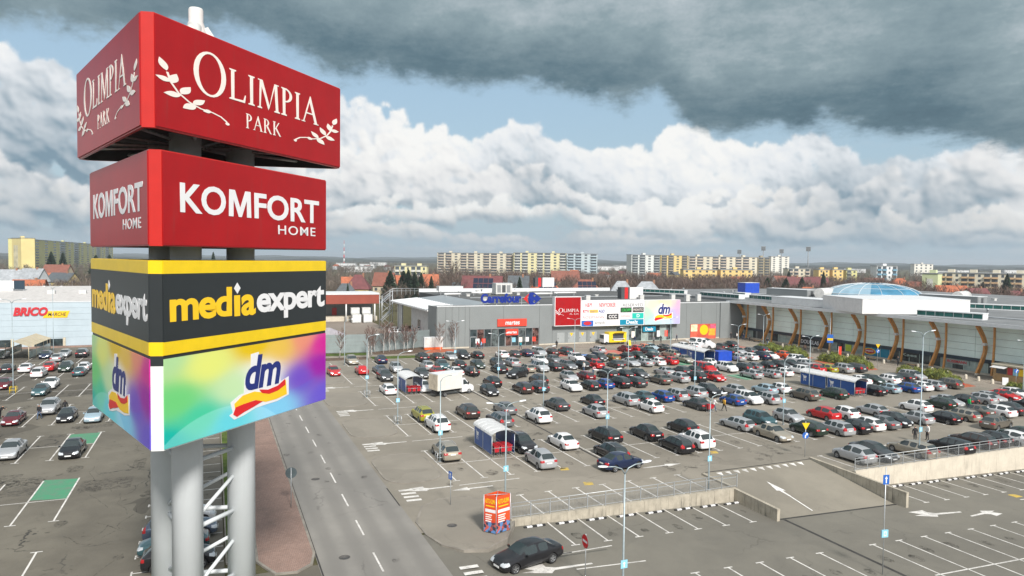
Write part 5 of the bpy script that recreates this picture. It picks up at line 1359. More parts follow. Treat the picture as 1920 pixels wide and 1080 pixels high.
# loading dock
M['dockred'] = mat('dock_fascia_red', (0.26, 0.052, 0.030), 0.6, var=0.08, scale=.3, streak=.1)
dk = thing('loading_dock', 'loading dock with brick red fascia and white posts behind the yard wall', 'loading dock', (0, 0, 0))
b = MB(); b.box(14, 45.4, 210, 210.4, 5.3, 8.0); b.build('fascia', M['dockred'], dk)
b = MB(); b.box(13.9, 45.5, 209.9, 222, 8.0, 8.45); b.build('roof', M['flashing'], dk)
b = MB(); b.box(14, 45.4, 219, 219.4, 0, 8.0); b.build('back_wall', M['hallgrey2'], dk)
b = MB(); b.box(14, 45.4, 212.5, 219, 0, 1.35); b.build('platform', M['conc_light'], dk)
for x in (15, 21.5, 28.5, 35.8, 44.2): b = MB(); b.tube([(x, 210.3, 0), (x, 210.3, 5.3)], .22, 8); b.build('post', M['white'], dk)
b = MB(); b.box(33.0, 34.4, 218.7, 218.95, 1.35, 3.6); b.build('door', M['carrred'], dk)
for i, x in enumerate((38.0, 41.2)):
    o = thing('container', 'white waste container, %s of two before the loading dock' % ('left' if i == 0 else 'right'), 'container', (x, 206.5, 0)); b = MB(); b.box(-1.25, 1.25, -1.2, 1.2, .15, 2.5); b.build('body', M['dirtywhite'], o)
    b = MB(); b.prism([(-1.2, 1.0), (1.2, 1.0), (1.2, 2.6), (-1.2, 2.6)], 2.6, 4.3); b.build('hopper', M['dirtywhite'], o); b = MB(); b.box(-1.1, 1.1, -1.26, -1.2, .4, 2.2); b.build('door', M['flashing'], o)
rnd = random.Random(4)
for i in range(9):
    o = MB(); w = rnd.uniform(.7, 1.3); o.box(-w / 2, w / 2, -.5, .5, 0, rnd.uniform(.6, 1.5)); q = o.build('cardboard_stack', mat('cardboard_%d' % i, (.33 + .05 * rnd.random(), .22, .12), .9), None, (46.6 + 1.1 * (i % 5), 184.0 - 2.0 * (i // 5), 0), rnd.uniform(-.3, .3))
    tag(q, 'brown cardboard stack before the dark dock opening, %s in the %s line' % (('first', 'second', 'third', 'fourth', 'last')[i % 5], ('rear', 'front')[i // 5]), 'cardboard', 'cardboard stacks at the dock')
# yard wall
M['corrug'] = mat('corrugated_grey_green', (0.235, 0.275, 0.275), 0.5, 0.15, var=0.08, scale=.5, streak=.12)
yw = thing('yard_wall', 'long grey green corrugated metal wall behind the birches', 'fence', (0, 0, 0))
pts = [(13.4, 143.0), (18, 142.7), (23.5, 142.0), (29, 141.5), (33.8, 143.3), (38.5, 145.2), (42.8, 147.2)]
for i in range(len(pts) - 1):
    a, c = Vector(pts[i]), Vector(pts[i + 1]); d = c - a; L = d.length; ang = math.atan2(d.y, d.x)
    for k in range(5):
        b = MB(); z0 = .1 + .72 * k; b.box(.03, L - .03, -.04 + .012 * (k % 2), .05, z0, z0 + .70); b.build('panel', M['corrug'], yw, (a.x, a.y, 0), ang)
    b = MB(); b.box(-.09, .09, -.1, .1, 0, 3.75); b.build('post', M['hallgrey2'], yw, (a.x, a.y, 0), ang)
o = thing('sentry_hut', 'small hut with a pale hipped roof behind the yard wall', 'hut', (20.3, 147.5, 0)); b = MB(); b.box(-4, 4, -2.5, 2.5, 0, 3.3); b.build('wall', M['cream'], o)
b = MB(); q = [(-4.5, -3, 3.3), (4.5, -3, 3.3), (4.5, 3, 3.3), (-4.5, 3, 3.3)]; r1, r2 = (-1.5, 0, 4.6), (1.5, 0, 4.6); b.face([q[0], q[1], r2, r1]); b.face([q[1], q[2], r2]); b.face([q[2], q[3], r1, r2]); b.face([q[3], q[0], r1]); b.build('roof', mat('hut_roof', (.30, .28, .30), .6), o)
o = thing('switch_cabinet', 'pale grey switch cabinet at the hall corner by the mulch bed', 'cabinet', (42.0, 142.0, 0.07)); b = MB(); b.box(-2.0, 2.0, -.5, .5, .5, 2.6); b.build('casing', M['flashing'], o); b = MB(); b.box(-1.9, 1.9, -.45, .45, 0, .5); b.build('base', M['orange'], o)
for k in range(2): b = MB(); b.box(-1.9 + 1.95 * k, -.02 + 1.95 * k - .06, -.54, -.505, .6, 2.5); b.build('door', M['dirtywhite'], o)

# ------------------------------------------------------------------ the gallery wing with curved timber columns
M['gpanel'] = mat('glass_panel_pale_green', (0.76, 0.90, 0.86), 0.3, var=0.07, scale=.25, spec=.6)
M['navyband'] = mat('navy_band', (0.012, 0.030, 0.050), 0.4, var=.05)
M['timber'] = mat('glulam_timber', (0.54, 0.24, 0.055), 0.55, var=0.16, scale=2.5)
gal = thing('shopping_gallery', 'long shopping gallery wing with pale green glass panels and overhanging white roof edge', 'shop building', (0, 0, 0))
GX = 123.2; YB = [143.2 - 8.6 * k for k in range(13)]
zr = [2.66, 3.9, 5.15, 6.4, 7.65, 8.95]
for i in range(len(YB) - 1):
    for r_ in range(5):
        b = MB(); b.box(GX, GX + .18, YB[i + 1] + .03, YB[i] - .03, zr[r_] + .025, zr[r_ + 1] - .025); b.build('panel', M['gpanel'] if not (i == 1 and r_ >= 0 and False) else M['hallgrey'], gal)
b = MB(); b.box(GX + .18, GX + .5, 30, 143.2, 2.6, 9.0); b.build('wall', M['hallgrey2'], gal)
b = MB(); b.box(GX - .25, GX + .3, 30, 143.2, 2.05, 2.64); b.build('band', M['navyband'], gal)
b = MB(); b.box(GX - .5, GX + .4, 30, 143.2, -.02, .30); b.build('sill', M['conc_light'], gal)
mixg = [M['shopglass_lit'], gl[3], M['shopglass'], M['shopglass_lit'], mat('shop_display_beige', (.34, .27, .20), .2, var=.6, scale=1.5), M['shopglass_lit'], M['shopglass'], M['shopglass_lit']]
y = 143.0; k = 0
while y > 32:
    w = 2.15; b = MB(); b.box(GX + .02, GX + .08, y - w + .05, y - .05, .31, 2.04)
    zone = (M['signblack'] if 116.2 < y < 124.4 else M['teal'] if 102.0 < y < 108.2 else (M['shopglass'] if 90 < y < 100.5 else None)) or mixg[(k * 5 + k // 3) % 8]
    b.build('glass_pane', zone, gal)
    b = MB(); b.box(GX - .04, GX + .12, y - .05, y + .05, .3, 2.05); b.build('mullion', M['greenframe'], gal)
    y -= w; k += 1
b = MB(); b.box(GX - 4.2, GX + 1, 29, 143.4, 8.98, 9.06); b.build('soffit', M['flashing'], gal)
b = MB(); b.prism([(GX - 4.4, 29), (GX - 4.2, 29), (GX - 4.2, 143.6), (GX - 4.4, 143.6)], 8.75, 9.36); b.build('fascia', M['flashing'], gal)
b = MB(); b.box(GX - 4.19, 236, 29, 143.6, 9.07, 9.28); b.box(GX + .6, 236, 143.6, 205, 9.0, 9.26); b.build('roof', M['membrane2'], gal)
b = MB(); b.box(GX + .6, 235.5, 29.3, 204.5, -3, 8.97); b.build('core', M['hallgrey2'], gal)
b = MB(); b.prism([(116.0, 142.2), (122.9, 142.2), (122.9, 142.45), (116.0, 142.45)], 0, 8.9); b.build('corner_wall', M['hallgrey2'], gal)
b = MB(); b.box(GX - .06, GX + .0, 134.2, 137.6, 0, 9.0); b.build('portal', M['hallgrey'], gal); b = MB(); b.box(GX - .08, GX - .061, 134.8, 137.0, 0, 2.5); b.build('door', M['darkgrey'], gal)
# glulam columns, each a thing
prof = [(120.55, 0.25), (121.75, 2.2), (122.5, 3.9), (122.62, 5.1), (122.15, 6.35), (121.3, 7.5), (120.25, 8.72)]
fine = []
for i in range(len(prof) - 1):
    for t in (0, .33, .66): fine.append((prof[i][0] + (prof[i + 1][0] - prof[i][0]) * t, prof[i][1] + (prof[i + 1][1] - prof[i][1]) * t))
fine.append(prof[-1])
def smooth(L, it=3):
    L = list(L)
    for _ in range(it): L = [L[0]] + [((L[i - 1][0] + 2 * L[i][0] + L[i + 1][0]) / 4, (L[i - 1][1] + 2 * L[i][1] + L[i + 1][1]) / 4) for i in range(1, len(L) - 1)] + [L[-1]]
    return L
fine = smooth(fine)
def ribbon(path, hw, hd):
    b = MB(); R_ = []
    for i, (x, z) in enumerate(path):
        a = path[max(0, i - 1)]; c = path[min(len(path) - 1, i + 1)]; d = Vector((c[0] - a[0], c[1] - a[1])).normalized(); n = Vector((-d.y, d.x))
        R_.append([(x - n.x * hd, -hw, z - n.y * hd), (x + n.x * hd, -hw, z + n.y * hd), (x + n.x * hd, hw, z + n.y * hd), (x - n.x * hd, hw, z - n.y * hd)])
    for i in range(len(R_) - 1):
        for k in range(4): b.face([R_[i][k], R_[i][(k + 1) % 4], R_[i + 1][(k + 1) % 4], R_[i + 1][k]])
    b.face(list(reversed(R_[0]))); b.face(R_[-1]); return b
cm = ribbon(fine, .18, .35).mesh('curved_beam', M['timber'])
pm_ = ribbon(smooth([(121.35, .25), (121.9, 3), (122.1, 5.2), (121.7, 8.7)]), .13, .15).mesh('straight_beam', M['timber'])
b = MB(); b.tube([(120.55, 0, 0), (120.55, 0, .5)], .32, 10); fm = b.mesh('foot', M['conc_light'])
b = MB(); b.box(121.9, 122.5, -.28, .28, 5.15, 5.6); b.tube([(122.3, 0, 5.35), (122.3, -1.9, 5.25)], .09, 6); brm = b.mesh('bracket', M['white'])
ordn = ['first', 'second', 'third', 'fourth', 'fifth', 'sixth', 'seventh', 'eighth', 'ninth', 'tenth']
for k in range(10):
    yk = 141.0 - 8.6 * k
    o = thing('timber_column', '%s curved brown timber column from the corner along the green glass front' % ordn[k], 'column', (0, yk, 0), 0, 'curved timber columns of the gallery')
    link('curved_beam', cm, o); link('foot', fm, o); link('bracket', brm, o); s_ = link('straight_beam', pm_, o, (0, -2.0, 0))
# shop names on the gallery front
def gsign(label, y0, y1, z0, z1, m, txt, tm, bold=.02, plate=True, tx=None):
    o = thing('shop_sign', label, 'shop sign', (GX - .10, y0, 0), -PI / 2)      # local x runs along -Y
    L = y0 - y1
    if plate: b = MB(); b.box(0, L, -.04, .06, z0, z1); b.build('board', m, o)
    if txt: words(txt, tm, o, *(tx or (L * .1, L * .9)), z0 + (z1 - z0) * .22, z0 + (z1 - z0) * .78, y=-.045, depth=.03, bold=bold)
    return o
gsign('black shop sign with white capitals behind the left hedge', 123.5, 117.1, .45, 2.02, M['signblack'], 'DOUGLAS', M['letter_white'])
o = gsign('blue green shop window with a red and yellow oval emblem', 106.2, 102.9, .35, 1.95, M['teal'], '', M['letter_white'])
put(up_mesh(shape_mesh([ell(1.65, 1.18, 1.45, .66)]), -.05, .01), 'emblem', M['dmyellow'], o); put(up_mesh(shape_mesh([ell(1.65, 1.20, 1.25, .46)]), -.062, .01), 'emblem', M['logred'], o); words('pepco', M['letter_white'], o, .75, 2.55, .98, 1.42, y=-.075, depth=.01, bold=.02)
gsign('white shop letters on dark glass behind the yellow triangle sign', 97.6, 93.6, 1.1, 2.03, M['signblack'], 'Kaes', M['greenframe'], .01)
gsign('red shop capitals on pale glass between two right hand columns', 88.4, 83.9, 1.15, 2.03, M['shopglass_lit'], 'ROSSMANN', M['logred'], .025)
b = MB(); b.box(0, 1.5, -.05, -.01, .5, 1.9); tag(b.build('window_poster', mat('poster_lime', (.45, .55, .04), .5), None, (GX - .06, 110.6, 0), -PI / 2), 'lime green poster in the shop window left of the oval emblem', 'poster')
# roof of the gallery
def skylight(label, x, y, L, rz=PI / 2, w=2.0):
    o = thing('skylight', label, 'skylight', (x, y, 9.27), rz)
    b = MB(); b.box(-L / 2, L / 2, -w / 2, w / 2, 0, .25); b.build('curb', M['flashing'], o)
    b = MB(); b.prism([(-L / 2 - .1, -w / 2 - .1), (L / 2 + .1, -w / 2 - .1), (L / 2 + .1, w / 2 + .1), (-L / 2 - .1, w / 2 + .1)], 1.05, 1.2); b.build('lid', M['flashing'], o)
    n = max(2, int(L / 1.5))
    for k in range(n):
        for s in (-1, 1):
            x0 = -L / 2 + L * k / n
            b = MB(); b.box(x0 + .06, x0 + L / n - .06, s * w / 2 - .03, s * w / 2 + .03, .26, 1.04); b.build('pane', M['skyglass'], o)
    for k in range(n + 1):
        x0 = -L / 2 + L * k / n
        b = MB(); b.box(x0 - .05, x0 + .05, -w / 2, w / 2, .25, 1.05); b.build('frame', M['white'], o)
M['skyglass'] = mat('skylight_glass_green', (0.012, 0.085, 0.075), 0.12, var=.3, scale=.8)
skylight('long green glazed skylight near the hall and gallery corner', 127.5, 156, 16); skylight('green glazed skylight farthest left on the gallery roof', 124.5, 180, 16, 2.05)
skylight('green glazed skylight left of the low white roof block', 130.5, 140, 15); skylight('green glazed skylight nearest the right roof edge', 124.5, 88.5, 11, 1.8, 2.2); skylight('green glazed skylight before the glass dome at far right', 157, 102, 13, 2.0)
skylight('short green skylight beside the blue roof tank', 136, 158, 5)
roofbox('roof_tank', 'bright blue box on the gallery roof', 155, 177, 9.27, 5.5, 3.5, 3.2, M['tarp'], 'roof box', louvre=False)
roofbox('plant_room', 'large white plant room in front of the glass dome', 128.6, 104, 9.27, 22, 15, 2.8, M['white'], 'plant room', rz=-.32, louvre=False)
roofbox('plant_room', 'low white roof block left of the air units', 125.6, 121, 9.27, 6.0, 22, 1.6, M['white'], 'plant room', louvre=False)
for i, (x, y) in enumerate(((120.9, 104.7), (121.4, 100.8))):
    roofbox('air_handling_unit', 'white air unit with dark intake, %s of the pair at the roof edge' % ('left' if i == 0 else 'right'), x, y, 9.27, 2.0, 2.6, 1.5, M['dirtywhite'], 'roof unit', .3, rz=-PI / 2)
for i, (x, y, L, lab) in enumerate(((151, 155, 14, 'grey green louvred box on the gallery roof behind the skylights'), (166, 118, 14, 'grey louvred box on the far right gallery roof'))):
    roofbox('air_handling_unit', lab, x, y, 9.27, 4, L, 1.8, M['hallgrey2'], 'roof unit', .4, rz=.1)
for x, y, lab in ((155, 146.5, 'white ribbed barrel cooler left of the glass dome'), (178, 124, 'white ribbed barrel cooler right of the glass dome')):
    o = thing('cooling_barrel', lab, 'roof unit', (x, y, 9.27), .4); b = MB(); b.tube([(-4.5, 0, 1.5), (4.5, 0, 1.5)], 1.35, 16); b.build('barrel', M['dirtywhite'], o)
    for k in range(8): b = MB(); b.tube([(-4.2 + 1.2 * k, 0, 1.5), (-4.05 + 1.2 * k, 0, 1.5)], 1.40, 16); b.build('rib', M['flashing'], o)
    b = MB(); b.box(-4, 4, -.6, .6, 0, .6); b.build('stand', M['galv'], o)
# small clutter on the flat roofs
rcl = random.Random(8)
vm_ = MB(); vm_.box(-.45, .45, -.45, .45, 0, .55); vm_.box(-.55, .55, -.55, .55, .56, .68); vme = vm_.mesh('casing', M['dirtywhite'])
vt_ = MB(); vt_.lathe([(.18, 0), (.18, .8), (.34, .82), (.30, 1.0), (0, 1.1)], n=10); vte = vt_.mesh('cowl', M['galv'])
for i in range(34):   # roof_vent_small
    if i < 18: x, y, zz, where = rcl.uniform(60, 120), rcl.uniform(148, 204), 8.745, 'hall roof'
    else: x, y, zz, where = rcl.uniform(126, 200), rcl.uniform(60, 198), 9.285, 'gallery roof'
    if 112 < x < 142 and 90 < y < 120 or (x - 168.5) ** 2 + (y - 143) ** 2 < 300: continue
    o = thing('roof_vent', 'small %s vent standing on the flat %s' % (('boxy white', 'round metal')[i % 2], where), 'roof vent', (x, y, zz), 0, 'small vents on the flat roofs'); link('casing' if i % 2 == 0 else 'cowl', vme if i % 2 == 0 else vte, o)
for i, (x0, y0, x1, y1, zz) in enumerate(((60, 170, 118, 170, 8.76), (130, 70, 130, 135, 9.30), (140, 168, 210, 168, 9.30))):
    o = thing('roof_cable_tray', 'long galvanised cable tray across the roof, %s' % ('on the hall', 'near the gallery front', 'behind the skylights')[i], 'cable tray', (0, 0, 0)); b = MB(); b.tube([(x0, y0, zz + .25), (x1, y1, zz + .25)], .12, 4); b.build('tray', M['galv'], o)
# glass dome
M['domeglass'] = mat('dome_glass', (0.24, 0.38, 0.47), 0.15, var=.10, scale=.3, spec=.6); M['domeglass2'] = mat('dome_glass_blue', (0.05, 0.20, 0.32), 0.12, var=.2, scale=.3, spec=.6)
o = thing('glass_dome', 'shallow glass dome on the gallery roof', 'dome', (168.5, 143.0, 9.27)); RD, HD = 12.6, 3.7
b = MB(); b.lathe([(RD + .4, 0), (RD + .4, .7), (RD, .7)], n=40); b.build('ring', M['flashing'], o)
nr, na = 7, 28
def dp(i, j): a = 2 * PI * j / na; t = i / nr * PI / 2; return (RD * math.cos(t) * math.cos(a), RD * math.cos(t) * math.sin(a), .7 + HD * math.sin(t))
for j in range(na):
    for i in range(nr - 1):
        b = MB(); b.face([dp(i, j), dp(i, j + 1), dp(i + 1, j + 1), dp(i + 1, j)]); b.build('pane', M['domeglass2'] if -2.4 < (2 * PI * (j + .5) / na - 2 * PI if j > na / 2 else 2 * PI * (j + .5) / na) < -.75 and i < 6 else M['domeglass'], o)
b = MB(); b.face([dp(nr - 1, j) for j in range(na)]); b.build('crown_pane', M['domeglass'], o)
b = MB()
for j in range(0, na, 2): b.tube([tuple(Vector(dp(i, j)) * 1.003) for i in range(nr)], .05, 4)
for i in (1, 3, 5): b.tube([tuple(Vector(dp(i, j % na)) * 1.003) for j in range(na + 1)], .05, 4)
b.build('ribs', M['white'], o)

# ------------------------------------------------------------------ the pale store on the left
M['brico'] = mat('cladding_pale_blue', (0.42, 0.50, 0.55), 0.5, 0.1, var=0.05, scale=.3, streak=.06)
bs = thing('hardware_store', 'wide pale blue clad store with low roof on the left', 'shop building', (0, 0, 0)); BY = 168.7
zs = [0.32, 1.95, 3.15, 4.35, 5.55, 6.75, 7.95, 9.15]; xs = [-90 + 8.4 * k for k in range(11)]
for i in range(len(xs) - 1):
    for k in range(len(zs) - 1):
        if k == 0: continue
        b = MB(); b.box(xs[i] + .01, xs[i + 1] - .01, BY, BY + .2, zs[k] + .012, zs[k + 1] - .012); b.build('panel', M['brico'], bs)
b = MB(); b.box(-90, -6, BY + .21, 232, 0, 9.0); b.build('core', M['brico'], bs)
b = MB(); b.box(-90, -6, BY + .02, BY + .205, 0, 1.94); b.build('base_wall', M['brico'], bs)
b = MB(); b.box(-90.2, -5.8, BY - .08, BY + .4, 9.15, 9.30); b.build('eaves_flashing', M['flashing'], bs)
b = MB(); b.face([(-90, BY + .4, 9.2), (-6, BY + .4, 9.2), (-6, 200, 11.2), (-90, 200, 11.2)]); b.face([(-90, 200, 11.2), (-6, 200, 11.2), (-6, 232, 9.2), (-90, 232, 9.2)]); b.build('roof', mat('roof_pale', (.50, .48, .46), .7, var=.1, dirt=.3), bs)
for x in (-39.5, -33.3, -30.6, -45.0):
    w = 2.2 if x != -45 else 3
    b = MB(); b.box(x, x + w, BY - .05, BY - .01, .25, 1.7); w_ = b.build('window', M['shopglass'], bs)
    b = MB(); b.box(x - .5, x - .05, BY - .16, BY - .01, 0, 1.9); b.box(x + w + .05, x + w + .5, BY - .16, BY - .01, 0, 1.9); b.build('pilaster', M['cream'], w_)
b = MB(); b.box(-60, -18, BY - 1.4, BY - .2, 0, .25); b.build('step', M['brickpave'], bs)
o = thing('shop_sign', 'red italic letters with yellow plate on the pale store wall', 'shop sign', (0, 0, 0))
words('BRICO', M['logred'], o, -36.8, -30.9, 6.45, 8.2, y=BY - .03, depth=.15, bold=.05, shear=.22)
put(up_mesh(shape_mesh([[(-31.8, 6.0), (-27.6, 6.0), (-27.1, 7.35), (-31.2, 7.35)]]), BY - .02, .06), 'plate', M['dmyellow'], o); words('MARCHE', M['logblack'], o, -30.9, -27.7, 6.35, 7.05, y=BY - .09, depth=.02, bold=.01, shear=.22)
o = thing('roof_billboard', 'white roof billboard with a dark panel above the pale store', 'billboard', (-41.6, 190, 10.2)); b = MB(); b.box(-4.5, 0.4, -.2, .2, .9, 2.6); b.build('board', M['white'], o); b = MB(); b.box(.45, 2.4, -.2, .2, .7, 2.7); b.build('dark_board', M['navyband'], o)
b = MB(); b.box(-4.5, .2, -.3, 1.2, -.7, .75); b.build('plant_box', M['white'], o)
for x in (-3.5, .2, 2.2): b = MB(); b.box(x, x + .12, -.1, .1, -1.0, .9); b.build('leg', M['galv'], o)
for i, x in enumerate((-33, -27, -21)): roofbox('ventilation_stack', 'small white roof vent, %s along the pale store roof' % ('left', 'middle', 'right')[i], x, 184, 9.9, 1.4, 1.2, .9, M['dirtywhite'], 'roof vent', 0, louvre=False)
# beige gabled trolley roof in the left lot
o = thing('trolley_shelter', 'beige gabled trolley shelter in front of the pale store', 'trolley shelter', (-32.2, 155.5, 0), -.06)
b = MB(); M['beigeroof'] = mat('beige_sheet', (.46, .40, .28), .6, var=.1, dirt=.2)
for s in (-1, 1):
    for k in range(6):
        y0 = -7 + 14 * k / 6; b = MB(); b.face([(s * 2.6, y0 + .04, 2.5), (0, y0 + .04, 3.5), (0, y0 + 14 / 6 - .04, 3.5), (s * 2.6, y0 + 14 / 6 - .04, 2.5)]); b.build('roof_panel', M['beigeroof'], o)
    for y in (-6.8, -2.3, 2.3, 6.8): b = MB(); b.tube([(s * 2.4, y, 0), (s * 2.4, y, 2.6)], .06, 6); b.build('post', M['beigeroof'], o)
    b = MB(); b.box(s * 2.4 - .02, s * 2.4 + .02, -6.7, 6.7, .4, 1.6); b.build('side_panel', M['shopglass_lit'], o)

# ------------------------------------------------------------------ cars
M['carglass'] = mat('car_glass', (0.020, 0.030, 0.031), 0.04, var=0.0, spec=0.9)
M['tyre'] = mat('tyre', (0.016, 0.016, 0.017), 0.8, var=0.0)
M['rim'] = mat('wheel_rim', (0.34, 0.35, 0.36), 0.35, 0.7, var=0.0)
M['trim'] = mat('black_trim', (0.014, 0.014, 0.015), 0.55, var=0.0)
M['headlamp'] = mat('headlamp', (0.55, 0.58, 0.60), 0.12, 0.3, var=0.0)
M['taillamp'] = mat('tail_lamp', (0.34, 0.012, 0.014), 0.18, var=0.0)
M['plate'] = mat('number_plate', (0.72, 0.73, 0.72), 0.4, var=0.0)
CARCOL = dict(white=(0.70, 0.70, 0.70), silver=(0.40, 0.41, 0.42), grey=(0.165, 0.172, 0.18), darkgrey=(0.055, 0.058, 0.062), black=(0.012, 0.012, 0.014), navy=(0.012, 0.022, 0.065), blue=(0.015, 0.075, 0.30),
              bluegrey=(0.075, 0.10, 0.145), lightblue=(0.36, 0.48, 0.55), teal=(0.045, 0.105, 0.12), red=(0.42, 0.012, 0.014), darkred=(0.14, 0.010, 0.018), orange=(0.56, 0.085, 0.02), lime=(0.36, 0.34, 0.03),
              gold=(0.24, 0.165, 0.055), champagne=(0.34, 0.305, 0.245), bronze=(0.13, 0.115, 0.095), brown=(0.050, 0.034, 0.030), darkgreen=(0.022, 0.040, 0.028))
CM = {}
for k, c in CARCOL.items():
    CM[k] = mat('car_paint_' + k, c, 0.32 if k not in ('silver', 'champagne', 'grey') else 0.36, 0.0 if k in ('white', 'red', 'orange', 'black') else 0.35, var=0.04, scale=0.8, coat=0.85, spec=0.12)
WORD = dict(bluegrey='blue-grey', lightblue='light-blue', darkgrey='dark-grey', darkred='dark-red', darkgreen='dark-green', lime='lime-green', navy='navy')
TYPEW = dict(hatch='hatchback', sedan='sedan', suv='SUV', mpv='minivan', estate='estate', cabrio='convertible', van='van')

# body sections: (fraction from the nose, width factor, underside z, shoulder z, top z, half width factor at the top edge)
def sections(kind):
    if kind == 'sedan': return 4.62, 1.80, [(0, .70, .34, .50, .56, .55), (.012, .85, .24, .58, .66, .68), (.045, .94, .19, .66, .74, .74), (.13, .985, .18, .76, .85, .76), (.235, 1, .18, .84, .93, .76), (.285, 1, .18, .875, .985, .74),
        (.345, 1, .18, .89, 1.20, .665), (.41, 1, .18, .90, 1.395, .60), (.49, 1, .18, .905, 1.445, .59), (.545, 1, .18, .91, 1.452, .59), (.565, 1, .18, .91, 1.45, .59), (.66, 1, .18, .915, 1.435, .585), (.72, 1, .18, .92, 1.38, .59), (.785, .995, .18, .925, 1.20, .63), (.845, .985, .18, .93, 1.045, .68),
        (.885, .975, .19, .93, 1.02, .69), (.955, .94, .22, .90, .995, .68), (.985, .88, .28, .80, .93, .64), (1, .76, .36, .66, .80, .56)]
    if kind == 'hatch': return 4.15, 1.76, [(0, .70, .34, .52, .58, .55), (.014, .85, .24, .61, .69, .68), (.05, .94, .19, .70, .78, .74), (.13, .985, .18, .80, .89, .75), (.22, 1, .18, .88, .97, .75), (.27, 1, .18, .905, 1.02, .73),
        (.345, 1, .18, .92, 1.26, .66), (.42, 1, .18, .93, 1.455, .60), (.51, 1, .18, .94, 1.50, .59), (.565, 1, .18, .945, 1.505, .59), (.585, 1, .18, .945, 1.504, .59), (.69, 1, .18, .955, 1.48, .58), (.80, .995, .18, .965, 1.43, .575), (.845, .99, .18, .97, 1.39, .585), (.905, .98, .19, .975, 1.20, .63), (.955, .965, .20, .97, 1.02, .68),
        (.975, .95, .22, .93, .97, .67), (.99, .90, .28, .82, .88, .62), (1, .80, .36, .64, .72, .56)]
    if kind == 'estate': return 4.68, 1.80, [(0, .70, .34, .50, .56, .55), (.012, .85, .24, .58, .66, .68), (.045, .94, .19, .66, .74, .74), (.12, .985, .18, .77, .86, .76), (.215, 1, .18, .85, .94, .76), (.265, 1, .18, .88, .99, .74),
        (.335, 1, .18, .90, 1.23, .66), (.405, 1, .18, .91, 1.425, .60), (.49, 1, .18, .915, 1.475, .60), (.525, 1, .18, .92, 1.48, .60), (.545, 1, .18, .92, 1.48, .60), (.66, 1, .18, .93, 1.47, .60), (.70, 1, .18, .93, 1.468, .60), (.715, 1, .18, .93, 1.466, .60), (.86, .995, .18, .94, 1.44, .595), (.895, .99, .18, .945, 1.41, .60), (.94, .98, .19, .95, 1.20, .64), (.972, .965, .20, .945, 1.0, .68),
        (.984, .95, .22, .91, .95, .67), (.993, .90, .28, .80, .86, .62), (1, .80, .36, .64, .72, .56)]
    if kind == 'suv': return 4.48, 1.86, [(0, .72, .42, .62, .70, .58), (.014, .87, .30, .74, .83, .70), (.045, .95, .25, .84, .93, .75), (.12, .985, .24, .94, 1.03, .76), (.215, 1, .24, 1.01, 1.10, .76), (.26, 1, .24, 1.03, 1.145, .74),
        (.33, 1, .24, 1.045, 1.39, .665), (.40, 1, .24, 1.05, 1.60, .62), (.49, 1, .24, 1.06, 1.655, .61), (.535, 1, .24, 1.065, 1.66, .61), (.555, 1, .24, 1.065, 1.66, .61), (.67, 1, .24, 1.075, 1.64, .605), (.69, 1, .24, 1.08, 1.638, .605), (.83, .995, .24, 1.09, 1.59, .60), (.865, .99, .24, 1.095, 1.55, .61), (.915, .98, .25, 1.10, 1.34, .645), (.955, .965, .27, 1.08, 1.12, .69),
        (.974, .955, .29, 1.03, 1.07, .68), (.99, .91, .34, .90, .96, .64), (1, .82, .42, .72, .80, .58)]
    if kind == 'mpv': return 4.40, 1.80, [(0, .72, .36, .58, .66, .56), (.014, .87, .25, .69, .77, .69), (.05, .95, .20, .79, .88, .74), (.11, .985, .19, .88, .99, .74), (.165, 1, .19, .93, 1.07, .73), (.20, 1, .19, .95, 1.13, .72),
        (.28, 1, .19, .96, 1.36, .665), (.365, 1, .19, .97, 1.575, .62), (.46, 1, .19, .98, 1.63, .61), (.50, 1, .19, .98, 1.635, .61), (.52, 1, .19, .985, 1.635, .61), (.65, 1, .19, .99, 1.625, .61), (.67, 1, .19, .99, 1.622, .61), (.85, .995, .19, 1.0, 1.58, .605), (.885, .99, .19, 1.0, 1.55, .61), (.935, .98, .20, 1.0, 1.33, .65), (.968, .965, .22, .98, 1.08, .69),
        (.981, .955, .24, .94, 1.0, .68), (.992, .91, .30, .82, .90, .64), (1, .82, .38, .66, .76, .58)]
    if kind == 'van': return 4.95, 1.92, [(0, .74, .38, .68, .78, .60), (.014, .88, .27, .80, .90, .72), (.045, .96, .22, .92, 1.02, .77), (.10, .99, .21, 1.02, 1.14, .78), (.14, 1, .21, 1.06, 1.22, .77), (.17, 1, .21, 1.08, 1.28, .76),
        (.24, 1, .21, 1.09, 1.56, .72), (.31, 1, .21, 1.10, 1.82, .70), (.38, 1, .21, 1.10, 1.93, .70), (.44, 1, .21, 1.10, 1.95, .70), (.46, 1, .21, 1.10, 1.95, .70), (.66, 1, .21, 1.12, 1.95, .70), (.68, 1, .21, 1.12, 1.95, .70), (.93, 1, .21, 1.12, 1.92, .70), (.96, .995, .21, 1.12, 1.88, .71), (.975, .99, .22, 1.12, 1.60, .73), (.985, .98, .23, 1.10, 1.22, .75),
        (.99, .965, .25, 1.05, 1.12, .74), (.996, .93, .30, .90, 1.0, .70), (1, .86, .38, .70, .84, .62)]
def roof_ix(S):
    """indices: cowl, first roof section, last roof section, foot of the rear window"""
    tops = [s[4] for s in S]; mx = max(tops)
    first = next(i for i, t in enumerate(tops) if t > mx - .07); cowl = first - 2
    last = max(i for i, t in enumerate(tops) if t > mx - (.075 if S[-4][4] < mx else .075))
    return cowl, first, last, last + 2
WHEELS = dict(sedan=(.175, .785, .315), hatch=(.19, .80, .31), estate=(.175, .775, .315), suv=(.18, .79, .355), mpv=(.17, .79, .315), van=(.15, .79, .33))
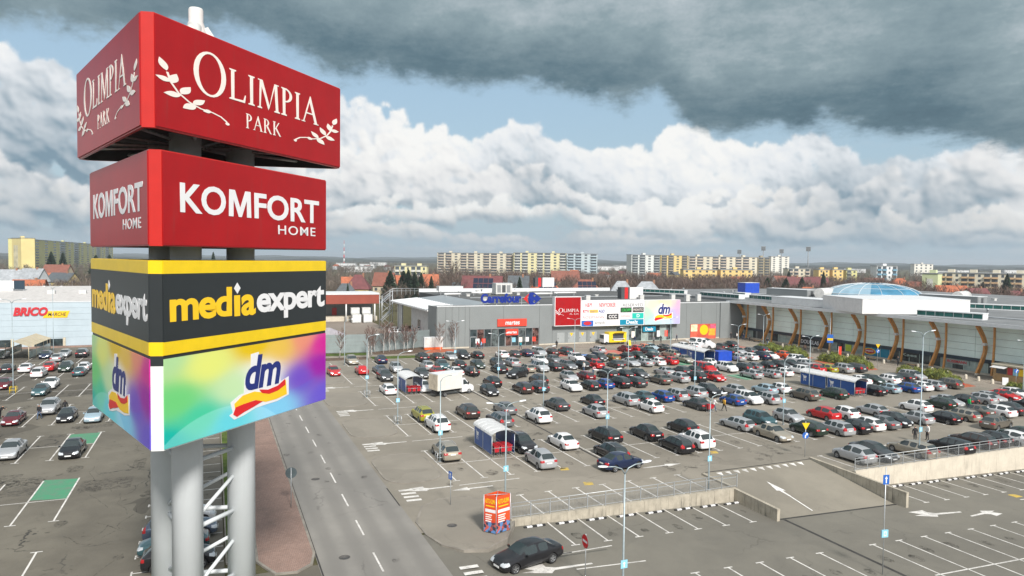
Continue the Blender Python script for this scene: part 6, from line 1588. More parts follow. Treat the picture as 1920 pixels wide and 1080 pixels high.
def car_meshes(kind):
    base = 'sedan' if kind == 'cabrio' else kind
    L, Wd, S = sections(base); hw = Wd / 2
    cowl, r0, r1, rw = roof_ix(S)
    if base in ('hatch', 'estate', 'suv', 'mpv', 'van'):
        r1 = [i for i, s in enumerate(S) if s[4] > max(q[4] for q in S) - .14][-1] if base != 'van' else 14
        rw = r1 + 2
    wf, wr, wrad = WHEELS[base]
    ring = []
    for (f, w, zb, zs, zt, ht) in S:
        W_ = hw * w; T = hw * ht * (w if zt - zs < .2 else 1); hi = zt - zs
        ring.append([(0, zb), (W_ * .80, zb), (W_ * .955, zb + .07), (W_ * .995, zb + (zs - zb) * .38), (W_ * .985, zb + (zs - zb) * .72), (W_ * .955, zs), (W_ * (.915 if hi > .2 else .86), zs + min(.035, hi * .35)), (T + (.012 if hi > .2 else 0), zt - (.045 if hi > .2 else .018)), (T * .86, zt - (.012 if hi > .2 else .005)), (0, zt + .012)])
    nR = len(ring[0]); bm = bmesh.new(); V = []
    for i, s in enumerate(S):
        y = L / 2 - s[0] * L; row = []
        for (x, z) in ring[i]: row.append(bm.verts.new((x, y, z)))
        mir = [bm.verts.new((-x, y, z)) for (x, z) in ring[i][1:-1]]
        V.append(row + mir[::-1])
    n = len(V[0]); last_side = len(S) - 1
    gl_side0 = cowl + 1
    # slots: 0 paint 1 screen 2 rear 3 right glass 4 left glass 5 trim 6 head 7 tail 8 well
    def fmat(i, k):
        kk = k if k < nR - 1 else n - 1 - k                            # 0..8 from the sill to the roof centre
        side = 3 if k < nR - 1 else 4
        if kk == 6:                                                    # glass band at the side
            pill = [j for j in range(r0, r1) if S[j + 1][0] - S[j][0] < .025]
            lastg = r1 if base not in ('sedan',) else r1
            if gl_side0 <= i < lastg: return 5 if i in pill else side
            if i == cowl: return 0
        if kk in (7, 8):
            if cowl <= i < r0: return 1
            if r1 <= i < rw: return 2
        if kk <= 1 and 1 < i < len(S) - 2: return 5
        return 0
    for i in range(len(S) - 1):
        for k in range(n):
            j = (k + 1) % n
            f = bm.faces.new((V[i][k], V[i][j], V[i + 1][j], V[i + 1][k])); f.material_index = fmat(i, k); f.smooth = True
    f = bm.faces.new(V[0][::-1]); f.material_index = 5; f = bm.faces.new(V[-1]); f.material_index = 0
    bm.normal_update(); bmesh.ops.recalc_face_normals(bm, faces=bm.faces)
    cr = bm.edges.layers.float.new('crease_edge')
    for e in bm.edges:
        ms = {f.material_index for f in e.link_faces}
        if len(ms) > 1 and ms & {1, 2, 3, 4}: e[cr] = .75
    me = D.meshes.new('tmp'); bm.to_mesh(me); bm.free()
    for k in range(9): me.materials.append(None)
    o = D.objects.new('tmp', me); COL.objects.link(o)
    sb = o.modifiers.new('s', 'SUBSURF'); sb.levels = 2; sb.render_levels = 2
    # wheel wells cut out of the shell
    cb = MB()
    for fy in (wf, wr):
        y = L / 2 - fy * L
        for s in (-1, 1):
            cb.tube([(s * (hw - .36), y, wrad + .01), (s * (hw + .3), y, wrad + .01)], wrad + .055, 20, m=8)
    cme = D.meshes.new('cut'); cme.from_pydata(cb.v, [], cb.f)
    for k in range(9): cme.materials.append(None)
    cme.polygons.foreach_set('material_index', cb.mi)
    co = D.objects.new('cut', cme); COL.objects.link(co)
    bmn = bmesh.new(); bmn.from_mesh(cme); bmesh.ops.recalc_face_normals(bmn, faces=bmn.faces); bmn.to_mesh(cme); bmn.free()
    bo = o.modifiers.new('b', 'BOOLEAN'); bo.object = co; bo.operation = 'DIFFERENCE'; bo.solver = 'EXACT'
    bpy.context.view_layer.update()
    full = D.meshes.new_from_object(o.evaluated_get(bpy.context.evaluated_depsgraph_get()))
    D.objects.remove(o); D.objects.remove(co)
    bm = bmesh.new(); bm.from_mesh(full)
    zmid = .62 if base not in ('suv', 'van') else .78
    H0 = dict(sedan=.60, hatch=.64, estate=.60, suv=.76, mpv=.70, van=.84)[base]; T0 = dict(sedan=.78, hatch=.84, estate=.84, suv=.93, mpv=.90, van=.90)[base]
    for f in bm.faces:
        c = f.calc_center_median(); fy = (L / 2 - c.y) / L
        if f.material_index == 0:
            if fy < .085 and abs(c.x) > hw * .42 and abs(c.z - H0 - fy * .9) < .075: f.material_index = 6
            elif fy < .03 and abs(c.x) < hw * .50 and H0 - .17 < c.z < H0 + .04: f.material_index = 5
            elif fy < .03 and abs(c.x) < hw * .62 and c.z < .34: f.material_index = 5
            elif fy > .945 and abs(c.x) > hw * .52 and (abs(c.z - T0) < .095 if base != 'estate' else T0 - .12 < c.z < T0 + .26): f.material_index = 7
            elif fy > .97 and c.z < (.36 if base != 'suv' else .50): f.material_index = 5
            elif base == 'suv' and c.z < .42: f.material_index = 5
            elif kind == 'cabrio' and c.z > 1.0 and .28 < fy < .86: f.material_index = 5
        if kind == 'cabrio' and f.material_index in (2, 3, 4) and fy > .6: f.material_index = 5
    out = {}
    groups = dict(body=(0, 5, 8), windscreen=(1,), rear_window=(2,), side_window=(3,), side_window_=(4,), headlight=(6, 1), headlight_=(6, -1), tail_light=(7, 1), tail_light_=(7, -1))
    for nm, g in groups.items():
        b2 = bm.copy(); dele = []
        for f in b2.faces:
            mi = f.material_index; keep = mi in g
            if nm.startswith('headl') or nm.startswith('tail'):
                keep = mi == g[0] and (f.calc_center_median().x > 0) == (g[1] > 0)
            if not keep: dele.append(f)
        bmesh.ops.delete(b2, geom=dele, context='FACES')
        m_ = D.meshes.new(nm.rstrip('_')); 
        if nm == 'body':
            for f in b2.faces: f.material_index = {0: 0, 5: 1, 8: 1}[f.material_index]
        else:
            for f in b2.faces: f.material_index = 0
        b2.to_mesh(m_); b2.free(); m_.materials.clear()
        if nm == 'body': m_.materials.append(CM['white']); m_.materials.append(M['trim'])
        else: m_.materials.append(M['headlamp'] if 'headl' in nm else M['taillamp'] if 'tail' in nm else M['carglass'])
        out[nm] = m_
    bm.free(); D.meshes.remove(full)
    # wheel
    b = MB(); r = wrad; wd = .20
    b.lathe([(r * .62, -wd / 2 + .02), (r * .70, -wd / 2), (r * .95, -wd / 2), (r, -wd / 2 + .04), (r, wd / 2 - .04), (r * .95, wd / 2), (r * .70, wd / 2), (r * .64, wd / 2 - .015)], n=20, m=0)
    n5 = 5
    b.lathe([(0.0, wd / 2 - .06), (r * .64, wd / 2 - .07)], n=20, m=2)
    for k in range(n5):
        a = 2 * PI * k / n5
        for sgn in (-1, 1):
            pass
        c, s = math.cos(a), math.sin(a); q = [(r * .10, -r * .10), (r * .64, -r * .16), (r * .66, r * .16), (r * .10, r * .10)]
        b.face([(u * c - v * s, u * s + v * c, wd / 2 - .02) for u, v in q], 1)
    b.lathe([(r * .60, wd / 2 - .03), (r * .60, wd / 2 - .012), (r * .66, wd / 2 - .012)], n=20, m=1)
    b.lathe([(0, wd / 2 - .012), (r * .16, wd / 2 - .016)], n=12, m=1)
    vv = [(z, y, x) for (x, y, z) in b.v]; b.v = vv; b.f = [tuple(reversed(f)) for f in b.f]
    out['wheel'] = b.mesh('wheel', [M['tyre'], M['rim'], M['trim']])
    b = MB(); b.box(-.26, .26, -.012, .012, -.055, .055); out['number_plate'] = b.mesh('number_plate', M['plate'])
    b = MB(); b.prism([(-.09, -.05), (.09, -.06), (.09, .03), (-.06, .06)], -.06, .07); out['mirror'] = b.mesh('mirror', CM['white'])
    out['dim'] = (L, hw, wf, wr, wrad, S, cowl, base)
    return out
CAR = {k: car_meshes(k) for k in ('sedan', 'hatch', 'estate', 'suv', 'mpv', 'van', 'cabrio')}
ROOFRAIL = {}
for k in ('estate', 'suv'):
    L, hw, wf, wr, wrad, S, cowl, base = CAR[k]['dim']; b = MB()
    zt = max(s[4] for s in S)
    for s in (-1, 1): b.tube([(s * hw * .55, L / 2 - .44 * L, zt + .0), (s * hw * .55, L / 2 - .5 * L, zt + .045), (s * hw * .55, L / 2 - .75 * L, zt + .03), (s * hw * .55, L / 2 - .82 * L, zt - .03)], .02, 5)
    ROOFRAIL[k] = b.mesh('roof_rails', M['galv'])
rv = random.Random(77)
def add_car(kind, col, x, y, rz, label, group, z=0.0, tilt=0.0, sc=1.0, rails=False):
    P = CAR[kind]; L, hw, wf, wr, wrad, S, cowl, base = P['dim']
    o = thing('parked_car' if kind != 'van' else 'parked_van', label, 'car' if kind != 'van' else 'van', (x, y, z), rz, group)
    if tilt: o.rotation_euler[1] = tilt
    o.scale = (sc * rv.uniform(.97, 1.02), sc * rv.uniform(.93, 1.05), sc * rv.uniform(.95, 1.06))
    b = link('body', P['body'], o); b.material_slots[0].link = 'OBJECT'; b.material_slots[0].material = CM[col]
    for nm in ('windscreen', 'rear_window', 'side_window', 'side_window_', 'headlight', 'headlight_', 'tail_light', 'tail_light_'):
        if len(P[nm].polygons): link(nm.rstrip('_'), P[nm], o)
    for fy in (wf, wr):
        for s in (1, -1):
            w = link('wheel', P['wheel'], o, (s * (hw - .115), L / 2 - fy * L, wrad)); 
            if s < 0: w.rotation_euler = (0, 0, PI)
    zf = .42 if base not in ('suv', 'van') else .52
    zr_ = dict(sedan=.74, hatch=.70, estate=.72, suv=.86, mpv=.78, van=.80)[base]
    link('number_plate', P['number_plate'], o, (0, L / 2 + .004, zf)); link('number_plate', P['number_plate'], o, (0, -L / 2 - .004 + .02, zr_))
    ym = L / 2 - (S[cowl][0] + .055) * L
    for s in (1, -1):
        m_ = link('mirror', P['mirror'], o, (s * (hw + .05), ym, S[cowl][3] + .10)); m_.material_slots[0].link = 'OBJECT'; m_.material_slots[0].material = CM[col]
        if s < 0: m_.scale = (-1, 1, 1)
    if rails and kind in ROOFRAIL: link('roof_rails', ROOFRAIL[kind], o)
    return o
CARS = """r9 22.7 127.3 champagne mpv f
r9 27.8 126.8 navy hatch b
r9 35.6 127.3 black suv b
r9 38.4 127.3 brown sedan b
r9 41.2 127.8 silver sedan f
r9 43.7 127.8 black suv f
r9 46.5 127.5 black hatch b
r9 51.4 126.9 white hatch b
r9 54.1 127.2 darkgrey sedan b
r9 56.7 127.4 navy sedan b
r9 59.3 126.9 silver mpv f
r9 62.0 126.8 brown sedan b
r9 65.3 127.1 teal mpv b
r9 73.1 127.8 silver estate b
r9 79.2 127.2 darkred hatch b
r9 81.6 126.8 red hatch b
r9 82.2 122.6 teal sedan f
r9 84.1 127.8 orange hatch b
r9 86.0 127.8 lightblue sedan f
r9 86.7 122.9 black sedan b
r9 88.4 126.8 black hatch b
r9 93.9 127.6 white hatch b
r9 96.8 127.5 white sedan b
r9 101.3 124.1 brown hatch b
r9 104.5 124.8 black suv b
r8 17.8 116.1 red hatch f
r8 22.3 116.1 red cabrio b
r8 25.3 116.1 bluegrey sedan b
r8 28.0 116.1 silver mpv f
r8 33.6 117.2 silver mpv b
r8 36.3 117.0 teal suv f
r8 39.4 117.1 black hatch b
r8 42.5 116.1 darkgreen hatch f
r8 46.5 116.9 darkgrey hatch f
r8 48.9 116.1 silver mpv b
r8 54.9 117.3 white suv f
r8 57.9 117.3 grey hatch f
r8 62.6 117.3 white suv f
r8 65.0 116.3 black hatch b
r8 67.4 117.3 darkgrey mpv f
r8 69.8 116.7 gold hatch b
r8 73.4 117.3 black sedan b
r8 75.8 116.7 darkgreen hatch f
r8 78.2 116.1 darkgrey hatch b
r8 83.6 117.2 champagne estate b
r8 94.6 116.1 darkred hatch b
r8 97.2 116.1 darkgreen hatch b
r8 99.7 116.5 silver sedan f
r8 102.2 116.1 grey hatch b
r8 105.8 117.3 black estate b
r7 24.5 108.9 darkgrey suv f
r7 28.1 110.1 darkgrey hatch b
r7 30.6 109.4 darkgrey hatch f
r7 33.4 110.1 red hatch f
r7 36.4 110.1 white sedan b
r7 38.8 109.3 black sedan b
r7 44.1 110.1 black hatch b
r7 48.9 109.5 champagne hatch b
r7 51.3 109.4 silver mpv f
r7 54.0 109.6 black sedan b
r7 57.1 110.1 grey estate f
r7 59.5 109.6 black mpv b
r7 62.1 109.6 red hatch b
r7 66.0 108.9 darkgrey sedan b
r7 69.5 109.5 silver sedan f
r7 71.9 108.9 silver sedan b
r7 74.6 108.9 white hatch b
r7 77.5 109.0 red hatch b
r7 81.8 110.1 champagne sedan f
r7 92.9 108.9 silver hatch b
r7 95.9 108.9 white hatch b
r7 98.7 108.9 navy mpv b
r7 101.1 108.9 white hatch f
r7 104.6 109.5 orange hatch b
r6 22.5 98.1 white hatch b
r6 27.6 98.1 white hatch f
r6 38.4 98.6 black hatch b
r6 45.8 98.1 brown mpv b
r6 51.7 99.3 silver hatch f
r6 54.5 99.3 darkred estate b
r6 58.7 99.3 black suv b
r6 61.5 98.7 black sedan b
r6 63.9 98.1 darkgrey hatch f
r6 69.5 99.1 silver sedan b
r6 72.6 98.7 darkgrey hatch b
r6 75.2 98.7 black sedan b
r6 78.0 99.3 bluegrey hatch f
r6 82.2 98.8 white mpv f
r6 85.2 98.4 darkgrey estate b
r6 87.6 98.4 grey hatch b
r6 91.4 99.3 black sedan b
r6 93.8 98.3 darkgrey hatch f
r6 97.0 99.3 black sedan f
r6 99.4 98.6 silver sedan b
r4 22.7 80.7 lime suv b
r4 28.2 80.5 brown suv b
r4 33.2 80.8 grey sedan b
r4 40.4 80.9 darkgrey sedan b
r4 46.0 81.6 black sedan b
r4 50.4 80.5 silver mpv b
r4 53.8 81.6 teal sedan b
r4 56.3 80.9 blue hatch b
r4 58.7 81.1 silver estate b
r4 62.4 81.6 silver mpv b
r4 64.9 81.6 black suv f
r4 69.2 81.6 silver hatch b
r4 74.0 80.6 lightblue hatch b
r4 76.4 80.4 white hatch b
r4 93.7 81.6 white sedan b
r4 96.2 81.0 darkgreen hatch f
r4 98.6 80.5 white suv b
r4 101.0 81.6 darkgrey hatch b
r4 103.4 81.4 darkgrey hatch b
r4 105.8 81.5 silver mpv f
r3 22.9 75.5 white suv b
r3 30.4 75.6 grey estate b
r3 35.2 75.3 white suv b
r3 43.0 75.6 silver hatch b
r3 51.0 75.6 white hatch b
r3 57.8 75.0 darkgrey sedan b
r3 64.0 75.6 blue hatch b
r3 66.7 75.6 white mpv f
r3 69.1 75.0 silver estate b
r3 76.0 75.0 bronze suv b
r3 80.9 74.4 darkgreen mpv b
r3 88.3 74.5 black hatch b
r3 92.1 74.9 lightblue hatch b
r3 95.3 74.4 blue hatch b
r3 98.2 74.6 white hatch b
r3 100.6 74.5 silver mpv b
r3 104.7 74.8 bronze estate b
r2 20.5 64.6 champagne suv b
r2 28.4 64.6 black suv f
r2 32.8 64.2 white sedan b
r2 38.0 64.6 black suv b
r2 42.9 64.3 black sedan b
r2 48.3 65.2 black hatch b
r2 55.3 64.4 silver estate b
r2 59.3 65.2 teal mpv f
r2 63.6 65.1 silver hatch f
r2 68.8 64.8 red hatch b
r2 71.5 64.3 white hatch b
r2 76.7 64.5 silver hatch b
r2 84.0 64.1 white hatch b
r2 89.0 64.4 darkgreen hatch b
r2 91.5 65.2 silver sedan f
r2 93.9 64.8 black hatch b
r2 97.4 64.6 silver hatch b
r2 100.1 65.2 silver sedan f
r2 103.2 65.2 red sedan f
r2 105.8 65.2 white hatch f
r5 35.6 92.4 black hatch f
r5 40.8 92.7 brown estate b
r5 43.3 92.7 darkgrey mpv b
r5 48.1 91.7 white suv f
r5 51.2 91.8 black estate b
r5 53.8 92.1 blue hatch b
r5 56.4 91.9 black suv b
r5 59.1 91.6 darkgrey hatch b
r5 64.1 92.5 bronze sedan b
r5 67.7 92.7 silver hatch b
r5 70.6 92.2 black suv b
r5 73.8 91.8 red hatch f
r5 81.6 92.0 silver hatch b
r5 85.0 91.6 silver estate b
r5 88.1 92.0 white hatch b
r5 92.8 92.7 white mpv b
r5 96.1 92.7 red hatch b
r5 98.5 92.4 lime hatch b
r5 101.0 91.5 silver mpv b
r5 103.9 91.5 darkgrey estate b
r1 27.9 59.1 silver hatch b
r1 35.4 59.0 black estate b
r1 43.0 59.1 black estate b
r1 45.7 59.4 white suv b
r1 55.8 59.3 champagne sedan f
r1 61.0 59.5 darkgreen suv b
r1 64.2 58.8 silver estate b
r1 66.8 58.5 black hatch b
r1 69.3 59.0 white hatch b
r1 71.7 59.0 grey sedan b
r1 74.1 59.1 black hatch f
r1 77.8 59.3 silver hatch b
r1 81.2 58.4 black hatch b
r1 84.9 58.7 champagne estate b
r1 89.0 59.6 bronze sedan b
r1 91.4 58.4 white hatch b
r1 94.1 58.9 darkgrey sedan b
r1 99.9 59.6 black estate b
A 57.0 49.8 silver hatch b
A 59.8 50.0 darkgrey sedan f
A 64.5 49.4 champagne estate b
A 69.4 48.9 black estate b
A 73.8 49.6 brown estate b
A 76.2 49.3 black hatch b
A 78.6 48.8 white hatch b
A 81.1 49.4 darkgreen hatch b
l5 -35.4 153.9 white hatch f
l5 -28.2 151.6 navy hatch f
l5 -25.6 146.8 silver sedan b
l5 -25.4 152.8 silver sedan f
l5 -22.4 151.4 black suv b
l4 -30.5 135.8 black sedan b
l4 -27.8 135.0 white sedan b
l4 -24.9 129.0 white mpv b
l4 -24.6 135.4 red sedan b
l4 -22.1 133.7 darkgreen suv f
l4 -19.5 133.6 white hatch b
l4 -19.4 128.6 teal sedan b
l3 -27.2 119.1 darkred hatch f
l3 -21.5 112.3 teal hatch f
l3 -21.4 117.9 white sedan f
l2 -20.7 94.5 darkred sedan f
l2 -18.2 99.4 silver suv f
l2 -15.5 94.0 black hatch f
l2 -12.7 93.1 lightblue sedan f
l1 -17.6 79.3 silver sedan f
l1 -12.4 77.7 black sedan f"""
ROWN = dict(A='row behind the right railing', r1='first row from the front', r2='second row from the front', r3='third row from the front', r4='fourth row from the front', r5='fifth row from the front', r6='sixth row from the front',
            r7='seventh row from the front', r8='eighth row from the front', r9='last row before the shops', l1='nearest row of the left lot', l2='second row of the left lot', l3='third row of the left lot', l4='fourth row of the left lot', l5='farthest row of the left lot')
rowd = {}
for ln in CARS.strip().split('\n'):
    r_, x, y, col, kind, d = ln.split(); rowd.setdefault(r_, []).append([float(x), float(y), col, kind, d])
nm_ = lambda c: '%s %s' % (WORD.get(c[2], c[2]), TYPEW[c[3]])
rc = random.Random(11)
labels = {}; entries = []
for r_, L_ in rowd.items():
    L_.sort()
    for i, c in enumerate(L_):
        a = L_[i - 1] if i else None; b = L_[i + 1] if i + 1 < len(L_) else None
        if a and b: lab = '%s between %s and %s in the %s' % (nm_(c), nm_(a), nm_(b), ROWN[r_])
        elif b: lab = '%s at left end of the %s, left of %s' % (nm_(c), ROWN[r_], nm_(b))
        else: lab = '%s at the right end of the %s' % (nm_(c), ROWN[r_])
        entries.append((r_, i, c, lab))
cnt = {}
for e in entries: cnt[e[3]] = cnt.get(e[3], 0) + 1
seen = {}
for r_, i, c, lab in entries:
    if cnt[lab] > 1:
        seen[lab] = seen.get(lab, 0) + 1
        lab = ('left' if seen[lab] == 1 else 'right' if seen[lab] == 2 else 'far right') + ' ' + lab
    if len(lab.split()) > 18: lab = lab.replace(' in the ', ', ')
    if len(lab.split()) > 16: lab = lab.replace(' from the front', '').replace(' of the left lot', ', left lot')
    if len(lab.split()) > 16: lab = lab.replace(' in the ', ', ')

    rz = 0.0 if c[4] == 'b' else PI
    add_car(c[3], c[2], c[0], c[1], rz + rc.uniform(-.03, .03), lab, 'cars parked in the car parks', 0, 0, rc.uniform(.96, 1.03), rc.random() < .6)
# cars standing across the rows or moving
def heading(az_): return -R(az_)
add_car('sedan', 'black', 18.35, 40.6, heading(257), 'black sedan turning into the lower car park beside the orange box', 'cars parked in the car parks', lowz(18.3) + .03, 0, 1.04)
add_car('sedan', 'navy', 34.4, 55.6, heading(83), 'navy-blue sedan driving across the front aisle above the railing', 'cars parked in the car parks', 0, 0, 1.02)
add_car('suv', 'black', 45.0, 104.3, heading(238), 'black SUV driving out into the aisle beyond the box truck', 'cars parked in the car parks', 0)
add_car('hatch', 'white', 82.4, 104.3, heading(250), 'white hatchback driving left out of the far trolley shelter row', 'cars parked in the car parks')
add_car('suv', 'bronze', 84.2, 53.9, heading(82), 'bronze SUV driving right along the aisle behind the railing', 'cars parked in the car parks')
add_car('van', 'red', 77.3, 98.4, PI, 'red passenger van with long roof in the sixth row', 'cars parked in the car parks')
add_car('van', 'white', 98.6, 126.6, heading(150), 'big white delivery van parked before the orange wall poster', 'cars parked in the car parks', 0, 0, 1.2)
add_car('mpv', 'white', 101.6, 102.0, PI, 'white high roofed minivan beside the middle hedge', 'cars parked in the car parks', 0, 0, 1.05)
add_car('hatch', 'white', -1.9, 55.2, heading(92), 'white hatchback seen between the pylon columns, higher one', 'cars parked in the car parks')
add_car('estate', 'bluegrey', -2.1, 52.5, heading(92), 'blue-grey estate between the pylon columns, middle one', 'cars parked in the car parks')
o = add_car('hatch', 'black', -2.0, 47.4, heading(92), 'black car with yellow lettering seen between the pylon columns', 'cars parked in the car parks')
words('TAXI', M['dmyellow'], o, -.5, .9, .62, .82, y=-.905, depth=.01, bold=.02, rz=PI / 2, loc=(0, 0, 0)) if False else None
b = MB()
for k in range(2): b.box(.885, .892, -.6 + .0, .55, .60 + .17 * k, .70 + .17 * k)
b.build('yellow_lettering', M['dmyellow'], o)
add_car('hatch', 'teal', -2.4, 49.9, heading(271), 'teal hatchback half hidden behind the left pylon column', 'cars parked in the car parks')
for (x, y, kd, cl, lab) in ((42.4, 176.5, 'hatch', 'white', 'white hatchback parked in the loading yard under the eaves'), (41.9, 171.5, 'estate', 'silver', 'silver estate parked in the loading yard beside the white wall'), (43.2, 167.5, 'hatch', 'darkred', 'dark-red hatchback in the loading yard near the hall corner')):
    add_car(kd, cl, x, y, heading(100), lab, 'cars parked in the loading yard')
b = MB(); b.box(-1.0, 1.0, -2.0, 2.0, .2, 1.7); tag(b.build('skip', M['carrred'], None, (43.6, 163.0, 0)), 'red skip against the white wall in the loading yard', 'skip')
# box truck
o = thing('box_truck', 'white box truck with grimy rear doors standing in the fifth row', 'truck', (30.6, 94.4, 0), heading(72))
M['truckbox'] = mat('truck_box_white', (0.62, 0.61, 0.57), .45, var=.04, scale=.4, dirt=.10, streak=.10)
b = MB(); b.box(-1.08, 1.08, -3.0, 1.15, .95, 3.15); b.build('cargo_box', M['truckbox'], o)
for s in (-1, 1): b = MB(); b.box(s * .54 - .50, s * .54 + .50, -3.05, -3.005, 1.0, 3.08); b.build('rear_door', mat('truck_door_cream', (.50, .44, .34), .5, var=.12, dirt=.4, streak=.4) if s < 0 else D.materials['truck_door_cream'], o)
b = MB(); b.box(1.085, 1.10, -.9, .0, 1.05, 3.0); b.build('side_door', M['truckbox'], o); b = MB(); b.box(-1.1, 1.1, -3.02, 1.17, 3.152, 3.22); b.build('box_rim', M['flashing'], o)
b = MB(); b.box(-.45, .45, -3.0, 2.0, .55, .9); b.box(-1.0, 1.0, -3.05, -2.95, .45, .62); b.build('chassis', M['trim'], o)
b = MB(); q = [(1.2, .35), (1.2, 1.35), (1.32, 2.15), (1.75, 2.25), (2.45, 1.45), (3.05, 1.20), (3.25, .95), (3.28, .40)]
n0 = len(b.v)
for s in (-1, 1):
    for (y, z) in q: b.v.append((s * (.98 if z < 1.5 else .86), y, z))
b.f.append(tuple(n0 + i for i in range(8))); b.mi.append(0); b.sm.append(False); b.f.append(tuple(n0 + 8 + i for i in reversed(range(8)))); b.mi.append(0); b.sm.append(False)
for i in range(8): j = (i + 1) % 8; b.f.append((n0 + j, n0 + i, n0 + 8 + i, n0 + 8 + j)); b.mi.append(0); b.sm.append(False)
b.build('cab', CM['white'], o)
b = MB(); b.face([(-.80, 1.80, 2.22), (.80, 1.80, 2.22), (.90, 2.47, 1.48), (-.90, 2.47, 1.48)]); me_ = b.mesh('windscreen', M['carglass']); w_ = link('windscreen', me_, o); w_.location = (0, .012, .012)
for s in (-1, 1):
    b = MB(); b.face([(s * .99, 1.42, 1.42), (s * .995, 2.30, 1.42), (s * .90, 1.78, 2.08), (s * .90, 1.45, 2.08)]); b.build('side_window', M['carglass'], o)
    b = MB(); b.box(s * .72 - .18, s * .72 + .18, 3.22, 3.30, .75, .98); b.build('headlight', M['headlamp'], o)
    b = MB(); b.box(s * 1.12 - .05, s * 1.12 + .05, 2.15, 2.3, 1.4, 1.75); b.build('mirror', M['trim'], o)
b = MB(); b.box(-.95, .95, 3.2, 3.34, .35, .68); b.build('bumper', M['trim'], o)
for y in (2.45, -1.7):
    for s in (1, -1):
        w = link('wheel', CAR['suv']['wheel'], o, (s * .90, y, .36))
        if s < 0: w.rotation_euler = (0, 0, PI)

# ------------------------------------------------------------------ vegetation
M['bark'] = mat('bark_brown', (0.085, 0.062, 0.050), 0.95, var=.25, scale=2)
M['twig'] = mat('twigs_brown', (0.115, 0.078, 0.062), 0.95, var=.25, scale=.25)
M['twig2'] = mat('twigs_grey', (0.135, 0.108, 0.085), 0.95, var=.25, scale=.25)
M['twigred'] = mat('twigs_reddish', (0.175, 0.115, 0.095), 0.95, var=.2, scale=.5)
M['birchbark'] = mat('birch_bark', (0.55, 0.53, 0.50), 0.8, var=.3, scale=5)
M['conifer'] = mat('conifer_needles', (0.022, 0.042, 0.020), 0.9, var=.4, scale=.6)
M['shrubleaf'] = mat('shrub_leaves', (0.19, 0.205, 0.030), 0.8, var=.5, scale=1.8)
M['shrubleaf2'] = mat('shrub_leaves_dark', (0.105, 0.135, 0.024), 0.8, var=.4, scale=1.8)
def bare(seed, h, spread, nb, twigs, tw, up_=.55, trunk_r=None, sides=5):
    """trunk mesh and crown mesh of a leafless tree"""
    r = random.Random(seed); T = MB(); C = MB(); trunk_r = trunk_r or h * .016
    pts = [(0, 0, -.05)]; x = y = 0
    for i in range(1, 6):
        x += r.uniform(-.025, .025) * h; y += r.uniform(-.025, .025) * h; pts.append((x, y, h * .17 * i))
    T.tube(pts, [trunk_r * (1 - .165 * i) for i in range(6)], sides + 1)
    def at_(t):
        f = t * 5; i = min(4, int(f)); return Vector(pts[i]).lerp(Vector(pts[i + 1]), f - i)
    limbs = []
    for k in range(nb):
        t = .28 + .70 * (k / nb) + r.uniform(-.03, .03); p = at_(min(.99, t)); a = k * 2.4 + r.uniform(-.5, .5)
        L = spread * (1.05 - .62 * abs(t - .45)) * r.uniform(.75, 1.1); d = Vector((math.cos(a), math.sin(a), up_ + r.uniform(0, .5))).normalized()
        q1 = p + d * L * .5; q2 = q1 + (d + Vector((r.uniform(-.2, .2), r.uniform(-.2, .2), .35))).normalized() * L * .5
        C.tube([p, q1, q2], [trunk_r * .42 * (1.1 - t * .6), trunk_r * .24, trunk_r * .07], 4, cap=False); limbs.append((p, q1, q2, L))
    for k in range(twigs):
        p, q1, q2, L = limbs[r.randrange(len(limbs))]; t = r.random() ** .7
        s = p.lerp(q1, t * 2) if t < .5 else q1.lerp(q2, t * 2 - 1)
        d = ((q2 - p).normalized() + Vector((r.uniform(-.9, .9), r.uniform(-.9, .9), r.uniform(-.2, .8)))).normalized()
        l = L * r.uniform(.22, .5); e = s + d * l; w = Vector((r.uniform(-1, 1), r.uniform(-1, 1), r.uniform(-.3, .3))).normalized() * tw
        C.face([s - w, s + w, e])
        for _ in range(2):
            m = s.lerp(e, r.uniform(.3, .8)); d2 = (d + Vector((r.uniform(-1, 1), r.uniform(-1, 1), r.uniform(-.3, .7)))).normalized(); C.face([m - w * .7, m + w * .7, m + d2 * l * .6])
    return T, C
def conifer(seed, h, w, n):
    r = random.Random(seed); T = MB(); C = MB(); T.tube([(0, 0, -.05), (0, 0, h * .95)], [h * .02, h * .003], 5)
    for k in range(n):
        t = r.random() ** .8; z = h * (.06 + .93 * t); R0 = w / 2 * (1 - t) ** .8 + .12; a = r.random() * 2 * PI
        L = R0 * r.uniform(.65, 1.1); d = Vector((math.cos(a), math.sin(a), -.28 + .3 * t)); s = Vector((0, 0, z)) + d * L * .25; e = Vector((0, 0, z)) + d * L
        sd = Vector((-math.sin(a), math.cos(a), 0)) * (L * .26 + .06); up2 = Vector((0, 0, .10 + .12 * r.random()))
        C.face([s, s.lerp(e, .6) - sd + up2 * -1, e]); C.face([s, e, s.lerp(e, .6) + sd - up2])
        C.face([s + up2, s.lerp(e, .7) - sd * .5 - up2, e + up2 * .3])
    return T, C
class MeshPair: pass
def pair(TC, tm, cm): return TC[0].mesh('trunk', tm), TC[1].mesh('crown', cm)
def tree(name, label, P, x, y, z=0.0, s=1.0, rz=0.0, group=None, sz=None):
    o = thing(name, label, 'tree', (x, y, z), rz, group); o.scale = (s, s, sz or s); link('trunk', P[0], o); link('crown', P[1], o); return o
BIRCH = [pair(bare(20 + k, 5.6, 1.5, 18, 420, .022, .95, .075), M['birchbark'], M['twigred']) for k in range(3)]
BARE = [pair(bare(40 + k, 11.0, 3.6, 22, 520, .040, .55), M['bark'], M['twig'] if k % 2 else M['twig2']) for k in range(4)]
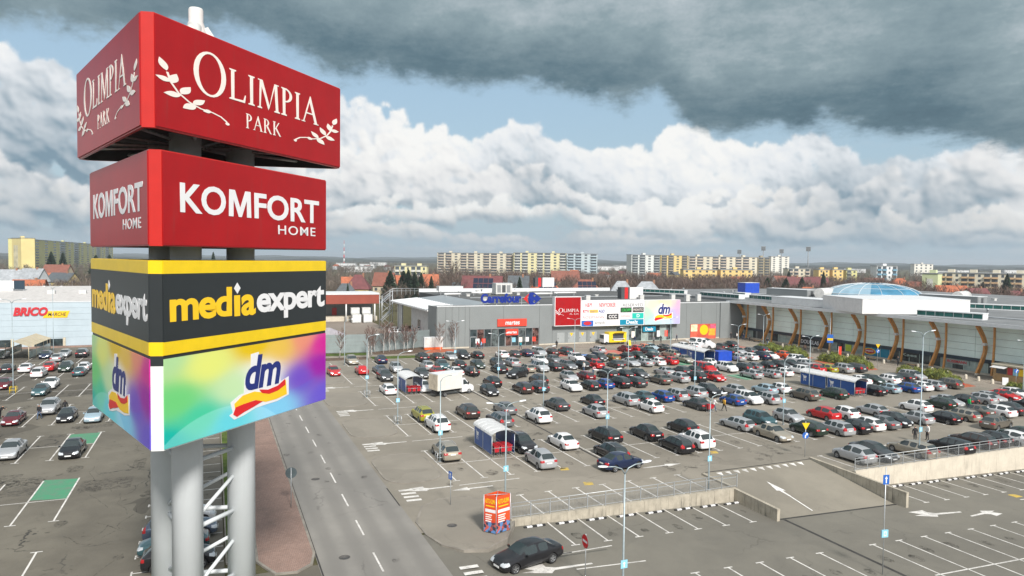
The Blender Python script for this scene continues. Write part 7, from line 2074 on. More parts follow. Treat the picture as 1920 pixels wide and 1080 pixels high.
TALLB = [pair(bare(60 + k, 13.0, 2.6, 20, 420, .035, .9, .12), M['birchbark'], M['twig']) for k in range(2)]
CONI = [pair(conifer(80 + k, 10.0, 5.0, 900), M['bark'], M['conifer']) for k in range(3)]
rt_ = random.Random(5)
BX = [(21.8, 134.9, 'in front of the left end of the yard wall'), (26.4, 130.6, 'beside the lamp at the grass verge edge'), (27.9, 135.6, 'at the corner of the brown flower bed'), (29.6, 140.3, 'first before the bare middle of the yard wall'), (31.0, 139.2, 'second before the bare middle of the yard wall'),
      (32.6, 141.1, 'third before the yard wall'), (34.3, 142.4, 'fourth before the yard wall'), (35.6, 141.2, 'fifth before the yard wall'), (36.9, 143.2, 'sixth before the yard wall'), (38.0, 142.8, 'last before the mulch bed'), (42.5, 138.2, 'standing in the orange mulch bed'), (46.2, 141.0, 'close to the grey hall wall')]
for i, (x, y, lab) in enumerate(BX): tree('birch_tree', 'slender bare birch with white trunk ' + lab, BIRCH[i % 3], x, y, .07, rt_.uniform(.85, 1.15), rt_.uniform(0, 6), 'birches along the yard wall')
tree('bare_tree', 'broad bare tree towering behind the roof parapet left of the apartment slab', BARE[0], 80.5, 247.5, 0, 1.72, .5)
# hedges
def hedge(label, mounds, seed, n):
    o = thing('hedge', label, 'hedge', (mounds[0][0], mounds[0][1], .08)); r = random.Random(seed); x0, y0 = mounds[0][0], mounds[0][1]
    for m_i, mm in enumerate((M['shrubleaf'], M['shrubleaf2'])):
        b = MB()
        for (mx, my, rr, hh) in mounds:
            for _ in range(int(n * rr * rr / len(mounds))):
                a = r.random() * 2 * PI; t = math.acos(r.random()); q = r.uniform(.55, 1.04) * (1 + .12 * math.sin(a * 5 + mx))
                p = Vector((mx - x0 + rr * q * math.sin(t) * math.cos(a), my - y0 + rr * q * math.sin(t) * math.sin(a), hh * q * math.cos(t)))
                d = Vector((r.uniform(-1, 1), r.uniform(-1, 1), r.uniform(.1, 1.2))).normalized(); u = d.cross(Vector((r.uniform(-1, 1), r.uniform(-1, 1), .3))).normalized(); l = r.uniform(.10, .22); w = l * .5
                b.face([p - u * w, p + d * l * .5 - u * w * .2, p + d * l, p + u * w])
        stuff(b.build('leaves', mm, o))
    b = MB()
    for (mx, my, rr, hh) in mounds: b.lathe([(rr * .78, 0), (rr * .80, hh * .35), (rr * .62, hh * .66), (rr * .3, hh * .80), (0, hh * .84)], (mx - x0, my - y0, 0), 9)
    b.build('stems', M['shrubleaf2'], o)
hedge('left clipped green hedge of rounded shrubs by the black shop sign', [(108.85, 108.0, 1.07, 1.29), (109.1, 110.36, 1.6, 1.93), (109.35, 112.72, 1.45, 1.75), (108.97, 115.08, 1.3, 1.57), (109.22, 117.44, 1.6, 1.93), (108.85, 119.8, 1.19, 1.43)], 1, 3600)
hedge('middle green hedge of rounded shrubs before the oval window emblem', [(108.85, 92.8, 1.07, 1.29), (109.1, 94.8, 1.6, 1.93), (109.35, 96.8, 1.45, 1.75), (108.97, 98.8, 1.3, 1.57), (109.22, 100.8, 1.6, 1.93), (108.85, 102.8, 1.19, 1.43)], 2, 3600)
hedge('right green hedge of rounded shrubs before the red shop capitals', [(108.85, 76.3, 1.07, 1.29), (109.1, 78.62, 1.6, 1.93), (109.35, 80.95, 1.45, 1.75), (108.97, 83.27, 1.3, 1.57), (109.22, 85.6, 1.31, 1.58)], 3, 3600)
hedge('small green hedge before the wooden food kiosk at far right', [(113.0, 70.2, .9, 1.0), (112.8, 68.6, 1.0, 1.1), (112.6, 66.8, 1.0, 1.1)], 4, 2500)

# ------------------------------------------------------------------ houses, blocks, sheds beyond the shops
HOUSES = [
    (57.5, 334.0, 9.8, 5.0, 'orange', 'cream', 0, 0, 'small orange roofed house left of the maroon roofed house'),
    (56.5, 301.9, 11.6, 9.5, 'maroon', 'yellowwall', 1, 0, 'maroon hip roofed house with yellow walls behind the loading dock'),
    (45.0, 265.5, 9.3, 9.0, 'slate', 'cream', 1, 0, 'dark slate roofed house right beside the black and yellow pylon box'),
    (73.3, 327.4, 12.0, 8.9, 'redbrown', 'cream', 0, 0, 'red brown roofed house left of the dark conifers'),
    (84.3, 339.1, 10.4, 5.7, 'orange', 'white', 0, 0, 'orange roofed house peeping between the conifers'),
    (95.5, 329.0, 11.2, 7.7, 'orange', 'cream', 0, 0, 'orange gabled house right of the conifers'),
    (84.5, 248.9, 10.2, 6.7, 'slate', 'white', 0, 0, 'grey gabled house just behind the white roof parapet'),
    (91.5, 246.0, 12.7, 14.2, 'maroon', 'brick', 0, 1, 'large maroon roofed house with solar panels behind the roof letters'),
    (118.9, 275.7, 12.0, 8.1, 'slate', 'white', 0, 0, 'white gabled house with dark roof beside a lone spruce'),
    (115.3, 242.5, 11.4, 13.3, 'orange', 'brick', 1, 1, 'orange roofed house with dark solar panels'),
    (135.2, 247.2, 11.3, 13.9, 'redbrown', 'brick', 1, 1, 'brown roofed house with blue solar panels on the hip'),
    (144.1, 234.7, 11.1, 10.2, 'greymetal', 'brick', 1, 0, 'grey pyramid roofed pavilion left of its pair'),
    (155.4, 234.4, 10.9, 12.8, 'greymetal', 'brick', 1, 0, 'grey pyramid roofed pavilion right of its pair'),
    (191.7, 375.4, 12.3, 15.8, 'redbrown', 'cream', 0, 0, 'distant red brown house in front of the left apartment block'),
    (286.5, 292.2, 11.3, 6.8, 'maroon', 'white', 0, 0, 'white gabled house with maroon roof among dark trees'),
    (312.7, 302.9, 10.7, 12.0, 'maroon', 'cream', 0, 0, 'long maroon roofed house left of the glass dome'),
    (231.4, 228.5, 8.7, 10.4, 'orange', 'cream', 1, 0, 'low orange roof at the foot of the dark trees'),
    (340.5, 356.4, 10.2, 14.5, 'redbrown', 'white', 0, 0, 'row of red brown roofs in front of the yellow blocks'),
    (383.1, 305.9, 10.1, 12.9, 'orange', 'cream', 1, 0, 'orange roofed house above the glass dome'),
    (306.6, 218.7, 9.5, 12.0, 'orange', 'brick', 0, 0, 'orange roofed house below the cream apartment block'),
    (297.4, 200.8, 9.1, 9.9, 'maroon', 'cream', 0, 0, 'maroon roofed house with cream gable right of the dome'),
    (312.3, 194.5, 8.2, 11.3, 'maroon', 'cream', 1, 0, 'maroon roofed house at the right picture edge'),
    (236.0, 172.3, 7.7, 8.3, 'orange', 'cream', 1, 0, 'low orange roof in front of the bare trees at right'),
    (-86.7, 394.6, 11.3, 11.4, 'greymetal', 'pale', 0, 0, 'pale grey terraced house at the far left'),
    (-77.1, 390.6, 11.9, 10.9, 'greymetal', 'pale', 0, 0, 'pale grey terraced house second from the left edge'),
    (-66.8, 332.0, 8.6, 10.9, 'orange', 'brick', 0, 0, 'long orange roof in front of the grey terraces'),
    (-84.8, 491.5, 12.4, 13.9, 'redbrown', 'cream', 0, 0, 'red roofed house right of the grey terraces'),
    (-70.2, 420.2, 9.3, 12.4, 'slate', 'yellowwall', 0, 0, 'yellow walled house behind the birch stems on the left'),
]
BLOCKS = [
    (232.4, 770.8, 307.1, 728.6, 24.7, 8, 10, 'cream', 'long cream apartment block, left part of the left slab'),
    (304.6, 721.0, 356.3, 694.9, 25.6, 8, 7, 'yellow', 'apartment block with broad yellow pier, middle of the left slab'),
    (355.0, 691.1, 383.5, 674.8, 25.1, 8, 4, 'bluegrey', 'blue grey end of the left apartment slab'),
    (390.5, 617.6, 423.2, 614.8, 24.4, 9, 4, 'whitegrey', 'white grey end block of the right apartment slab'),
    (422.5, 612.9, 452.5, 607.9, 24.3, 9, 4, 'ochre', 'ochre apartment block with dark balconies'),
    (454.8, 610.1, 536.2, 599.9, 23.6, 8, 9, 'cream', 'cream apartment block in the middle of the right slab'),
    (540.3, 603.6, 556.1, 602.4, 23.5, 8, 2, 'olive', 'olive end of the right apartment slab'),
    (723.5, 781.7, 747.0, 771.9, 26.6, 9, 3, 'white', 'white high block behind the right slab'),
    (-181.3, 825.1, -166.3, 794.9, 32.8, 11, 1, 'yellowend', 'yellow gable end of the left apartment block'),
    (-171.3, 820.9, -153.4, 1345.2, 32.5, 11, 14, 'lime', 'long yellow green apartment block receding on the left'),
    (368.0, 279.7, 370.6, 272.1, 13.5, 5, 2, 'limeend', 'pale green gable of the near cream block'),
    (376.6, 276.1, 395.0, 238.0, 14.0, 5, 12, 'creamnear', 'near cream apartment block with orange balconies at right'),
    (341.7, 464.4, 366.1, 454.2, 12.0, 4, 5, 'amber', 'low amber block in front of the right slab, left one'),
    (368.8, 453.1, 392.0, 443.3, 12.3, 4, 5, 'amber', 'low amber block in front of the right slab, right one'),
    (462.3, 478.9, 480.3, 471.4, 13.2, 4, 4, 'cream', 'low cream block right of the stadium mast'),
    (471.5, 453.4, 479.8, 449.9, 12.8, 4, 2, 'amber', 'small amber block among the trees, left'),
    (482.3, 448.8, 490.6, 445.4, 13.0, 4, 2, 'amber', 'small amber block among the trees, middle'),
    (493.0, 444.3, 501.3, 440.8, 12.7, 4, 2, 'lime', 'small lime block among the trees, right'),
    (533.9, 448.9, 550.2, 442.0, 16.5, 4, 4, 'modern', 'modern white block with blue glass bay'),
    (1000.5, 774.0, 1027.2, 762.8, 18.5, 4, 4, 'white', 'distant white block near the horizon'),
    (122.3, 513.1, 143.9, 504.0, 12.6, 3, 6, 'yellow', 'low yellow building left of the apartment slab'),
]
SHEDS = [(224.9, 1316.7, 35.1), (240.8, 1201.5, 25.2), (169.4, 905.8, 33.8), (132.9, 1246.8, 54.0), (665.4, 1131.8, 39.0), (793.8, 1295.0, 33.8), (878.8, 825.1, 24.8), (1307.3, 1079.4, 45.0), (1133.0, 826.9, 30.6), (1355.7, 950.5, 27.3), (1003.0, 664.4, 45.0), (1660.1, 1039.9, 48.0), (1162.1, 1031.8, 42.0), (230.4, 880.2, 27.0), (343.1, 1592.7, 36.0)]
CONIFERS = [(68.9, 296.7, 13.5, 9.9), (76.6, 304.4, 13.4, 10.2), (76.0, 293.8, 14.1, 9.0), (78.4, 292.7, 13.2, 7.7), (82.3, 296.5, 12.7, 6.9), (84.9, 290.0, 11.5, 5.0), (101.4, 234.2, 12.8, 5.0), (44.5, 258.1, 9.6, 2.7), (392.2, 486.6, 14.5, 7.2), (313.8, 324.2, 14.5, 6.3), (-90.4, 504.7, 20.2, 11.6), (-85.8, 513.6, 20.0, 9.9), (-68.5, 517.2, 18.3, 13.5), (-62.0, 525.3, 18.7, 12.4), (0.0, 455.9, 21.1, 7.6), (340.1, 215.4, 15.2, 7.4), (237.4, 258.5, 11.9, 14.9), (245.4, 255.2, 11.8, 12.4), (263.7, 263.8, 11.8, 10.4), (301.0, 286.1, 14.6, 5.7), (379.8, 253.0, 9.9, 8.6)]

ROOFC = dict(orange=(0.36, 0.105, 0.045), maroon=(0.135, 0.040, 0.042), redbrown=(0.20, 0.072, 0.048), slate=(0.075, 0.088, 0.098), greymetal=(0.30, 0.32, 0.34))
WALLC = dict(cream=(0.46, 0.40, 0.29), white=(0.58, 0.57, 0.54), yellowwall=(0.46, 0.37, 0.17), brick=(0.30, 0.15, 0.09), pale=(0.45, 0.48, 0.50))
RM = {k: mat('roof_tile_' + k, v, .75, var=.18, scale=.8, dirt=.25) for k, v in ROOFC.items()}
WM = {k: mat('render_' + k, v, .85, var=.10, scale=.4, dirt=.12) for k, v in WALLC.items()}
M['winglass'] = mat('window_glass_dark', (0.075, 0.088, 0.10), .15, var=.3, scale=.5)
M['solar'] = mat('solar_panel', (0.010, 0.016, 0.035), .2, var=.15)
wm = MB(); wm.box(-.6, .6, -.04, .02, 0, 1.35); WINM = wm.mesh('window', M['winglass'])
def house(x, y, zr, w, rc, wc, hip, sol, label):
    d = max(6.0, w * .72); rz = -.35 + .25 * math.sin(x); hw = max(2.6, zr * .52); ov = .5
    o = thing('house', label, 'house', (x, y, 0), rz)
    b = MB(); b.box(-w / 2, w / 2, -d / 2, d / 2, -.3, hw)
    if not hip:
        for s in (-1, 1): b.face([(s * w / 2, -d / 2, hw), (s * w / 2, d / 2, hw), (s * w / 2, 0, zr - .12)])
    b.build('wall', WM[wc], o)
    b = MB(); X, Y = w / 2 + ov, d / 2 + ov; rx = max(.2, X - Y * .95) if hip else X; z0 = hw - ov * (zr - hw) / (d / 2) * .6
    q = [(-X, -Y, z0), (X, -Y, z0), (X, Y, z0), (-X, Y, z0)]; r1, r2 = (-rx, 0, zr), (rx, 0, zr)
    b.face([q[0], q[1], r2, r1]); b.face([q[2], q[3], r1, r2])
    if hip: b.face([q[1], q[2], r2]); b.face([q[3], q[0], r1])
    b.face([q[3], q[2], q[1], q[0]]); rf = b.build('roof', RM[rc], o)
    b = MB(); b.box(w * .18, w * .18 + .7, -.4, .4, hw, zr + .7); b.build('chimney', WM['brick'], rf)
    if sol:
        for k in range(4):
            for j in range(2):
                P = lambda u, t: Vector((u, -Y + (Y) * t, z0 + (zr - z0) * t + .08))
                u0 = -w * .22 + k * w * .13; t0 = .28 + .30 * j
                b = MB(); b.face([P(u0, t0), P(u0 + w * .12, t0), P(u0 + w * .12, t0 + .27), P(u0, t0 + .27)]); b.build('solar_panel', M['solar'], rf)
    n = max(2, int(w / 2.8))
    for k in range(n):
        x_ = -w / 2 + w * (k + .5) / n; p = link('window', WINM, o, (x_, -d / 2, 1.0))
        if hw > 5: link('window', WINM, o, (x_, -d / 2, 3.6))
    if not hip:
        p = link('window', WINM, o, (-w / 2, 0, hw * .9), -PI / 2); link('window', WINM, o, (w / 2, 0, hw * .9), PI / 2)
for h_ in HOUSES: house(*h_)
BC = dict(cream=((.46, .42, .32), (.36, .30, .24)), yellow=((.50, .46, .26), (.40, .40, .36)), bluegrey=((.36, .42, .44), (.30, .38, .42)), whitegrey=((.48, .50, .48), (.22, .24, .24)), ochre=((.52, .40, .16), (.20, .17, .13)), olive=((.24, .20, .12), (.20, .17, .11)),
          white=((.56, .54, .48), (.40, .39, .37)), yellowend=((.58, .48, .20), (.5, .45, .3)), lime=((.44, .42, .18), (.17, .18, .14)), limeend=((.44, .48, .28), (.5, .5, .45)), creamnear=((.50, .46, .36), (.40, .26, .14)), amber=((.56, .40, .15), (.50, .46, .30)), modern=((.55, .56, .56), (.10, .22, .30)))
lt = lambda c: tuple(min(.72, v * 1.18 + .02) for v in c)
BMAT = {k: (mat('block_wall_' + k, lt(a), .85, var=.06, scale=.08), mat('block_balcony_' + k, lt(c), .8, var=.25, scale=.15)) for k, (a, c) in BC.items()}
def block(x0, y0, x1, y1, zt, st, bays, c, label):
    d = Vector((x1 - x0, y1 - y0)); L = d.length; ang = math.atan2(d.y, d.x); wallm, balm = BMAT[c]
    o = thing('apartment_block', label, 'apartment block', (x0, y0, 0), ang)
    b = MB(); b.box(0, L, 0, 11, -1, zt); b.build('wall', wallm, o)
    b = MB(); b.box(-.3, L + .3, -.3, 11.3, zt, zt + .5); rf = b.build('roof', M['grey'], o)
    for k in range(max(1, bays // 3)): b = MB(); xx = L * (k + .5) / max(1, bays // 3); b.box(xx - 1.6, xx + 1.6, 4, 7, zt + .5, zt + 2.2); b.build('lift_house', wallm, rf)
    sh = (zt - .8) / st; bw = L / bays
    if c in ('yellowend', 'limeend'): 
        b = MB(); b.prism([(L * .3, -.05), (L * .7, -.05), (L * .7, -.01), (L * .3, -.01)], 0, zt * .8); b.build('painted_band', balm, o); return
    w1 = MB(); w1.box(-bw * .17, bw * .17, -.06, .02, 0, sh * .5); win = w1.mesh('window', M['winglass'])
    w2 = MB(); w2.box(-bw * .38, bw * .38, -.05, .02, sh * .36, sh * .92); rec = w2.mesh('window', M['winglass'])
    w3 = MB(); w3.box(-bw * .42, bw * .42, -.95, -.07, 0, sh * .36); par = w3.mesh('balcony', balm)
    for k in range(bays):
        xc = bw * (k + .5)
        for s in range(st):
            z = .8 + sh * s
            if k % 3 == 2 or c in ('white', 'amber') or (c == 'lime' and k % 2): link('window', win, o, (xc, 0, z + sh * .32))
            else:
                link('window', rec, o, (xc, 0, z)); link('balcony', par, o, (xc, 0, z))
for b_ in BLOCKS: block(*b_)
ORDW = ['first', 'second', 'third', 'fourth', 'fifth', 'sixth', 'seventh', 'eighth', 'ninth', 'tenth', 'eleventh', 'twelfth', 'thirteenth', 'fourteenth', 'fifteenth', 'sixteenth']
SHEDS.sort(key=lambda q: q[0] / q[1])
M['shedwhite'] = mat('shed_white', (.60, .61, .61), .6, var=.05)
for i, (x, y, w) in enumerate(SHEDS):
    o = thing('distant_shed', 'long low white warehouse far off near the horizon, %s from the left' % ORDW[i], 'warehouse', (x, y, 0), -.4, 'white warehouses on the horizon')
    b = MB(); b.box(-w / 2, w / 2, -8, 8, -1, 7.0); b.build('wall', M['shedwhite'], o); b = MB(); b.box(-w / 2 - .4, w / 2 + .4, -8.4, 8.4, 7.0, 7.8); b.build('roof', M['grey'], o)
for i, (x, y, h, w) in enumerate(CONIFERS):
    s = h / 10.0; o = thing('conifer_tree', ('dark green conifer, %s among those beyond the shops, counted from the left' % (['first', 'second', 'third', 'fourth', 'fifth', 'sixth', 'seventh', 'eighth', 'ninth', 'tenth', 'eleventh', 'twelfth'] + ['%dth' % k for k in range(13, 40)])[i]), 'tree', (x, y, 0), i * 1.7, 'conifers beyond the shops')
    sw = min(max(w / 5.0, s * .55), s * 1.5); o.scale = (sw, sw, s); link('trunk', CONI[i % 3][0], o); link('crown', CONI[i % 3][1], o)
lab = sorted([o for o in D.objects if o.name.startswith('conifer_tree')], key=lambda o: math.atan2(o.location.x, o.location.y))
ORD = ['first', 'second', 'third', 'fourth', 'fifth', 'sixth', 'seventh', 'eighth', 'ninth', 'tenth', 'eleventh', 'twelfth', 'thirteenth', 'fourteenth', 'fifteenth', 'sixteenth', 'seventeenth', 'eighteenth', 'nineteenth', 'twentieth', 'twenty-first', 'twenty-second']
for i, o in enumerate(lab): o['label'] = 'dark green conifer beyond the shops, %s from the left' % ORD[i]
# masts
o = thing('transmitter_mast', 'red and white banded transmitter mast on the horizon', 'mast', (254.3, 1521.4, 0))
for k in range(7): b = MB(); b.tube([(0, 0, 7.7 * k), (0, 0, 7.7 * (k + 1))], [1.5 - .16 * k, 1.34 - .16 * k], 6); b.build('section', M['carrred'] if k % 2 == 0 else M['white'], o)
for i, (x, y, h) in enumerate(((647.9, 759.2, 31.4), (641.8, 707.5, 35.2), (685.1, 721.9, 32.5), (655.6, 647.4, 34.3))):
    o = thing('floodlight_mast', 'stadium floodlight mast rising above the blocks, %s from the left' % ORD[i], 'floodlight mast', (x, y, 0), -.6, 'stadium floodlight masts')
    b = MB(); b.tube([(0, 0, 0), (0, 0, h)], [.75, .4], 8); b.build('pole', M['grey'], o)
    b = MB(); b.box(-2.6, 2.6, -.4, .4, h - 2.0, h + 3.4); b.build('light_rack', M['galv'], o)
    for k in range(4): b = MB(); b.box(-2.5, 2.5, -.7, -.42, h - 1.7 + 1.3 * k, h - .9 + 1.3 * k); b.build('lamp_row', M['darkgrey'], o)
# individual bare trees near, woods beyond
def near_block(x, y):
    for h_ in HOUSES:
        if (x - h_[0]) ** 2 + (y - h_[1]) ** 2 < (h_[3] * .62) ** 2 + 16: return True
    for b_ in BLOCKS:
        a = Vector(b_[:2]); c = Vector(b_[2:4]); p = Vector((x, y)); t = max(0, min(1, (p - a).dot(c - a) / (c - a).length_squared))
        if (a.lerp(c, t) - p).length < 15: return True
    return False
rw_ = random.Random(17); spots = []
while len(spots) < 120:
    az_ = rw_.uniform(-11, 55); dist = rw_.uniform(246, 345)
    if 0 < az_ < 12.5: continue
    x, y = dist * math.sin(R(az_)), dist * math.cos(R(az_))
    if near_block(x, y) or (x > 118 and x < 240 and y < 208) or (y < 214 and x < 125): continue
    if 23 < az_ < 33 and dist < 300 and rw_.random() < .75: continue
    spots.append((az_, x, y))
spots.sort()
for i, (az_, x, y) in enumerate(spots):
    left = az_ < -2
    P = TALLB[i % 2] if (left or i % 5 == 0) else BARE[i % 4]
    nm = 'tall pale stemmed bare tree behind the left store' if left else ('pale stemmed bare tree beyond the shop roofs' if i % 5 == 0 else 'bushy bare brown tree beyond the shop roofs')
    tree('bare_tree', nm, P, x, y, 0, rw_.uniform(.62, .98), rw_.uniform(0, 6), 'bare trees beyond the shops')
def lowtree(seed, h, w, n):
    r = random.Random(seed); V = []
    def tri(a, c, e): V.extend((a, c, e))
    tri((-.14, 0, 0), (.14, 0, 0), (0, 0, h * .85))
    for k in range(n):
        a = r.random() * 2 * PI; t = r.random(); z = h * (.15 + .55 * t); L = w * .5 * r.uniform(.4, 1.0) * (1 - .35 * t); d = Vector((math.cos(a), math.sin(a), r.uniform(.7, 1.6))).normalized(); s = Vector((r.uniform(-.2, .2) * w, r.uniform(-.2, .2) * w, z))
        e = s + d * L * 1.1; wv = Vector((r.uniform(-1, 1), r.uniform(-1, 1), 0)).normalized() * r.uniform(.05, .16)
        tri(tuple(s - wv), tuple(s + wv), tuple(e))
        for _ in range(2):
            m = s.lerp(e, r.uniform(.3, .9)); d2 = (d + Vector((r.uniform(-1, 1), r.uniform(-1, 1), r.uniform(-.1, .8)))).normalized() * L * .5; tri(tuple(m - wv * .6), tuple(m + wv * .6), tuple(m + d2))
    return np.array(V, np.float32)
LOWT = [lowtree(100 + k, 9.5, 7.0, 70) for k in range(5)]
LOWF = [lowtree(120 + k, 11, 9.0, 26) for k in range(4)]
def woods(name, n, dmin, dmax, az0, az1, variants, m, seed, smin=.6, smax=1.15, dens=None, pw=1.0):
    r = random.Random(seed); out = []; tries = 0; c_ = 0
    while c_ < n and tries < n * 40:
        tries += 1; az_ = r.uniform(az0, az1); dist = dmin + (dmax - dmin) * r.random() ** pw; x, y = dist * math.sin(R(az_)), dist * math.cos(R(az_))
        if near_block(x, y) or (dens and r.random() > dens(az_, dist)): continue
        s = r.uniform(smin, smax); a = r.random() * 6.28; v = variants[r.randrange(len(variants))]; cs, sn = math.cos(a) * s, math.sin(a) * s
        q = np.empty_like(v); q[:, 0] = v[:, 0] * cs - v[:, 1] * sn + x; q[:, 1] = v[:, 0] * sn + v[:, 1] * cs + y; q[:, 2] = v[:, 2] * s * r.uniform(.85, 1.15); out.append(q); c_ += 1
    co = np.concatenate(out); nt = len(co) // 3; me = D.meshes.new(name); me.vertices.add(len(co)); me.vertices.foreach_set('co', co.ravel()); me.loops.add(len(co)); me.loops.foreach_set('vertex_index', np.arange(len(co), dtype=np.int32))
    me.polygons.add(nt); me.polygons.foreach_set('loop_start', np.arange(0, len(co), 3, dtype=np.int32)); me.update(calc_edges=True); me.materials.append(m); return stuff(link(name, me))
woods('bare_wood', 1700, 325, 560, 14, 60, LOWT, M['twig'], 1, .75, 1.3)
woods('bare_wood', 650, 300, 560, -12, 15, LOWT, M['twig2'], 2, .6, 1.1)
woods('bare_wood', 1100, 560, 1000, -13, 62, LOWT, M['twig2'], 3, .7, 1.3)
woods('bare_wood', 2600, 900, 2300, -14, 62, LOWF, mat('far_wood', (.085, .072, .060), .95, var=.3, scale=.01), 4, .7, 1.2, pw=.7)
woods('dark_wood', 500, 500, 1500, -13, 62, [q * np.array([1.0, 1.0, 1.0], np.float32) for q in [np.array([c for f in [TC.v[i] for fc in TC.f for i in fc[:3]] for c in f], np.float32).reshape(-1, 3)[:540] for TC in [conifer(200 + k, 9, 4.5, 60)[1] for k in range(3)]]], M['conifer'], 5, .5, 1.0)
# tiny far houses of the town
for i in range(46):
    az_ = -10 + 70 * ((i * .618) % 1); dist = 480 + 900 * ((i * .377) % 1); x, y = dist * math.sin(R(az_)), dist * math.cos(R(az_))
    if near_block(x, y): continue
    o = thing('distant_house', 'tiny distant house between bare trees on the plain', 'house', (x, y, 0), i * .7, 'tiny houses on the plain')
    w = 8 + 5 * ((i * .31) % 1); b = MB(); b.box(-w / 2, w / 2, -4, 4, -.5, 5); b.build('wall', WM[['cream', 'white', 'yellowwall', 'pale'][i % 4]], o)
    b = MB(); b.face([(-w / 2 - .4, -4.5, 4.8), (w / 2 + .4, -4.5, 4.8), (w / 2 + .4, 0, 8), (-w / 2 - .4, 0, 8)]); b.face([(w / 2 + .4, 4.5, 4.8), (-w / 2 - .4, 4.5, 4.8), (-w / 2 - .4, 0, 8), (w / 2 + .4, 0, 8)])
    for s in (-1, 1): b.face([(s * w / 2, -4, 5), (s * w / 2, 4, 5), (s * w / 2, 0, 7.9)])
    b.build('roof', RM[['orange', 'redbrown', 'maroon', 'redbrown', 'slate'][i % 5]], o)
# forest ridge that closes the view
b = MB(); r = random.Random(3); prev = None
for ri, (dist, h0) in enumerate(((2500, 9), (3600, 12), (5200, 18))):
    prev = None
    for k in range(0, 221):
        az_ = -16 + 80 * k / 220; h = h0 * (1 + .22 * math.sin(k * .21 + ri) + .16 * math.sin(k * .53 + 2 * ri)) + r.uniform(-.08, .08) * h0
        x, y = dist * math.sin(R(az_)), dist * math.cos(R(az_)); cur = [(x, y, -2), (x, y, h), (x * 1.12, y * 1.12, -2)]
        if prev: b.face([prev[0], cur[0], cur[1], prev[1]]); b.face([prev[1], cur[1], cur[2], prev[2]])
        prev = cur
struct(b.build('hills', mat('forest_far', (.040, .052, .045), .95, var=.35, scale=.006)))

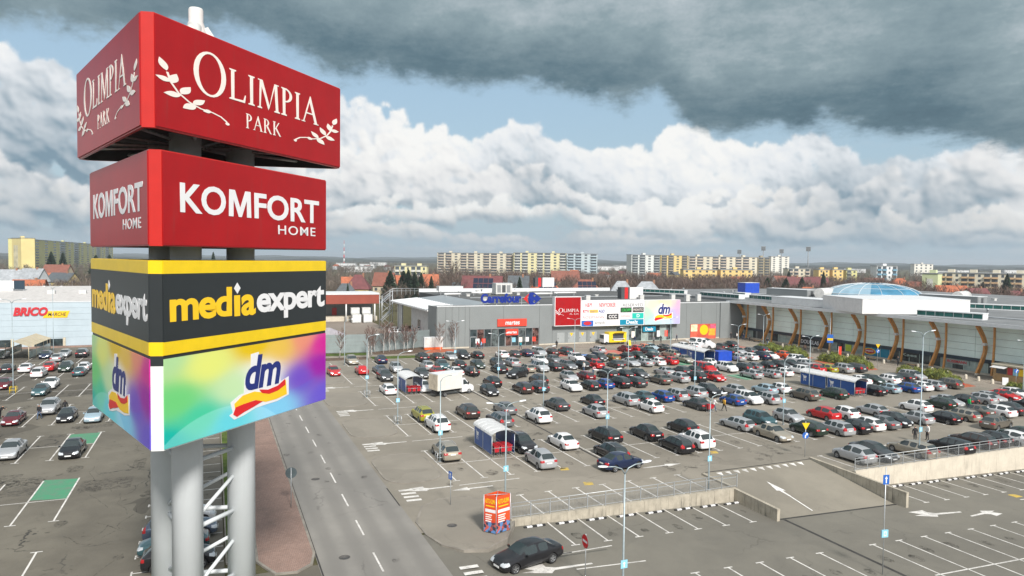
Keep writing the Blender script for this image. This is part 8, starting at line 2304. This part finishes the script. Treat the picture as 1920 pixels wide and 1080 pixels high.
# ------------------------------------------------------------------ people
M['skin'] = mat('skin', (.48, .28, .20), .6, var=.05)
M['hair'] = mat('hair_brown', (.045, .028, .020), .7, var=.2)
CL = dict(black=(.012, .012, .014), navy=(.02, .03, .07), jeans=(.06, .10, .17), white=(.68, .67, .65), teal=(.02, .30, .36), red=(.40, .03, .04), mustard=(.55, .30, .03), green=(.03, .38, .10), grey=(.18, .18, .19), lightblue=(.25, .42, .62), beige=(.45, .36, .26), pink=(.62, .32, .36), brown=(.10, .06, .04))
CLM = {k: mat('cloth_' + k, v, .85, var=.12, scale=4) for k, v in CL.items()}
def person_mesh(pose):
    """one continuous skinned body; slots: 0 trousers, 1 jacket, 2 skin, 3 hair, 4 shoes"""
    J = {'pelvis': (0, 0, .95), 'waist': (0, 0, 1.10), 'chest': (0, .01, 1.32), 'neck': (0, .01, 1.50), 'head': (0, .03, 1.60), 'crown': (0, .03, 1.74)}
    st = dict(stand=(.04, -.04, .0), walk=(.28, -.26, .0), bend=(.05, -.05, .6), push=(.24, -.22, .12))[pose]
    lean = st[2]
    def L(p):
        x, y, z = p; dz = max(0, z - .95); return (x, y + math.sin(lean) * dz, .95 + (z - .95) * (math.cos(lean) if z > .95 else 1))
    for k in ('waist', 'chest', 'neck', 'head', 'crown'): J[k] = L(J[k])
    for s, n, f in ((1, 'r', st[0]), (-1, 'l', st[1])):
        J['hip' + n] = (s * .10, 0, .90); J['knee' + n] = (s * .11, f * .55 + .04, .50); J['ank' + n] = (s * .11, f - (.06 if f < -.1 else 0), .09 + (.06 if f < -.1 else 0)); J['toe' + n] = (s * .13, f + .14, .04 + (.0 if f > -.1 else .02))
        sh = L((s * .20, 0, 1.42)); J['sh' + n] = sh
        if pose == 'push': e = L((s * .25, .16, 1.14)); w = L((s * .20, .40, 1.08)); hnd = L((s * .19, .47, 1.07))
        elif pose == 'bend': e = L((s * .26, .20, 1.20)); w = L((s * .22, .44, 1.22)); hnd = L((s * .20, .53, 1.22))
        else: e = L((s * .27, -f * .35 - .02, 1.14)); w = L((s * .28, -f * .55 + .08, .90)); hnd = L((s * .28, -f * .6 + .11, .81))
        J['el' + n] = e; J['wr' + n] = w; J['ha' + n] = hnd
    rad = dict(pelvis=.155, waist=.145, chest=.165, neck=.062, head=.098, crown=.085)
    for n in 'rl': rad.update({'hip' + n: .105, 'knee' + n: .068, 'ank' + n: .045, 'toe' + n: .042, 'sh' + n: .085, 'el' + n: .055, 'wr' + n: .042, 'ha' + n: .044})
    E = [('pelvis', 'waist'), ('waist', 'chest'), ('chest', 'neck'), ('neck', 'head'), ('head', 'crown')]
    for n in 'rl': E += [('pelvis', 'hip' + n), ('hip' + n, 'knee' + n), ('knee' + n, 'ank' + n), ('ank' + n, 'toe' + n), ('chest', 'sh' + n), ('sh' + n, 'el' + n), ('el' + n, 'wr' + n), ('wr' + n, 'ha' + n)]
    K = list(J); me = D.meshes.new('tmp'); me.from_pydata([J[k] for k in K], [(K.index(a), K.index(c)) for a, c in E], [])
    o = D.objects.new('tmp', me); COL.objects.link(o); o.modifiers.new('k', 'SKIN')
    for i, k in enumerate(K):
        sv = me.skin_vertices[0].data[i]; rr = rad[k]; sv.radius = (rr, rr * (.72 if k in ('pelvis', 'waist', 'chest') else 1)); sv.use_root = k == 'pelvis'
    sb = o.modifiers.new('s', 'SUBSURF'); sb.levels = 1
    bpy.context.view_layer.update(); m = D.meshes.new_from_object(o.evaluated_get(bpy.context.evaluated_depsgraph_get())); D.objects.remove(o)
    m.materials.clear()
    for _ in range(5): m.materials.append(M['skin'])
    hd = Vector(J['head']); hz_ = J['neck'][2]
    for p in m.polygons:
        c = p.center; p.use_smooth = True
        if (c - Vector(J['har'])).length < .075 or (c - Vector(J['hal'])).length < .075: k = 2
        elif c.z > hz_ + .02 and (c - hd).length < .25: k = 3 if (c.z > hd.z + .07 or c.y < hd.y - .03) else 2
        elif c.z < .12: k = 4
        elif c.z < .93: k = 0
        else: k = 1
        p.material_index = k
    return m
PM = {p: person_mesh(p) for p in ('stand', 'walk', 'bend', 'push')}
def person(pose, x, y, rz, top, bot, label, hair='hair', z=0.0, s=1.0):
    o = link('person', PM[pose], None, (x, y, z), rz); o.scale = (s, s, s); tag(o, label, 'person', None)
    for i, m in enumerate((CLM[bot], CLM[top], M['skin'], M['hair'], CLM['black'])): o.material_slots[i].link = 'OBJECT'; o.material_slots[i].material = m
PPL = [('walk', 51.3, 140.4, 1.0, 'red', 'black', 'person in a red jacket walking before the left shop windows'), ('walk', 51.9, 139.7, 1.2, 'lightblue', 'jeans', 'person in a light blue jacket walking before the left shop windows'),
 ('walk', 59.7, 137.0, 2.2, 'teal', 'navy', 'person in a teal jacket outside the red signed shop'), ('stand', 67.9, 136.4, 0, 'black', 'black', 'person in black standing alone before the big red sign'),
 ('stand', 58.0, 106.0, 1.8, 'white', 'jeans', 'person in white beside the black minivan in the seventh row'), ('bend', 57.9, 102.6, PI, 'pink', 'jeans', 'person in pink loading beside a black SUV with open boot'), ('bend', 60.2, 103.2, 2.6, 'navy', 'black', 'person in navy bending at a black SUV boot'),
 ('walk', 89.1, 138.9, -1.2, 'navy', 'jeans', 'person in navy walking near the yellow food truck'), ('stand', 93.1, 137.2, 2.6, 'grey', 'black', 'person in grey outside the teal signed entrance'), ('walk', 95.3, 137.6, -.6, 'black', 'black', 'person in black outside the teal signed entrance'), ('walk', 101.2, 139.6, 1.4, 'navy', 'navy', 'person in dark clothes right of the pale shop windows'),
 ('stand', 116.9, 139.2, 2.4, 'black', 'black', 'person in black near the gallery corner, leftmost of the group'), ('stand', 117.6, 137.9, .6, 'white', 'black', 'person with white top near the gallery corner'), ('walk', 118.6, 136.7, 2.0, 'navy', 'navy', 'person in navy under the first timber columns'), ('stand', 119.2, 135.2, 1.0, 'grey', 'black', 'person in grey by the bench under the timber columns'),
 ('walk', 116.4, 126.2, 2.8, 'black', 'jeans', 'person in a black coat behind the left hedge'), ('walk', 115.4, 114.1, -.4, 'brown', 'black', 'person in brown walking before the black shop sign'), ('walk', 117.4, 93.5, 2.5, 'black', 'black', 'person in black walking by the dark shop windows'),
 ('push', 58.5, 72.6, -1.7, 'white', 'jeans', 'person in white pushing a red trolley across the aisle'), ('walk', 59.9, 72.3, -1.5, 'mustard', 'black', 'person in a mustard yellow jacket walking beside a trolley'), ('stand', 69.4, 52.9, 2.6, 'black', 'black', 'broad person in black standing behind the right railing cars'), ('stand', 71.2, 52.8, 1.2, 'white', 'black', 'person in white beside the cars behind the right railing'),
 ('bend', 91.3, 61.2, 2.9, 'black', 'black', 'person in black leaning into a car in the second row'), ('stand', 90.7, 61.6, -2.0, 'green', 'jeans', 'person in a bright green top beside a bronze car'),
 ('bend', -22.7, 97.4, -2.0, 'black', 'black', 'person in black bending over a dark red sedan'), ('walk', -18.5, 95.6, 2.9, 'black', 'jeans', 'person in black jacket and jeans before a silver SUV'), ('stand', -16.3, 97.6, .4, 'black', 'black', 'person in black standing behind a black hatchback'), ('stand', 38.4, 106.4, 1.5, 'beige', 'black', 'person in beige standing between cars behind the box truck')]
for p in PPL: person(*p, s=random.Random(p[1]).uniform(.95, 1.05))
trolley('red shopping trolley pushed across the aisle by a person in white', 57.9, 72.5, PI / 2)

# ------------------------------------------------------------------ food truck, kiosk, small street things
M['truckyellow'] = mat('food_truck_yellow', (.72, .52, .015), .4, var=.06)
o = thing('food_truck', 'yellow food truck with raised serving hatch before the hall', 'food truck', (84.3, 139.6, 0), .02)
b = MB(); b.box(-2.2, 2.4, -1.0, 1.0, .55, 2.75); b.build('body', M['truckyellow'], o)
b = MB(); b.box(-1.2, 1.6, -1.03, -1.003, 1.35, 2.35); w_ = b.build('serving_window', M['darkgrey'], o)
b = MB(); b.face([(-1.3, -1.04, 2.4), (1.7, -1.04, 2.4), (1.7, -1.95, 2.75), (-1.3, -1.95, 2.75)]); b.face([(-1.3, -1.95, 2.78), (1.7, -1.95, 2.78), (1.7, -1.04, 2.43), (-1.3, -1.04, 2.43)]); b.build('hatch', M['truckyellow'], o)
b = MB(); b.box(-1.4, 1.8, -1.35, -1.04, 1.22, 1.34); b.build('counter', M['flashing'], o)
b = MB(); b.box(-3.5, -2.22, -.95, .95, .5, 2.3); b.build('cab', M['white'], o); b = MB(); b.box(-3.54, -3.505, -.85, .85, 1.35, 2.2); b.build('windscreen', M['carglass'], o)
for x in (-2.8, 1.5):
    for s in (-1, 1): b = MB(); b.tube([(x, s * .85, .35), (x, s * 1.02, .35)], .35, 14); b.build('wheel', M['tyre'], o)
b = MB(); b.box(-2.1, 2.3, -1.06, -1.01, .5, .75); b.build('sill_band', M['dmyellow'], o); b = MB(); b.box(-.9, 1.3, -1.055, -1.01, .85, 1.15); b.build('menu_board', M['letter_warm'], o)
def aboard(label, x, y, rz, m):
    o = thing('pavement_board', label, 'pavement board', (x, y, 0), rz)
    for s in (-1, 1): b = MB(); b.face([(-.4, s * .32, 0), (.4, s * .32, 0), (.4, s * .02, 1.15), (-.4, s * .02, 1.15)]); b.face([(-.4, s * .02 - s * .03, 1.15), (.4, s * .02 - s * .03, 1.15), (.4, s * .29, 0), (-.4, s * .29, 0)]); b.build('board', m if s < 0 else M['signblack'], o)
aboard('small yellow pavement board before the yellow food truck', 86.0, 136.4, .1, M['truckyellow']); aboard('dark and white pavement board in front of the food kiosk', 116.1, 73.2, -.9, M['white'])
M['plank'] = mat('wood_plank', (.40, .25, .11), .7, var=.15, scale=3)
o = thing('food_kiosk', 'wooden food kiosk with white awning and colourful posters at the right', 'kiosk', (119.6, 73.4, 0), -PI / 2 - .05)
for k in range(7): b = MB(); b.box(-3.4, 3.4, -1.1, -1.04, .08 + .165 * k, .08 + .165 * k + .155); b.build('plank', M['plank'], o)
b = MB(); b.box(-3.4, 3.4, -1.0, 1.6, .0, 2.6); b.build('body', M['plank'], o)
b = MB(); b.box(-3.6, 3.6, -1.3, 1.8, 2.62, 2.85); b.build('roof', M['cream'], o)
b = MB(); b.box(-2.9, -1.2, -1.06, -1.003, 1.3, 2.2); b.build('serving_window', M['darkgrey'], o)
b = MB(); b.face([(-3.3, -1.1, 2.55), (-.9, -1.1, 2.55), (-.9, -2.1, 2.25), (-3.3, -2.1, 2.25)]); b.face([(-3.3, -2.1, 2.28), (-.9, -2.1, 2.28), (-.9, -1.1, 2.58), (-3.3, -1.1, 2.58)]); b.build('awning', M['white'], o)
for k, mm in enumerate((M['logred'], M['lampplate'], M['dmyellow'], M['blue'], M['martesred'])): b = MB(); x_ = -1.0 + .88 * k; b.box(x_, x_ + .8, -1.09, -1.01, 1.32, 2.42); b.build('poster', mm, o)
BOL = [(119.0, 90.6), (117.9, 87.0), (116.6, 83.2), (115.8, 79.4), (115.7, 77.2), (115.2, 74.6), (118.0, 97.0), (118.0, 101.4), (118.0, 105.4), (118.2, 110.6), (118.1, 114.6), (118.2, 119.0), (118.2, 123.4), (118.2, 128.0)]
b = MB(); b.lathe([(.24, 0), (.22, .55), (.16, .72), (0, .76)], n=10); bo_ = b.mesh('post', M['conc_light'])
for i, (x, y) in enumerate(sorted(BOL, key=lambda p: -p[1])):
    o = thing('bollard', 'squat pale concrete bollard before the gallery, %s from the far end' % ORD[i], 'bollard', (x, y, 0), 0, 'concrete bollards before the gallery'); link('post', bo_, o)
for i, (x, y) in enumerate(((119.4, 101.0), (119.2, 92.0), (118.9, 132.6))):
    o = thing('bench', 'dark slatted bench before the gallery, %s one' % ('middle', 'nearest', 'farthest')[i], 'bench', (x, y, 0), PI / 2)
    for k in range(3): b = MB(); b.box(-.95, .95, -.22 + .16 * k, -.09 + .16 * k, .42, .47); b.build('slat', M['plank'], o)
    for s in (-.75, .75): b = MB(); b.box(s - .05, s + .05, -.22, .22, 0, .42); b.build('leg', M['darkgrey'], o)
o = thing('advertising_flag', 'red upright advertising banner beside the sign column', 'banner', (110.0, 100.4, 0)); b = MB(); b.tube([(0, 0, 0), (0, 0, 3.2)], .03, 6); b.build('pole', M['galv'], o); b = MB(); b.box(.04, .75, -.01, .01, .6, 3.1); b.build('flag', M['martesred'], o)
M['lidiron'] = mat('cast_iron', (.085, .080, .074), .8, var=.2)
def manhole(x, y, z, lab):
    o = thing('manhole_cover', lab, 'manhole cover', (x, y, z)); b = MB(); b.lathe([(.36, 0), (.36, .012), (.31, .014), (.31, .009), (0, .010)], n=20); b.build('lid', M['lidiron'], o)
manhole(7.6, 45.0, .004, 'round manhole cover in the near road lane'); manhole(15.6, 47.6, .052, 'round manhole cover in the nearest traffic island') ; manhole(8.0, 62.0, .004, 'round manhole cover farther up the road')

# ------------------------------------------------------------------ the air
b = MB(); b.box(-9400, 9400, -9400, 9400, -6.0, 64.0)
hzm = D.materials.new('haze'); hzm.use_nodes = True; ht = hzm.node_tree; ht.nodes.clear()
ho = ht.nodes.new('ShaderNodeOutputMaterial'); hv = ht.nodes.new('ShaderNodeVolumePrincipled')
hv.inputs['Color'].default_value = (0.80, 0.88, 0.96, 1); hv.inputs['Density'].default_value = 0.00018; hv.inputs['Anisotropy'].default_value = 0.2
ht.links.new(hv.outputs[0], ho.inputs['Volume'])
stuff(b.build('haze', hzm))
